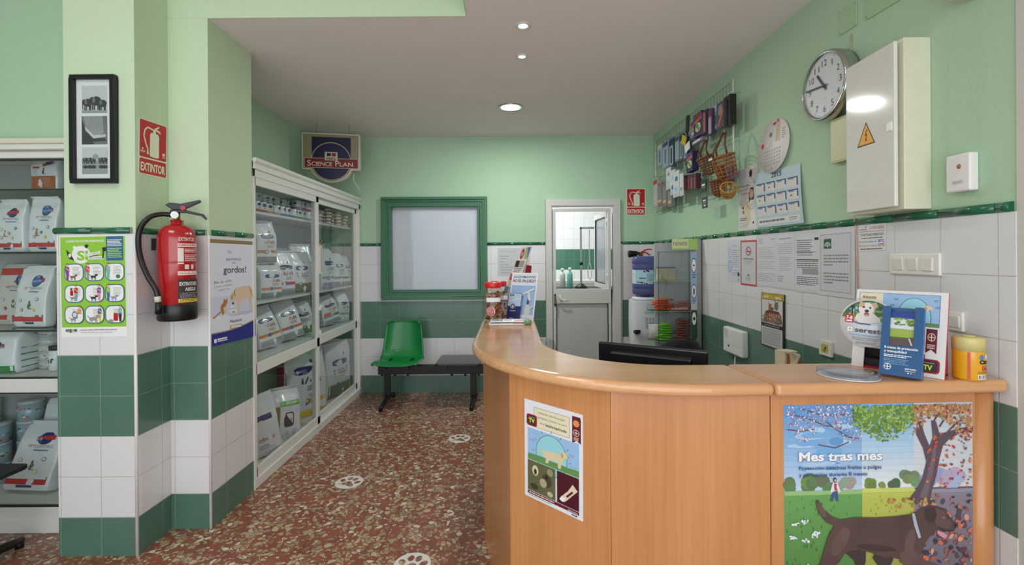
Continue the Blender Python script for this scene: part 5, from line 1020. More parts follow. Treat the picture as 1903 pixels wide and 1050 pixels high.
# round card fixed to its front
Mr = L_ @ Matrix.Translation((-.078, -.016, .152)) @ Matrix.Rotation(.10, 4, 'Z'); rr = .082
b = MB(); b.lathe([(1e-5, -.004), (rr, -.004), (rr, .004), (1e-5, .004)], C(228, 230, 232, .3, coat=.4), 48, Mr @ RX)
I = Ink(b, lambda x, y, k: Mr @ Vector((x*rr, -.0044 - EPS*k, -y*rr)))
def chord(yc, r, c, y0=-1, nn=30): I.poly([p_ for p_ in [(r*math.cos(2*PI*k/64), r*math.sin(2*PI*k/64)) for k in range(65)] if p_[1] < yc], c)
chord(-.10, .95, C(70, 110, 60, .4))
rgs = random.Random(3)
for _ in range(60):
    a = rgs.uniform(PI*1.08, PI*1.92); q_ = rgs.uniform(.3, .85); I.ell(q_*math.cos(a), q_*math.sin(a), rgs.uniform(.05, .12), rgs.uniform(.04, .1), C(*rgs.choice([(60, 104, 60), (96, 140, 70), (140, 170, 90), (40, 80, 50), (150, 180, 200), (176, 190, 110)]), .4), 8)
I.line([(-.58, -.7), (-.56, -.12)], .05, INK)
I.poly([(-.46, -.12), (-.40, -.34), (-.22, -.46), (.16, -.42), (.40, -.22), (.44, -.06), (.1, .02), (-.3, .02)], C(226, 220, 214, .4)); I.ell(-.08, -.58, .27, .28, C(232, 224, 218, .4)); I.poly([(-.36, -.70), (-.30, -.92), (-.12, -.80), (-.2, -.62)], C(206, 170, 140, .4)); I.poly([(.08, -.80), (.24, -.90), (.32, -.70), (.2, -.6)], C(206, 170, 140, .4)); I.ell(-.17, -.66, .04, .04, INK); I.ell(.05, -.64, .04, .04, INK); I.ell(-.06, -.50, .075, .06, INK); I.ell(-.06, -.36, .09, .08, C(150, 60, 70, .4)); I.ell(-.06, -.33, .06, .05, C(222, 130, 140, .4))
I.line([(-.56, -.04), (-.3, .06), (.1, .06)], .05, BLUE); I.line([(.1, .06), (.4, 0), (.62, -.14)], .06, C(196, 226, 232, .3))
I.rrect(-.80, -.30, .30, .34, .03, C(196, 30, 40, .4)); I.text(-.65, -.10, '7-8', .14, PAPER, .22, 'c', bold=.03); I.rect(-.75, -.06, .2, .06, PAPER)
I.ell(-.60, .32, .13, .13, LGREY); I.ell(-.60, .32, .115, .115, PAPER); I.rect(-.61, .22, .025, .2, LGREY); I.rect(-.70, .31, .2, .025, LGREY); I.text(-.42, .42, 'seresto', .20, C(66, 76, 104, .4), 1.06, bold=.02)
I.greek(-.62, .52, 1.2, 1, .1, .055, C(130, 176, 206, .4)); I.greek(-.5, .64, .98, 2, .075, .035, LGREY); I.greek(-.36, .82, .7, 2, .06, .03, LGREY)
b.build('round_card', t, recalc=False)

# blue leaflet holder leaning in front
p0, p1 = at(1633, 696, Z=ZT), at(1706, 709, Z=ZT); p1 = Vector((p0.x + .064, p0.y - .074, ZT)); md2 = (p0 + p1)/2 + Vector((-.012, -.020, 0)); wh = (p1 - p0).length + .006
M = Matrix.Translation((md2.x, md2.y, ZW + .008)) @ Matrix.Rotation(math.atan2(p1.y - p0.y, p1.x - p0.x), 4, 'Z') @ Matrix.Rotation(-.29, 4, 'X')
t = thing('leaflet_holder', 'blue cardboard leaflet holder leaning against the white counter display', 'leaflet holder', M=M)
hh2 = .222; BH, BH2 = C(28, 84, 132, .25, coat=.4), C(40, 110, 200, .35)
b = MB()
for a in ((-wh/2, wh/2, 0, .095), (-wh/2, -wh/2 + .022, .095, hh2), (wh/2 - .022, wh/2, .095, hh2)): b.box(a[0], a[1], -.001, .001, a[2], a[3], BH)
b.box(wh/2 - .001, wh/2 + .0005, .001, .024, 0, hh2 - .006, BH2); b.box(-wh/2, -wh/2 + .0015, .001, .024, 0, hh2 - .006, BH2); b.box(-wh/2, wh/2, .022, .024, 0, hh2 + .0, BH); b.box(-wh/2, wh/2, .001, .024, 0, .002, BH)
I = Ink(b, flat_map(100, 222, wh, hh2, None, .0012)); I.text(10, 138, '8 meses de protección', 8, PAPER, 80, bold=.02); I.text(10, 150, 'y tranquilidad', 8, PAPER, 54, bold=.02); I.greek(10, 157, 66, 2, 5, 2.4, PAPER); I.greek(10, 170, 60, 4, 5, 1.2, C(150, 190, 220, .4))
I.ell(20, 196, 9, 10, PAPER); I.ell(20, 196, 7.6, 8.4, BH); I.rect(19, 188, 2, 16, PAPER); I.rect(12, 195, 16, 2, PAPER); I.text(62, 199, 'seresto', 6, PAPER, 26, bold=.02); I.greek(62, 203, 24, 1, 2, 1.4, PAPER); I.rect(68, 208, 4, 3, PAPER); I.rect(75, 208, 4, 3, SKY); I.rect(82, 208, 4, 3, RED)
b.build('holder', t, recalc=False)
b = MB(); b.box(-wh/2 + .003, wh/2 - .003, .006, .018, .004, hh2 - .018, PAPER); I = Ink(b, flat_map(100, 200, wh - .006, hh2 - .02, Matrix.Translation((0, 0, .004)), -.0055))
I.rect(1, 1, 98, 20, C(30, 60, 140, .3)); I.rect(1, 21, 98, 34, C(206, 214, 214, .4)); I.rect(1, 55, 98, 30, C(150, 170, 70, .4))
leaf_c = [(110, 150, 70), (140, 170, 80), (90, 120, 60)]
for _ in range(50): I.ell(rgs.uniform(30, 98), rgs.uniform(20, 44), 5, 3, C(*rgs.choice(leaf_c), .4), 7); I.k = min(I.k, 18)
I.greek(12, 44, 50, 2, 5, 3, C(230, 236, 240, .4)); I.poly([(84, 20), (92, 20), (96, 84), (82, 84)], C(80, 56, 60, .4)); I.rect(1, 82, 98, 40, C(70, 96, 40, .4)); I.ell(50, 104, 40, 18, DB); I.ell(76, 92, 16, 12, DB); I.poly([(66, 84), (70, 84), (78, 106), (74, 106)], C(190, 196, 206, .4))
b.build('leaflets', t, recalc=False)

# round clear plastic lid
p = at(1574, 689, Z=ZT + .008)
CL = glass('clear_lid_plastic', (.95, .95, .97), .04, 1.3)
t = thing('plastic_disc', 'round clear plastic disc lying on the counter near the white display', 'disc', (p.x - .02, p.y - .03, ZW))
MB().lathe([(1e-5, .004), (.060, .004), (.066, .016), (.072, .018), (.083, .016), (.086, .008), (.086, 0), (.084, 0), (.083, .007), (.074, .015), (.067, .013), (.062, .001), (1e-5, .001)], CL, 48).build('lid_disc', t)
MB().lathe([(.0855, .0), (.0875, .0), (.0875, .0035), (.0855, .0035), (.0855, .0)], C(214, 214, 220, .2, coat=.6), 48).build('rolled_rim', t)

# yellow spray refill
p = at(1796, 704, Z=ZT); t = thing('air_freshener_can', 'yellow spray can with a cream cap at the right end of the counter', 'spray can', (1.432, 1.478, ZW), rz=.25)
rc = .0395
b = MB(); b.lathe([(rc*.93, 0), (rc, .004), (rc, .088)], C(232, 170, 30, .3, coat=.4), 36); I = Ink(b, lambda x, y, k: Vector(((rc + .0005 + .0002*k)*math.sin((x - 50)/50*1.5), -(rc + .0005 + .0002*k)*math.cos((x - 50)/50*1.5), .09*(1 - y/100))), sub=8)
I.rect(14, 4, 6, 92, C(206, 80, 40, .4)); I.ell(44, 20, 6, 9, C(90, 140, 180, .4)); I.ell(60, 18, 7, 9, PAPER); I.text(38, 42, 'Citro', 13, INK, 34, bold=.06); I.rect(46, 48, 16, 17, C(226, 120, 40, .4)); I.line([(46, 48), (62, 48), (62, 65), (46, 65), (46, 48)], 1, INK); I.ell(54, 58, 4, 5, INK); I.rect(34, 78, 42, 16, PAPER)
for k in range(12): I.rect(36 + k*3.2, 80, 1.2 + .8*(k % 3 == 0), 12, INK); I.k = 3
I.greek(34, 68, 40, 2, 4, 1.6, C(150, 90, 30, .4)); I.greek(82, 10, 16, 12, 6, 2, C(150, 90, 30, .4)); I.line([(20, 6), (94, 6)], 1, C(206, 120, 40, .4))
b.build('can_body', t, recalc=False)
b = MB(); b.lathe([(rc*1.01, .088), (rc*1.01, .124), (rc*.97, .130), (1e-5, .131)], C(214, 200, 130, .35), 36); b.lathe([(.018, .131), (.018, .134), (1e-5, .134)], C(214, 200, 130, .35), 20); b.build('cap', t)

# ------------------------------------------------------------------ behind the counter
a0 = Vector((.385, 2.10, 0)); a1 = Vector((.775, 1.862, 0)); dv = (a1 - a0).normalized(); Lm = (a1 - a0).length
M = Matrix((dv, Vector((-dv.y, dv.x, 0)), (0, 0, 1))).transposed().to_4x4(); M.translation = (a0 + a1)/2 + Vector((0, 0, .7462))
t = thing('computer_monitor', 'black computer monitor behind the counter with only its top edge showing', 'monitor', M=M); MBk = C(24, 25, 30, .25, coat=.4)
b = MB(); b.box(-Lm/2, Lm/2, 0, .022, .055, .335, MBk); b.build('bezel', t, bevel=.008, seg=3)
MB().box(-Lm/2 + .02, Lm/2 - .02, .022, .0225, .075, .318, C(10, 12, 16, .1)).build('screen', t)
MB().box(-Lm/2 + .06, Lm/2 - .06, -.022, .0, .09, .30, MBk).build('rear_housing', t, bevel=.008)
b = MB(); b.box(-.03, .03, -.03, -.012, .01, .2, MBk); b.box(-.11, .11, -.09, .09, 0, .012, MBk); b.build('stand', t, bevel=.003)
cp = at(1318, 652, Y=2.62)
t = thing('office_chair', 'black office chair behind the monitor with only its backrest top showing', 'chair', (cp.x + .03, 2.74, 0), rz=.35); FB = C(18, 18, 22, .6)
def cb(u, v):
    a = u*2 - 1; hw = .215*(1 - .35*max(0, v - .6)**2*4); return Vector((a*hw, .20 - .05*(1 - a*a) + .07*v, .46 + .475*v - .06*abs(a)**3*v))
o = MB().grid(cb, 16, 16, FB).build('backrest', t, recalc=False); so = o.modifiers.new('thickness', 'SOLIDIFY'); so.thickness = .05; so.offset = 0
MB().box(-.23, .23, -.25, .2, .43, .5, FB).build('seat', t, bevel=.03, seg=4)
MB().box(-.03, .03, .2, .225, .42, .7, BLACK).build('back_post', t); MB().cyl((0, 0, .1), (0, 0, .43), .03, BLACK).build('gas_column', t)
for k in range(5):
    a = 2*PI*k/5; MB().tube([(0, 0, .1), (.26*math.cos(a), .26*math.sin(a), .07)], [.028, .016], BLACK, 8).build('base_arm', t); MB().ball((.26*math.cos(a), .26*math.sin(a), .028), .028, BLACK, 10).build('caster', t)
t = thing('drawer_unit', 'grey drawer unit by the right wall behind the counter', 'drawer unit', (1.33, 2.40, 0))
MB().box(-.15, .19, -.26, .02, .02, .90, C(150, 154, 158, .4)).build('carcass', t, bevel=.008)
for k in range(3):
    d = MB().box(-.162, -.15, -.24, .0, .05 + .28*k, .31 + .28*k, C(170, 174, 178, .4)).build('drawer', t); MB().box(-.172, -.162, -.16, -.06, .2 + .28*k, .22 + .28*k, STEEL).build('handle', d)
t = thing('desk_organiser', 'small cream desk organiser holding orange things on the drawer unit', 'organiser', (1.345, 2.30, .9005), rz=.3)
CRE = C(214, 206, 176, .5); b = MB(); b.box(-.045, -.035, -.03, .03, 0, .095, CRE); b.box(-.045, .03, -.03, .03, .085, .095, CRE); b.box(.0, .012, -.03, .03, 0, .09, CRE, Matrix.Rotation(.5, 4, 'Y')); b.box(-.045, .06, -.03, .03, 0, .006, CRE); b.build('frame', t, bevel=.002)
b = MB(); b.ball((-.012, -.01, .05), (.014, .012, .04), C(206, 96, 40, .5)); b.build('orange_tag', t); MB().ball((.055, 0, .03), (.022, .02, .03), C(196, 80, 44, .5)).build('orange_ball', t)
# clear plastic bag hanging behind the far end of the counter
def pb(u, v):
    a = u*2*PI; r_ = (.035 + .02*math.sin(v*PI))*(1 + .25*math.sin(5*a + 9*v)); return Vector((r_*math.cos(a), 1.4*r_*math.sin(a), .22*v))
o = MB().grid(pb, 30, 12, glass('thin_plastic', (.85, .9, .9), .15, 1.5)).build('plastic_bag', M=Matrix.Translation((.205, 2.80, .747)), recalc=False); tag(o, 'crumpled clear plastic bag on the desk behind the far end of the counter', 'plastic bag')

# ================================================================== right wall
RZ = Matrix.Rotation(-PI/2, 4, 'Z')
def onw(u, v, X=XR): return at(u, v, X=X)
def wallsheet(L, Rr, W, H, paper, X=XR - .0005, off=.0008, th=.0006):
    """sheet on the right wall between a left edge (x, top, bottom) and a right edge"""
    return sheet(onw(L[0], L[1], X), onw(Rr[0], Rr[1], X), onw(Rr[0], Rr[2], X), onw(L[0], L[2], X), W, H, paper, th, off)
SLV = C(214, 216, 220, .3); DOC = C(208, 208, 214, .5); XP = XR + .0075
# --- papers on the tiles, left to right
b, I, M = wallsheet((1352, 446, 522), (1376, 444, 525), 100, 150, C(212, 214, 226, .35), off=.0008)
I.greek(42, 22, 34, 1, 4, 2.4, LGREY); I.greek(42, 38, 50, 9, 7, 2, LGREY); I.greek(42, 108, 44, 3, 8, 2, LGREY); I.ell(22, 50, 12, 18, C(170, 180, 214, .5)); I.ell(22, 50, 9, 14, C(206, 208, 224, .5)); I.ell(24, 96, 14, 22, C(150, 166, 210, .5)); I.ell(24, 96, 10, 16, C(200, 206, 224, .5)); I.poly([(84, 112), (92, 118), (98, 122), (92, 128), (86, 132), (80, 122)], C(40, 40, 70, .5)); I.ell(88, 142, 7, 5, C(170, 174, 184, .5))
tag(b.build('paper_notice', M=M, recalc=False), 'small white letter with blue stamps, leftmost of the papers on the right wall', 'notice', 'papers on the right wall tiles')
b, I, M = wallsheet((1377, 447, 529), (1406.5, 446, 533), 100, 150, C(190, 66, 74, .4))
I.rect(5, 6, 90, 138, DOC); I.ell(50, 36, 18, 15, C(190, 60, 66, .5)); I.ell(50, 36, 14, 11.5, DOC); I.rect(38, 35, 24, 3.6, INK); I.line([(40, 27), (60, 45)], 3.4, C(190, 60, 66, .5)); I.text(50, 64, 'PROHIBIDO FUMAR', 5, INK, 62, 'c', bold=.02); I.greek(26, 68, 48, 3, 4, 1.4, LGREY); I.poly([(40, 118), (50, 110), (60, 118)], GRN); I.greek(34, 122, 32, 3, 4, 1.6, LGREY)
tag(b.build('paper_notice', M=M, recalc=False), 'red-framed no smoking notice on the right wall tiles', 'notice', 'papers on the right wall tiles')
def doc(L, Rr, label, blocks, dark=False, off=.0014):
    b, I, M = wallsheet(L, Rr, 100, 145, DOC if not dark else C(206, 206, 208, .4), off=off); I.rect(4, 5, 92, 135, C(216, 216, 220, .4)); c = INK if dark else C(150, 154, 160, .5)
    for x, y, w, n, dy, h in blocks: I.greek(x, y, w, n, dy, h, c)
    if dark: I.rect(72, 15, 18, 6, INK); I.rect(8, 66, 84, 2, INK); I.rect(30, 88, 62, 14, C(160, 160, 162, .5)); I.rect(8, 48, 70, 1, INK)
    return tag(b.build('paper_notice', M=M, recalc=False), label, 'notice', 'papers on the right wall tiles')
doc((1407, 437, 531), (1444, 433, 535), 'pale form just right of the red-framed notice, with grey table lines', [(8, 12, 26, 4, 4, 1.4), (70, 14, 22, 1, 4, 2), (8, 36, 80, 7, 5, 1.2), (8, 76, 84, 4, 6, 1.2), (8, 108, 84, 5, 5, 1.2)])
doc((1442, 434, 535), (1479, 430, 540), 'white letter with a bold heading, between the pale form and the dark printed form', [(20, 14, 60, 1, 4, 3), (12, 28, 76, 6, 5, 1.4), (20, 64, 66, 8, 4.6, 1.2), (12, 112, 30, 3, 6, 2.4)], off=.002)
doc((1477, 432, 541), (1531, 428, 547), 'form with dense black print beside the large official notice', [(10, 20, 56, 8, 5, 1.6), (10, 70, 80, 4, 5, 1.6), (30, 88, 60, 4, 3.6, 1.4), (10, 108, 84, 5, 4.4, 1.6)], True, .0026)
b, I, M = wallsheet((1522.5, 428, 547), (1590.5, 420, 556), 100, 150, SLV, off=.0034)
I.rect(6, 12, 84, 128, C(90, 90, 96, .5)); I.rect(6.8, 12.8, 82.4, 126.4, DOC); I.rect(16, 22, 22, 22, C(40, 100, 70, .4)); I.arc(27, 38, 8, 8, PI, 2*PI, 1.6, PAPER); I.arc(27, 38, 5, 5, PI, 2*PI, 1.4, PAPER); I.rect(25, 36, 4, 4, PAPER)
for k, y in enumerate((58, 65, 72, 79, 98, 105, 112, 119)): I.greek(16, y, 68 if k not in (3, 7) else 26, 1, 4, 3, C(140, 140, 146, .5), .05)
tag(b.build('paper_notice', M=M, recalc=False), 'large official notice with a green emblem in a clear sleeve, rightmost of the papers', 'notice', 'papers on the right wall tiles')
b, I, M = wallsheet((1596, 418, 467), (1647, 413, 465), 100, 92, C(226, 226, 226, .4))
I.poly([(24, 14), (30, 6), (32, 10)], BLUE); I.text(4, 20, 'mobaclim', 4.6, BLUE, 28, bold=.03); I.text(42, 19, 'ATENCION', 10, C(190, 50, 56, .5), 50); I.rect(4, 25, 90, 1.4, C(150, 60, 80, .5)); I.text(50, 41, 'CONDICIONES AMBIENTALES', 9, INK, 84, 'c'); I.greek(12, 47, 76, 1, 4, 2.6, INK, 0)
I.text(4, 63, 'En verano no bajar de', 6.4, BLUE, 64); I.text(72, 63, '26ºC', 9, C(60, 90, 190, .5), 22, bold=.03); I.text(4, 77, 'En invierno no subir de', 6.4, C(180, 56, 60, .5), 66); I.text(74, 77, '21ºC', 9, C(180, 40, 46, .5), 22, bold=.03); I.greek(8, 84, 80, 1, 4, 3, INK, 0)
tag(b.build('paper_notice', M=M, recalc=False), 'small ATENCION room temperature notice below the electrical cabinet', 'notice')
# hunting calendar
b, I, M = wallsheet((1417, 543, 639.5), (1460, 548, 655), 100, 240, C(40, 34, 32, .4), off=.003, th=.005)
I.rect(1, 1, 98, 26, C(190, 160, 40, .4)); rgc = random.Random(9)
for _ in range(40): k0 = I.k; I.ell(rgc.uniform(4, 96), rgc.uniform(4, 24), 4, 2, C(*rgc.choice([(206, 190, 60), (150, 120, 40), (190, 170, 50)]), .4), 7); I.k = k0 + .02
I.text(12, 21, '2015', 9, PAPER, 22, bold=.04); I.text(62, 22, '2015', 9, PAPER, 24, bold=.04); I.rect(3, 29, 91, 106, C(212, 212, 210, .4))
I.poly([(10, 132), (14, 100), (24, 80), (40, 72), (78, 76), (88, 92), (94, 132)], C(120, 100, 76, .5)); I.poly([(18, 84), (40, 72), (78, 78), (86, 88), (76, 96), (24, 92)], C(110, 60, 40, .5)); I.ell(40, 62, 7, 16, C(150, 106, 76, .5)); I.ell(68, 54, 9, 18, C(130, 110, 90, .5)); I.poly([(62, 38), (58, 26), (66, 36)], C(110, 80, 60, .5)); I.poly([(72, 38), (78, 28), (76, 42)], C(110, 80, 60, .5)); I.poly([(36, 50), (30, 40), (38, 46)], C(150, 106, 76, .5)); I.poly([(44, 48), (52, 42), (46, 54)], C(150, 106, 76, .5)); I.ell(50, 66, 8, 6, C(90, 96, 106, .5))
for k in range(5): I.rect(36 + k*10, 88, 6, 13, C(206, 140, 130, .5))
I.ell(42, 114, 11, 12, C(190, 50, 40, .5)); I.ell(42, 114, 6, 7, C(222, 150, 60, .5)); I.ell(62, 112, 7, 10, C(150, 130, 170, .5))
for _ in range(60): k0 = I.k; I.ell(rgc.uniform(6, 92), rgc.uniform(100, 132), 2.4, 3.4, C(*rgc.choice([(150, 150, 110), (120, 130, 80), (186, 176, 150), (106, 90, 70)]), .5), 7); I.k = k0 + .02
I.rect(3, 136, 91, 14, INK); I.greek(16, 141, 66, 1, 4, 4, LGREY); I.rect(3, 151, 91, 84, C(196, 196, 196, .45))
for k in range(6): I.greek(8, 158 + 12*k, 80, 2, 5, 2.2, C(130, 130, 132, .5))
tag(b.build('wall_calendar', M=M, recalc=False), 'narrow hunting calendar with two deer hanging over the green tile band', 'calendar')

# switches, sockets, thermostat
def swplate(L, Rr, label, nkeys, name='light_switch'):
    c = [onw(L[0], L[1]), onw(Rr[0], Rr[1]), onw(Rr[0], Rr[2]), onw(L[0], L[2])]; w = c[0].y - c[1].y; h = (c[0].z - c[3].z + c[1].z - c[2].z)/2; m = (c[2] + c[3])/2
    t = thing(name, label, 'switch', M=Matrix.Translation((XR, m.y, m.z)) @ RZ)
    MB().box(-w/2, w/2, -.012, 0, 0, h, C(232, 230, 222, .3)).build('cover_plate', t, bevel=.005, seg=3)
    for k in range(nkeys):
        kx = -w/2 + w*(k + .5)/nkeys*.86 + w*.07; kw = min(.023, w*.36)
        M_ = Matrix.Translation((kx, -.012, h/2)) @ Matrix.Rotation(.07 if k < 2 else -.07, 4, 'X'); MB().box(-kw, kw, -.005, .002, -h*.29, h*.29, C(224, 222, 214, .3), M_).build('rocker_switch', t, bevel=.0015)
    return t
swplate((1657, 472.5, 509), (1752, 468, 513), 'wide white plate with three rocker switches below the electrical cabinet', 3)
swplate((1764, 580, 613), (1795, 577.5, 617.5), 'white switch half hidden behind the white counter display', 1)
m = onw(1538, 658); t = thing('thermostat', 'small white thermostat with a yellow display at the edge of the green tiles', 'thermostat', M=Matrix.Translation((XR, m.y, onw(1526, 656).z - .004)) @ RZ)
th_w = onw(1526, 640).y - onw(1549, 640).y; th_h = .074
MB().box(-th_w/2, th_w/2, -.014, 0, 0, th_h, C(224, 222, 214, .35)).build('cover_plate', t, bevel=.003); b = MB(); b.box(-th_w*.26, th_w*.26, -.0155, -.013, th_h*.22, th_h*.78, C(190, 180, 90, .3)); b.box(-.004, .004, -.0162, -.0155, th_h*.3, th_h*.42, INK); b.box(.002, .012, -.0162, -.0155, th_h*.45, th_h*.6, INK); b.build('display', t)
# intercom
t = thing('alarm_box', 'white alarm box hung on the green tile band by the drawer unit', 'alarm box', M=Matrix.Translation((XR, 3.19, .79)) @ RZ)
hI = .175
MB().box(-.135, .135, -.048, 0, 0, hI, C(228, 228, 222, .35)).build('housing', t, bevel=.012, seg=3)
b = MB(); b.lathe([(1e-5, -.0015), (.03, -.0015), (.033, .001)], C(206, 206, 200, .4), 24, Matrix.Translation((-.09, -.048, hI*.78)) @ RX); b.build('speaker_grille', t)
b = MB(); b.cyl((-.045, -.0505, hI*.30), (-.045, -.047, hI*.30), .008, BLACK, 12); b.build('lens', t); b = MB(); b.box(-.12, .12, -.0488, -.0478, hI*.38, hI*.385, LGREY); b.build('seam', t)
MB().tube([(-.01, -.02, 0), (-.012, -.025, -.1), (0, -.03, -.3)], .004, WHITE, 6).build('cable', t)

# --- upper wall: clock, cabinets, plates
RXW = Matrix.Translation((0, 0, 0))
t = thing('wall_clock', 'round chrome wall clock with black numerals half behind the electrical cabinet', 'clock', M=Matrix.Translation((XP, 2.222, 2.258)) @ RZ)
CKM = RX       # lathe axis towards the room
rk = .162
MB().lathe([(.14, .0), (.158, .004), (rk, .03), (rk, .06), (rk - .004, .072), (rk - .014, .076), (rk - .016, .062), (1e-5, .061)], CHROME, 56, CKM).build('case', t)
b = MB(); b.lathe([(rk - .017, .0635), (1e-5, .0635)], C(228, 228, 232, .4), 48, CKM, caps=False); I = Ink(b, lambda x, y, k: Vector((x*.145, -.0638 - EPS*k, -y*.145)))
for k in range(60):
    a = 2*PI*k/60; s_ = .90 if k % 5 == 0 else .94; w_ = .012 if k % 5 == 0 else .006; I.line([(s_*math.sin(a), -s_*math.cos(a)), (.97*math.sin(a), -.97*math.cos(a))], w_, INK); I.k = 1
for h in range(1, 13):
    a = 2*PI*h/12; I.text(.74*math.sin(a), -.74*math.cos(a) + .105, str(h), .21, C(24, 24, 26, .5), .12*len(str(h)) if h != 1 else .035, 'c'); I.k = 1.5
I.text(0, .42, 'quartz', .04, LGREY, .14, 'c')
b.build('dial', t, recalc=False)
def hand(name, a, l, w, off):
    M_ = Matrix.Translation((0, -off, 0)) @ Matrix.Rotation(a, 4, 'Y'); MB().box(-w/2, w/2, -.001, .001, -.025, l, BLACK, M_).build(name, t)
hand('hour_hand', 2*PI*(10.77/12), .080, .011, .067); hand('minute_hand', 2*PI*(46/60), .130, .008, .0695); MB().cyl((0, -.063, 0), (0, -.072, 0), .008, BLACK, 14).build('hand_boss', t)
MB().add([CKM @ Vector(((rk - .0155)*math.cos(2*PI*k/40), (rk - .0155)*math.sin(2*PI*k/40), .0745)) for k in range(40)], [list(range(40))], GLASS).build('front_glass', t)

ECM = Matrix.Translation((XP, 1.87, 1.627)) @ RZ; ew, eh, ed = .278, .632, .112
t = thing('electrical_cabinet', 'large cream electrical cabinet with a yellow warning triangle above the tiles', 'electrical cabinet', M=ECM)
EC1, EC2 = C(222, 220, 196, .35), C(226, 226, 216, .09)
MB().box(-ew/2, ew/2, -ed + .012, 0, 0, eh, EC1).build('housing', t, bevel=.003)
MD = Matrix.Translation((-ew/2, -ed + .012, 0)) @ Matrix.Rotation(-.035, 4, 'Z')
dd = MB().box(.002, ew - .012, -.016, -.002, .012, eh - .008, EC2, MD).build('door', t, bevel=.003)
b = MB(); I = Ink(b, lambda x, y, k: MD @ Vector((x, -.0163 - EPS*k, y)))
tx, ty, ts = .120, .308, .046; I.poly([(tx - ts*1.08, ty - ts*.8), (tx + ts*1.08, ty - ts*.8), (tx, ty + ts*1.25)], INK); I.poly([(tx - ts*.93, ty - ts*.70), (tx + ts*.93, ty - ts*.70), (tx, ty + ts*1.06)], C(232, 166, 24, .4)); I.poly([(tx + .002, ty + .026), (tx - .006, ty + .003), (tx + .001, ty + .004), (tx - .002, ty - .012), (tx - .006, ty - .012), (tx, ty - .022), (tx + .006, ty - .012), (tx + .002, ty - .012), (tx + .007, ty + .009), (tx, ty + .008), (tx + .008, ty + .026)], INK)
b.build('warning_triangle', dd, recalc=False)
b = MB(); b.box(ew - .05, ew - .022, -.0195, -.014, .295, .33, C(236, 234, 226, .3), MD); b.build('latch', dd, bevel=.003)

t = thing('junction_box', 'small cream box on the wall left of the electrical cabinet', 'junction box', M=Matrix.Translation((XP, 2.15, 1.89)) @ RZ); MB().box(-.08, .08, -.028, 0, 0, .205, C(206, 204, 160, .4)).build('housing', t, bevel=.002); MB().box(-.081, .081, -.03, -.026, .008, .205, C(212, 210, 168, .4)).build('lid_plate', t)
AM = Matrix.Translation((XP, 1.598, 1.671)) @ RZ; aw, ah = .088, .128
t = thing('gas_detector', 'small white detector with an amber pentagon beside the electrical cabinet', 'detector', M=AM)
MB().box(-aw/2, aw/2, -.032, 0, 0, ah, C(234, 232, 228, .3)).build('housing', t, bevel=.007, seg=3)
b = MB(); b.lathe([(1e-5, .034), (.009, .033), (.009, .03)], C(170, 100, 30, .25, coat=.5), 5, Matrix.Translation((.006, 0, ah*.66)) @ RX); b.build('amber_lens', t)
b = MB(); I = Ink(b, lambda x, y, k: Vector((x*aw/2, -.0321 - EPS*k, ah*(1 - y)))); I.rrect(-.45, .70, .9, .10, .05, C(206, 206, 204, .4))
for k in range(4): I.rect(-.32 + .18*k, .735, .07, .03, LGREY)
b.build('status_strip', t, recalc=False)

def plate(L, Rr, label):
    b, I, M = wallsheet(L, Rr, 100, 120, C(168, 200, 160, .7), X=XP, off=.0015, th=.004); I.k = 2
    for x, y in ((5, 8), (95, 8), (5, 112), (95, 112)): I.ell(x, y, 2, 2, INK, 10)
    return tag(b.build('cover_plate', M=M, recalc=False), label, 'cover plate', 'painted cover plates high on the wall')
plate((1561.5, 22, 67), (1593, 2, 46), 'small green-painted cover plate above the wall clock')
plate((1610, -20, 38), (1674, -60, 0), 'larger green-painted cover plate cut by the top edge above the electrical cabinet')
m = onw(1818, -8, XP); t = thing('siren', 'small grey device cut off by the top edge near the white door jamb', 'siren', M=Matrix.Translation((XP, m.y, onw(1810, 4, 1.46).z + .055)) @ RZ)
MB().box(-.035, .035, -.08, -.004, 0, .12, C(190, 184, 176, .4)).build('housing', t, bevel=.01)
for k in range(4): MB().box(-.028, .028, -.082, -.079, .01 + .012*k, .014 + .012*k, DARK).build('vent_slot', t)
b = MB(); c0 = onw(1583, 64, XP); c1 = onw(1586, 118, XP); b.tube([(XP - .003, c0.y, c0.z), (XP - .004, (c0.y + c1.y)/2 + .003, (c0.z + c1.z)/2), (XP - .004, c1.y, c1.z)], .003, C(190, 180, 140, .6), 6); tag(b.build('wire', recalc=False), 'short beige wire running down from the small cover plate to the clock', 'wire')
b = MB(); c0, c1, c2 = onw(1592, 403), onw(1594, 470), onw(1597, 555); b.tube([(XR - .012, c0.y, c0.z), (XR - .006, c0.y - .001, c0.z - .03), (XR - .005, c1.y, c1.z), (XR - .005, c2.y, c2.z)], .0028, C(206, 160, 136, .6), 6); tag(b.build('wire', recalc=False), 'pinkish wire hanging down the tiles from the electrical cabinet', 'wire')

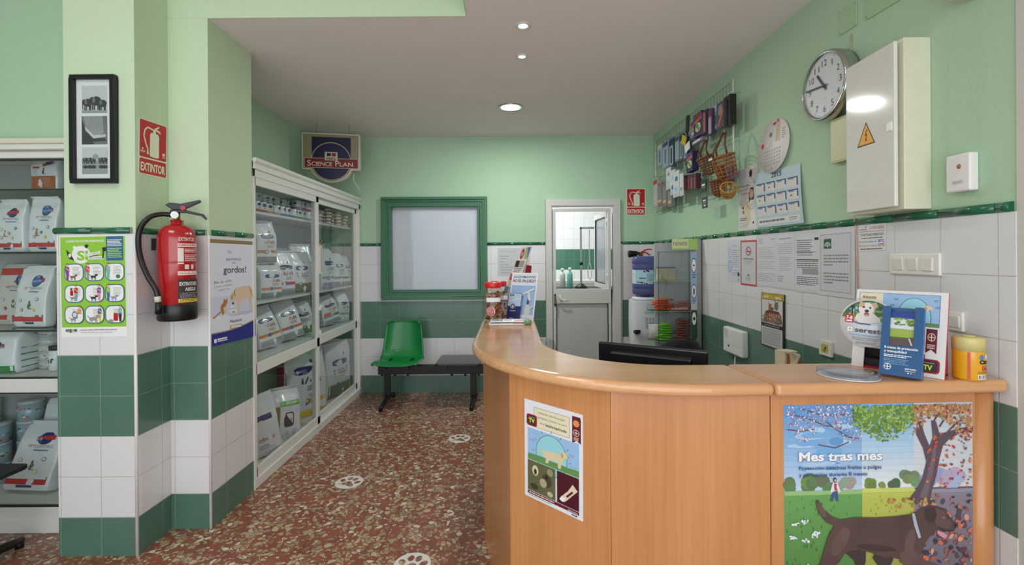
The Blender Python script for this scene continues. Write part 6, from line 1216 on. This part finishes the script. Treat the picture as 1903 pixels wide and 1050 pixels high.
# calendars on the plaster
PGR = Matrix.Translation((XP - .012, 2.745, 2.100)) @ RZ @ Matrix.Rotation(-.06, 4, 'X'); ro = .157
b = MB(); b.lathe([(1e-5, 0), (ro, 0), (ro, .005), (1e-5, .005)], C(226, 222, 218, .5), 48, RX); I = Ink(b, lambda x, y, k: Vector((x*ro, -.0053 - EPS*k, -y*ro)))
I.poly([(.16, -.55), (.28, -.95), (.40, -.92), (.42, -.5), (.44, -.1), (.36, -.08), (.32, -.46), (.26, -.1), (.16, -.08)], C(206, 182, 150, .5)); I.ell(.26, -.86, .07, .07, C(150, 100, 80, .5)); I.poly([(-.46, .02), (-.30, -.34), (-.12, -.36), (-.06, .0)], C(206, 204, 200, .5)); I.ell(-.18, -.44, .10, .09, C(120, 110, 100, .5)); I.ell(-.72, -.12, .10, .10, C(190, 40, 56, .5)); I.ell(.05, -.8, .12, .06, C(190, 40, 56, .5)); I.greek(.55, -.5, .22, 5, .08, .03, LGREY)
for r_ in range(5):
    for c_ in range(7): I.rect(-.55 + .165*c_, .14 + .13*r_, .06, .05, C(150, 150, 156, .5)); I.k -= .25
I.ell(0, .86, .06, .05, LGREY)
tag(b.build('round_calendar', M=PGR, recalc=False), 'round white calendar with a dog and standing legs above the 2015 planner', 'calendar')
b = MB(); cs4 = [onw(1403, 324, XP), onw(1489, 303, XP), onw(1500, 414, XP), onw(1408, 424, XP)]
cc = (cs4[2] + cs4[3])/2; q4 = [p_ - cc for p_ in cs4]
def curl(x, y, k):
    u, v = x/100, y/118; p_ = (q4[0]*(1 - u) + q4[1]*u)*(1 - v) + (q4[3]*(1 - u) + q4[2]*u)*v; return p_ + Vector((-.004 - .022*v*(1 - v) - .012*u*v - .0004 - EPS*k, 0, 0))
b.grid(lambda u, v: curl(u*100, v*118, -2), 10, 10, C(186, 208, 216, .45)); I = Ink(b, curl, sub=6)
I.text(52, 16, '2015', 10, C(40, 40, 50, .5), 22, 'c', bold=.02)
CB = C(74, 80, 130, .5); CG = C(226, 222, 216, .5)
for r_ in range(3):
    for c_ in range(4):
        x, y = 6 + 23*c_, 24 + 25*r_; I.k = 1; I.rect(x, y + 1, 20, 18, CG); I.rect(x, y, 20, 2.6, CB); I.rect(x + 17.4, y, 2.6, 18 - 3*((r_ + c_) % 3), CB); I.greek(x + 1, y + 5, 15, 5, 2.8, 1.0, C(200, 190, 184, .5)); I.rect(x + 2, y + 2.6, 10, 2.4, C(140, 150, 180, .5))
        if (r_*4 + c_) % 3 == 1: I.rect(x + 5, y + 10, 3, 3, CB)
I.k = 1; I.rect(4, 100, 90, 13, C(222, 222, 222, .5)); I.greek(8, 104, 56, 1, 4, 4, C(110, 110, 116, .5)); I.greek(74, 103, 16, 2, 4, 2, LGREY)
o = b.build('year_planner', M=Matrix.Translation(cc), recalc=False); tag(o, 'pale blue 2015 year planner under the round calendar', 'calendar')
b, I, M = wallsheet((1373, 317, 429), (1408, 302.5, 426), 100, 200, C(216, 212, 208, .45), X=XP, off=.001)
b.v = [(x, y, z) for x, y, z in b.v]
I.ell(84, 34, 22, 24, C(206, 200, 194, .5)); I.ell(66, 24, 8, 12, INK); I.ell(92, 52, 10, 12, C(120, 104, 96, .5)); I.text(10, 62, 'VETERINARIO', 7, C(110, 108, 108, .5), 52); I.text(10, 74, 'EL MEDICO', 7, C(110, 108, 108, .5), 46); I.text(10, 86, 'DE TU MASCOTA', 6, C(110, 108, 108, .5), 44)
I.poly([(58, 116), (56, 84), (66, 68), (80, 70), (84, 96), (80, 116)], C(46, 34, 32, .5)); I.ell(70, 88, 11, 15, C(206, 164, 140, .5)); I.poly([(46, 196), (50, 126), (64, 106), (82, 108), (92, 128), (98, 196)], C(226, 224, 222, .5)); I.ell(42, 130, 20, 24, C(220, 206, 180, .5)); I.poly([(26, 140), (46, 122), (64, 130), (66, 170), (50, 190), (40, 160)], C(216, 200, 170, .5)); I.ell(26, 128, 4, 4, INK); I.ell(28, 142, 5, 6, C(170, 80, 80, .5)); I.greek(8, 160, 40, 2, 6, 3, C(110, 108, 108, .5)); I.greek(8, 176, 46, 4, 4.6, 1.2, LGREY); I.ell(80, 178, 4, 4, INK)
tag(b.build('poster', M=M, recalc=False), 'narrow poster of a woman with a white dog beside the wire rack', 'poster')

# --- wire rack with hanging goods
t = rack = thing('wire_rack', 'white wire grid rack on the right wall crowded with hanging pet goods', 'rack', M=Matrix.Translation((1.515, 4.06, 1.915)) @ RZ)
gw, gh = .86, .735; WIRE = C(150, 156, 150, .35, .5)
b = MB()
for x in (-gw, gw): b.cyl((x, 0, -.01), (x, 0, gh + .01), .006, WHITE, 8)
b.build('side_bar', t)
b = MB()
for k in range(1, 34): x = -gw + 2*gw*k/34; b.cyl((x, 0, 0), (x, 0, gh), .0017, WIRE, 5)
for z in (0, .10, .22, .34, .46, .58, gh - .09, gh): b.cyl((-gw, -.003, z), (gw, -.003, z), .0025, WIRE, 6)
b.build('wire_grid', t)
for x in (-.8, .8): MB().box(x - .012, x + .012, 0, .03, gh*.9, gh*.92, WHITE).build('wall_clip', t)
GG = 'goods hanging on the wire rack'
def pack(u0, v0, u1, v1, X, d, col, art, name, label, cat, tabc=None, bev=.002):
    a, c = at(u0, (v0 + v1)/2, X=X), at(u1, (v0 + v1)/2, X=X); um = (u0 + u1)/2; z1, z0 = at(um, v0, X=X).z, at(um, v1, X=X).z; w = a.y - c.y; h = z1 - z0
    t = thing(name, label, cat, M=Matrix.Translation((X, (a.y + c.y)/2, z0)) @ RZ, group=GG)
    b = MB().box(-w/2, w/2, 0, d, 0, h, col)
    if art: I = Ink(b, flat_map(100, 200, w, h)); art(I)
    b.build('box' if d > .012 else 'card', t, recalc=True)
    b = MB(); b.box(-w*.18, w*.18, d*.5 - .0008, d*.5 + .0008, h, h + .018, tabc or ACRYL); b.build('hang_tab', t)
    if name in ('treat_tube', 'toothpaste_pack') or 'small maroon' in label or 'white toothbrush pack' in label: return t
    MB().tube([(0, d*.5 - .02, h + .0208), (0, 1.515 - X - .002, h + .0225)], .002, WIRE, 6).build('hook', rack, M=rack.matrix_world.inverted() @ t.matrix_world)
    return t
NV2, DKB, ORG = C(36, 34, 84, .4), C(44, 62, 104, .4), C(206, 96, 50, .4)
def blister(c1, c2): return lambda I: (I.rect(8, 10, 84, 30, c1), I.rrect(14, 50, 72, 130, 14, C(176, 190, 200, .2)), I.rrect(34, 60, 32, 110, 10, c2))
def treatbox(c1, c2, c3): return lambda I: (I.rect(4, 6, 92, 40, c1), I.poly([(4, 60), (96, 40), (96, 66), (4, 86)], ORG), I.ell(54, 124, 34, 40, c2), I.ell(44, 112, 16, 16, GRN), I.ell(62, 140, 14, 14, c3), I.rect(4, 184, 92, 12, c1))
# top row
pack(1222, 268, 1230, 308, 1.47, .008, C(170, 180, 190, .3), blister(CREAM, BLUE), 'nail_clipper_pack', 'blister pack with a blue-handled clipper at the far top end of the rack', 'blister pack')
pack(1231, 262, 1242, 312, 1.46, .012, C(150, 170, 190, .3), blister(NAVY, C(86, 130, 176, .4)), 'comb_pack', 'pale blue comb pack second from the far end of the rack', 'blister pack')
pack(1243, 258, 1252, 312, 1.46, .012, DKB, blister(INK, INK), 'brush_pack', 'dark blue brush pack third from the far end of the rack', 'blister pack')
pack(1254, 252, 1262, 300, 1.455, .02, C(120, 140, 156, .3), blister(DKB, LGREY), 'brush_pack', 'grey blue tall pack left of the two dark tall packs', 'blister pack')
pack(1262.5, 250, 1269, 299, 1.455, .02, C(60, 74, 96, .3), blister(INK, DKB), 'brush_pack', 'dark tall pack beside the grey blue tall pack', 'blister pack')
pack(1269.5, 256, 1277, 298, 1.455, .02, C(50, 60, 86, .3), blister(INK, BLUE), 'brush_pack', 'navy tall pack just below the yellow card', 'blister pack')
m = at(1275, 240, X=1.44); t = thing('grooming_brush', 'black grooming brush with a yellow card hanging at the middle of the rack', 'brush', M=Matrix.Translation((1.44, m.y, m.z)) @ RZ @ Matrix.Rotation(.15, 4, 'Y'), group=GG)
MB().box(-.022, .022, 0, .02, -.03, .11, BLACK).build('brush_head', t, bevel=.008, seg=3); MB().box(-.011, .011, .004, .016, -.12, -.03, BLACK).build('handle', t, bevel=.004); b = MB(); b.box(-.06, .04, -.003, 0, -.13, -.055, C(212, 178, 50, .4), Matrix.Rotation(.3, 4, 'Y')); b.box(-.05, .05, -.004, -.001, -.19, -.125, PAPER, Matrix.Rotation(-.35, 4, 'Y')); b.build('card_tag', t)
pack(1283, 226, 1291, 258, 1.45, .02, C(150, 130, 170, .4), treatbox(PUR, LILAC, PAPER), 'treat_box', 'narrow lilac treat box left of the large picture box', 'box')
pack(1289, 210, 1304, 253, 1.42, .05, NV2, treatbox(C(130, 50, 80, .4), C(196, 206, 150, .4), ORG), 'treat_box', 'large treat box with a green picture at the top of the rack', 'box')
pack(1303.5, 206, 1313, 248, 1.40, .06, NV2, lambda I: (I.rect(38, 20, 34, 170, ORG), I.rect(4, 4, 20, 190, C(60, 54, 120, .4))), 'treat_box', 'dark blue treat box with an orange stripe next to the picture box', 'box')
pack(1315.5, 203, 1323, 250, 1.40, .03, C(84, 46, 84, .4), lambda I: (I.rrect(14, 60, 66, 134, 20, C(176, 170, 180, .3)), I.rect(6, 6, 88, 40, C(110, 40, 70, .4))), 'toothpaste_pack', 'plum pack holding a white tube beside the striped blue box', 'blister pack')
pack(1324, 194, 1335, 240, 1.42, .02, C(130, 156, 184, .35), lambda I: (I.rect(8, 8, 84, 50, C(176, 196, 214, .4)), I.rrect(30, 90, 36, 70, 14, C(60, 110, 90, .4)), I.rect(70, 8, 24, 184, C(64, 90, 140, .4))), 'flea_comb_pack', 'light blue pack with a green tool near the top near end', 'blister pack')
pack(1332.5, 190, 1345, 238, 1.40, .02, C(70, 66, 70, .35), lambda I: (I.rrect(20, 20, 60, 80, 20, C(150, 120, 124, .4)), I.line([(20, 180), (50, 120), (84, 70)], 22, C(214, 92, 50, .4))), 'scissors_pack', 'dark pack with orange-handled scissors near the upper end bar', 'blister pack')
pack(1345.5, 178, 1357, 234, 1.42, .04, C(22, 20, 22, .4), None, 'muzzle_pack', 'tall plain black pack hanging nearest the end bar', 'blister pack')
pack(1286, 259, 1305, 265, 1.42, .03, C(150, 130, 176, .4), lambda I: I.rect(10, 40, 70, 90, PAPER), 'treat_tube', 'small lilac tube lying below the large treat boxes', 'tube')
# lower rows
pack(1213.5, 332, 1222, 385, 1.44, .012, C(176, 182, 184, .3), blister(RED, C(200, 196, 170, .4)), 'collar_pack', 'pale blister pack at the lower far corner of the rack', 'blister pack')
for k, (u, v0, v1, lb) in enumerate(((1222, 340, 382, 'slim grey box farthest along the bottom row of the rack'), (1231, 341, 383, 'slim grey box in the middle of the three grey boxes'), (1240.5, 346, 383, 'slim grey box with a blue top nearest the white packs'))):
    pack(u, v0, u + 7.5, v1, 1.44, .03, C(130, 130, 132, .4), lambda I, k=k: (I.ell(50, 16, 24, 12, (RED, RED, SKY)[k]), I.rect(10, 150, 80, 14, YEL), I.rect(10, 166, 80, 10, LILAC), I.rect(10, 178, 80, 12, C(170, 60, 80, .4)), I.rect(30, 40, 10, 100, LGREY)), 'grooming_box', lb, 'box')
for k, (u0, v0, u1, v1, lb) in enumerate(((1238, 312, 1246, 352, 'white toothbrush pack above the slim grey boxes'), (1246, 316, 1254, 362, 'white pack with a blue oval behind the front white pack'), (1251, 318, 1262, 366, 'white pack with two blue ovals beside the small maroon boxes'), (1263, 322, 1269, 364, 'cream card pack right of the white oval packs'))):
    pack(u0, v0, u1, v1, 1.421 - .006*k, .008, C(214, 218, 220, .35), lambda I, k=k: (I.ell(56, 60, 24, 20, (LGREY, SKY, BLUE, CREAM)[k]), I.ell(50, 140, 30, 20, (SKY, BLUE, SKY, GREY)[k]), I.greek(10, 170, 80, 4, 7, 3, LGREY)), 'toothbrush_pack', lb, 'blister pack')
for k in range(5): pack(1266 + 5.6*k, 327 - 1.0*k, 1271 + 5.6*k, 353 - .4*k, 1.43, .04, C(84, 36, 58, .4), lambda I, k=k: (I.rect(6, 8, 88, 20, NV2), I.rect(30, 40, 26, 150, (C(190, 190, 140, .4), ORG, C(170, 60, 50, .4), ORG, C(170, 60, 50, .4))[k])), 'treat_box', 'small maroon treat box, %s from the white packs in the row below the blue box' % ORD[k], 'box')
pack(1275, 283, 1287, 319, 1.42, .05, NV2, treatbox(PUR, C(206, 206, 140, .4), GRN), 'treat_box', 'dark blue treat box with a yellow panel above the small maroon boxes', 'box')
pack(1302, 334, 1312, 357, 1.43, .004, BLACK, lambda I: (I.rect(20, 70, 60, 30, PAPER), I.rect(20, 120, 60, 14, LGREY)), 'price_tag', 'black tag with white print hanging under the wicker muzzles', 'tag')
pack(1304.5, 366, 1314, 387, 1.43, .004, BLACK, lambda I: (I.rect(20, 50, 56, 24, PAPER), I.rect(20, 92, 56, 18, LGREY), I.poly([(30, 140), (80, 140), (52, 176)], PAPER)), 'price_tag', 'lowest black tag hanging below the rack edge', 'tag')
pack(1353, 312, 1363, 342, 1.49, .01, C(40, 70, 170, .4), None, 'leash_card', 'bright blue card peeking out behind the large wicker muzzle', 'card')
CANE = C(150, 92, 46, .5, var=.2); CANE2 = C(128, 74, 44, .5, var=.2); CANE3 = C(170, 124, 56, .5, var=.2)
def muzzle(u, v, X, r, L, cane, label, tip, ribs=14, rings=6, strap=True, droop=0):
    c = at(u, v, X=X); t = thing('wicker_muzzle', label, 'muzzle', M=Matrix.Translation(c) @ RZ @ Matrix.Rotation(tip, 4, 'X') @ Matrix.Rotation(droop, 4, 'Y'), group='wicker muzzles on the wire rack')
    f = lambda k: r*(1 - .18*k)*math.sqrt(max(0, 1 - (max(0, k - .55)/.45)**2.2))       # radius along the axis (downwards)
    b = MB()
    for i in range(ribs):
        a = 2*PI*i/ribs; b.tube([(f(k/10)*math.cos(a), f(k/10)*math.sin(a), -L*k/10) for k in range(11)], .0036, cane, 6)
    for j in range(rings + 1):
        k = .02 + .9*j/rings; b.tube([(f(k)*math.cos(2*PI*q/24), f(k)*math.sin(2*PI*q/24), -L*k) for q in range(24)], .0036 if j else .0075, cane, 6, True)
    b.build('basket', t, recalc=False)
    if strap:
        b = MB(); b.tube([(r*.95, 0, 0), (r*1.0, .0, L*.35), (r*.3, .05, L*.8), (-.2*r, .05, L*.85), (-r*.95, 0, L*.3), (-r*.98, 0, 0)], .007, C(104, 66, 38, .6), 6); b.tube([(0, -r, 0), (.02, -r*.7, L*.3), (.02, .04, L*.8)], .006, C(110, 70, 40, .6), 6); b.build('strap', t, recalc=False)
        MB().tube([(0, .05, L*.8), (0, .06, L*.95), (0, .07, L*.98)], .003, WIRE, 6).build('buckle', t, recalc=False)
    return t
mz = muzzle(1342, 290, 1.40, .073, .175, CANE, 'largest wicker muzzle with a leather strap near the end bar of the rack', .25)
b = MB(); b.box(-.03, .03, -.082, -.080, -.01, .012, C(60, 50, 90, .4)); b.box(-.022, .03, -.0832, -.082, -.01, .004, PAPER); b.build('name_label', mz)
muzzle(1310, 292, 1.40, .058, .135, CANE2, 'dark medium wicker muzzle left of the largest muzzle', .35)
muzzle(1332, 335, 1.41, .046, .115, CANE2, 'small reddish wicker muzzle below the largest muzzle', .15, 12, 6, False)
muzzle(1354, 348, 1.42, .048, .10, CANE3, 'yellowish open wicker muzzle at the bottom near corner of the rack', .5, 9, 3, False, .9)
muzzle(1337, 312, 1.46, .034, .09, CANE2, 'brown wicker muzzle tucked behind the largest one', .3, 12, 5, False)

# ------------------------------------------------------------------ water cooler, extinguisher behind it, acrylic display stand
t = thing('water_cooler', 'white water cooler with a blue bottle in the corner beside the door', 'water cooler', (1.352, 4.755, 0))
WB = C(216, 220, 226, .3)
def body(u, v):
    a = (u - .5)*2*PI; z = .02 + 1.0*v; w = .152; d = .155
    k = 1.0
    if v > .55: k = 1 + .03*math.sin((v - .55)/.45*PI)
    ca, sa_ = math.sin(a), -math.cos(a); e = .55; x = w*k*abs(ca)**e*(1 if ca > 0 else -1); y = d*abs(sa_)**e*(1 if sa_ > 0 else -1)
    if y < 0 and v < .66: y *= .80 if v < .60 else .80 + .2*(v - .60)/.06
    return Vector((x, y, z))
b = MB(); b.grid(body, 40, 30, WB); b.add([body(i/40, 1) for i in range(40)], [list(range(40))], WB); b.build('body', t, recalc=False)
MB().lathe([(.12, 1.02), (.135, 1.03), (.13, 1.05), (.11, 1.055), (.09, 1.045)], WB, 32).build('bottle_collar', t)
b = MB(); I = Ink(b, lambda x, y, k: Vector((x, -.157 - EPS*k - .001, y))); I.text(-.05, .90, 'KLINER', -.022, C(110, 140, 190, .4), .09)
for r_ in range(3):
    for c_ in range(3): I.ell(-.035 + .034*c_, .85 - .036*r_, .011, .012, C(170, 180, 196, .4)); I.rect(-.043 + .034*c_, .833 - .036*r_, .016, .004, LGREY)
b.build('print', t, recalc=False)
b = MB(); b.box(-.15, -.11, -.18, -.09, .70, .73, BLACK); b.box(-.158, -.102, -.195, -.17, .715, .745, BLACK); b.build('tap', t, bevel=.006); MB().box(-.10, .10, -.17, -.10, .40, .415, C(150, 154, 160, .4)).build('drip_tray', t)
WBOT = C(74, 84, 150, .08, coat=1.0, var=.03)
bm_ = bpy.data.materials.new('blue_bottle'); bm_.use_nodes = True; bp_ = bm_.node_tree.nodes['Principled BSDF']; bp_.inputs['Base Color'].default_value = lin((120, 128, 186)); bp_.inputs['Roughness'].default_value = .08; bp_.inputs['Transmission Weight'].default_value = .55; bp_.inputs['IOR'].default_value = 1.2
pr = [(.03, 1.050), (.05, 1.056), (.118, 1.075), (.128, 1.09), (.128, 1.125), (.121, 1.133), (.128, 1.142), (.128, 1.17), (.124, 1.18), (.124, 1.325), (.128, 1.335), (.128, 1.37), (.121, 1.378), (.128, 1.386), (.128, 1.425), (.118, 1.45), (.09, 1.458), (1e-5, 1.455)]
bo = tag(MB().lathe(pr, bm_, 40).build('water_bottle', M=Matrix.Translation((1.352, 4.755, .002))), 'blue water bottle standing upside down on the white cooler', 'bottle')
b = MB(); I = Ink(b, lambda x, y, k: Vector(((.1262 + .0003*k)*math.sin((x - 50)/50*1.9), -(.1262 + .0003*k)*math.cos((x - 50)/50*1.9), 1.325 - y*.00145)), sub=14); I.rect(5, 2, 92, 96, C(170, 206, 222, .4)); I.rect(5, 2, 16, 96, C(206, 222, 232, .4)); I.text(17, 92, 'ALHAMBRA', 7, C(60, 70, 110, .5), 70, rot=-PI/2)
for _ in range(36): k0 = I.k; I.ell(rgc.uniform(26, 96), rgc.choice((rgc.uniform(3, 14), rgc.uniform(84, 96))), 2, 4, INK, 8); I.k = k0 + .02
I.rect(30, 54, 14, 8, C(60, 120, 90, .4)); I.greek(60, 30, 34, 4, 6, 2.4, C(90, 130, 160, .4)); b.build('bottle_label', bo, recalc=False)
M = Matrix.Translation((1.37, YB - .10, .98)) @ Matrix.Rotation(.0, 4, 'Z')
t = thing('fire_extinguisher', 'red fire extinguisher with a black horn on the wall behind the water bottle', 'fire extinguisher', M=M)
MB().lathe([(.05, 0), (.056, .006), (.056, .40), (.045, .45), (.02, .475), (.018, .50)], REDG, 24).build('cylinder', t)
b = MB(); b.box(-.02, .022, -.014, .014, .48, .525, C(120, 110, 80, .4, .5)); b.build('valve', t, bevel=.003)
MB().tube([(.0, -.02, .52), (.04, -.02, .545), (.08, -.02, .553), (.115, -.02, .55)], [.009, .007, .007, .006], RED, 8).build('squeeze_lever', t); MB().tube([(.0, -.02, .525), (.05, -.02, .52), (.08, -.02, .50), (.09, -.02, .488)], [.009, .007, .007, .006], RED, 8).build('carry_handle', t)
MB().tube([(-.015, -.01, .51), (-.035, -.015, .512), (-.05, -.02, .51), (-.13, -.03, .505), (-.136, -.03, .505)], [.012, .016, .028, .038, .036], BLACK, 16).build('discharge_horn', t)
MB().box(-.03, .03, .056, .10, .2, .26, BLACK).build('wall_bracket', t)

SY = 3.80
sx0, sx1 = at(1222, 560, Y=SY).x, at(1303, 560, Y=SY).x; sx1 = min(sx1, 1.526); ztp = at(1280, 446, Y=SY).z
t = stand = thing('display_stand', 'clear acrylic treat display stand with green-edged shelves beside the right wall', 'display stand', (0, SY, 0))
GM = C(150, 152, 152, .35, .4)
MB().box(sx1 - .045, sx1, -.02, .16, 0, ztp + .01, GM).build('upright', t, bevel=.004)
MB().box(sx0 + .02, sx1 - .045, .14, .155, 0, ztp - .02, C(176, 182, 182, .4)).build('back_panel', t)
MB().box(sx0 - .05, sx1, -.06, .2, 0, .03, GM).build('base_plate', t, bevel=.003)
MB().box(sx0, sx1 - .10, -.022, -.018, .03, at(1250, 468, Y=SY).z, ACRYL).build('front_panel', t)
b = MB(); zq = at(1250, 468, Y=SY).z; b.box(sx0, sx0 + .004, -.0235, -.017, .03, zq, C(60, 62, 64, .4)); b.box(sx0, sx1 - .10, -.0235, -.017, zq - .003, zq, C(60, 62, 64, .4)); b.build('panel_edge', t)
hx0, hx1 = at(1247, 455, Y=SY).x, at(1294, 455, Y=SY).x; hz0, hz1 = at(1265, 464, Y=SY).z, at(1265, 444, Y=SY).z
b = MB(); b.box(hx0, hx1, -.026, -.021, hz0, hz1, C(170, 204, 110, .4)); I = Ink(b, flat_map(100, 40, hx1 - hx0, hz1 - hz0, Matrix.Translation(((hx0 + hx1)/2, 0, hz0)), .0262)); I.rect(0, 0, 64, 34, C(206, 220, 170, .4)); I.text(4, 25, 'P ADVANTIX', 14, C(150, 70, 80, .5), 56, bold=.02); b.build('header_sign', t, recalc=False)
ix0, ix1 = at(1282, 540, Y=SY).x, at(1293, 540, Y=SY).x; iz0, iz1 = at(1287, 628, Y=SY).z, at(1287, 468, Y=SY).z
b = MB(); b.box(ix0, ix1, -.024, -.020, iz0, iz1, C(150, 180, 206, .4)); I = Ink(b, flat_map(100, 700, ix1 - ix0, iz1 - iz0, Matrix.Translation(((ix0 + ix1)/2, 0, iz0)), .0242)); I.rect(0, 470, 100, 230, C(46, 84, 50, .4)); I.rect(0, 400, 100, 70, C(190, 196, 196, .4))
for k, y in enumerate((110, 320, 540)): I.ell(50, y, 40, 60, INK); I.ell(50, y, 34, 52, PAPER); I.ell(50, y, (14, 12, 20)[k], (8, 30, 14)[k], INK); I.greek(16, y + 70, 68, 3, 12, 5, INK) if k < 2 else None
b.build('icon_strip', t, recalc=False)
lx = at(1282, 582, Y=SY).x; b = MB(); I = Ink(b, lambda x, y, k: Vector((x, -.0225 - EPS*k, y))); za = at(1262, 573, Y=SY).z; I.rect(sx0 + .10, za - .012, .145, .024, C(150, 40, 60, .4)); I.text(sx0 + .107, za - .007, 'P ADVANTIX', -.014, PAPER, .13); b.build('brand_strip', t, recalc=False)
zs3 = [at(1250, v, Y=SY).z for v in (522, 578, 634)]; cxs = sx0 + .06
for z in zs3 + [.45]:
    pts = [(sx1 - .05, .135), (sx1 - .05, -.015)] + [(cxs - .13*math.sin(a), .06 - .075*math.cos(a)) for a in [PI*k/12 for k in range(13)]]
    MB().prism(pts, z - .004, z + .001, ACRYL, side=ACRYL_E).build('acrylic_shelf', t)
    MB().grid(lambda u, v, z=z: Vector((cxs - .13*math.sin(PI*u), .06 - .075*math.cos(PI*u), z + .055*v)), 14, 1, ACRYL).build('shelf_lip', t, recalc=False)
GT = 'loose chews on the acrylic stand'
def heap(name, label, x0, x1, z, n, mk, seed, ny=2, dy=.05, dz=.0195):
    rg = random.Random(seed); o = None
    for k in range(n):
        x = rg.uniform(x0, x1); M = Matrix.Translation((x, SY + .022 + dy*(k % ny) + (dy*.4 if (k//ny) % 2 and ny > 2 else 0), z + .0105 + dz*(k//ny))) @ Matrix.Rotation(rg.uniform(-.035, .035), 4, 'Z')
        if o is None: o = mk(); o.matrix_world = M; c = o
        else: c = o.copy(); COL.objects.link(c); c.matrix_world = M
        tag(c, label, 'chew', name)
def stick(c): return lambda: MB().tube([(-.05, 0, 0), (-.02, .004, .002), (.02, -.003, .001), (.05, .002, 0)], [.006, .008, .008, .006], c, 8).build('chew_stick')
def bagl(c): return lambda: MB().ball((0, 0, 0), (.05, .022, .009), c, 12).build('chew_roll')
heap('orange chews on the middle acrylic shelf', 'orange chew stick in the heap on the middle acrylic shelf', cxs - .04, cxs + .05, zs3[1] + .001, 20, stick(C(214, 84, 40, .5)), 1, 4, .022, .0185)
heap('pink chews behind the right part of the middle shelf', 'pinkish chew roll at the right of the middle acrylic shelf', cxs + .13, cxs + .18, zs3[1] + .001, 8, bagl(C(176, 110, 96, .5)), 2)
heap('green chews on the lower acrylic shelf', 'bright green chew roll heaped on the lower acrylic shelf', cxs - .01, cxs + .03, zs3[2] + .001, 14, bagl(C(120, 200, 30, .45)), 3)
heap('pink chews on the lower acrylic shelf', 'brownish pink chew roll stacked at the right of the lower acrylic shelf', cxs + .13, cxs + .17, zs3[2] + .001, 18, bagl(C(150, 88, 76, .5)), 4)
heap('green chews on the lowest acrylic shelf', 'dark green chew roll on the lowest acrylic shelf', cxs - .02, cxs + .08, .4515, 8, bagl(C(80, 140, 40, .5)), 6)
t = thing('chew_bag', 'black and white printed bag behind the green chews on the acrylic stand', 'bag', (cxs - .05, SY + .10, zs3[2] + .003)); b = MB().grid(lambda u, v: Vector(((u - .5)*.11, .02*math.sin(PI*u)*math.sin(PI*v)*-1, .12*v)), 8, 8, C(206, 206, 204, .3)); I = Ink(b, lambda x, y, k: Vector(((x/100 - .5)*.11, -.02*math.sin(PI*x/100)*math.sin(PI*y/100) - .001 - EPS*k, .12*(1 - y/100))), sub=3)
for _ in range(14): I.rect(rgc.uniform(4, 80), rgc.uniform(6, 84), rgc.uniform(6, 18), rgc.uniform(4, 14), rgc.choice([INK, INK, LGREY, DARK, C(170, 60, 60, .4)])); I.k = 1
o = b.build('body', t, recalc=False); so = o.modifiers.new('thickness', 'SOLIDIFY'); so.thickness = .004; so.offset = 1
t = thing('brush_box', 'row of pale bristle sticks with a purple top edge on the top acrylic shelf', 'box', (cxs, SY + .05, zs3[0] + .002)); b = MB()
for k in range(17): b.box(-.05 + .0088*k, -.043 + .0088*k, -.012, .012, .012, .10, C(196, 186, 160, .5))
b.build('bristle_sticks', t); MB().box(-.052, .10, -.014, .014, .10, .108, C(80, 70, 120, .4)).build('purple_band', t); MB().box(-.052, .10, -.016, .016, 0, .012, C(190, 150, 90, .5)).build('tray', t)

# ------------------------------------------------------------------ paw stickers on the floor
def paw(u, v, rz, label, s=1.0):
    R_ = .088*s; cu = bpy.data.curves.new('paw', 'CURVE'); cu.dimensions = '2D'; cu.fill_mode = 'BOTH'; cu.extrude = .0004
    def loop(pts):
        sp = cu.splines.new('POLY'); sp.points.add(len(pts) - 1); sp.use_cyclic_u = True
        for p_, (x, y) in zip(sp.points, pts): p_.co = (x, y, 0, 1)
    cl = lambda x, y, rx_, ry_, r_, n=20: [(x + rx_*math.cos(a)*math.cos(r_) - ry_*math.sin(a)*math.sin(r_), y + rx_*math.cos(a)*math.sin(r_) + ry_*math.sin(a)*math.cos(r_)) for a in [2*PI*k/n for k in range(n)]]
    loop(cl(0, 0, R_, R_, 0, 56))
    for x, y, r_ in ((-.60, .12, .5), (-.22, .50, .15), (.22, .50, -.15), (.60, .12, -.5)): loop(cl(x*R_, y*R_, 1.25*.15*R_, 1.2*.22*R_, r_))
    loop([(1.15*x*R_, 1.1*y*R_) for x, y in ((0, .12), (.14, .06), (.26, -.10), (.44, -.26), (.52, -.42), (.44, -.56), (.28, -.56), (0, -.46), (-.28, -.56), (-.44, -.56), (-.52, -.42), (-.44, -.26), (-.26, -.10), (-.14, .06))])
    ob = bpy.data.objects.new('tmp', cu); COL.objects.link(ob); dg = bpy.context.evaluated_depsgraph_get(); me = bpy.data.meshes.new_from_object(ob.evaluated_get(dg)); bpy.data.objects.remove(ob)
    me.materials.clear(); me.materials.append(C(222, 220, 214, .35)); o = bpy.data.objects.new('floor_sticker', me); COL.objects.link(o)
    p_ = at(u, v, Z=0); o.matrix_world = Matrix.Translation((p_.x, p_.y, .0009)) @ Matrix.Rotation(rz, 4, 'Z'); return tag(o, label, 'sticker', 'paw print stickers on the floor')
paw(854, 815, -.05, 'white round paw print sticker on the floor farthest back near the counter')
paw(649, 896, -.25, 'white round paw print sticker on the floor nearest the glass cabinet')
paw(766, 1049, -.1, 'white round paw print sticker cut by the bottom edge of the picture')
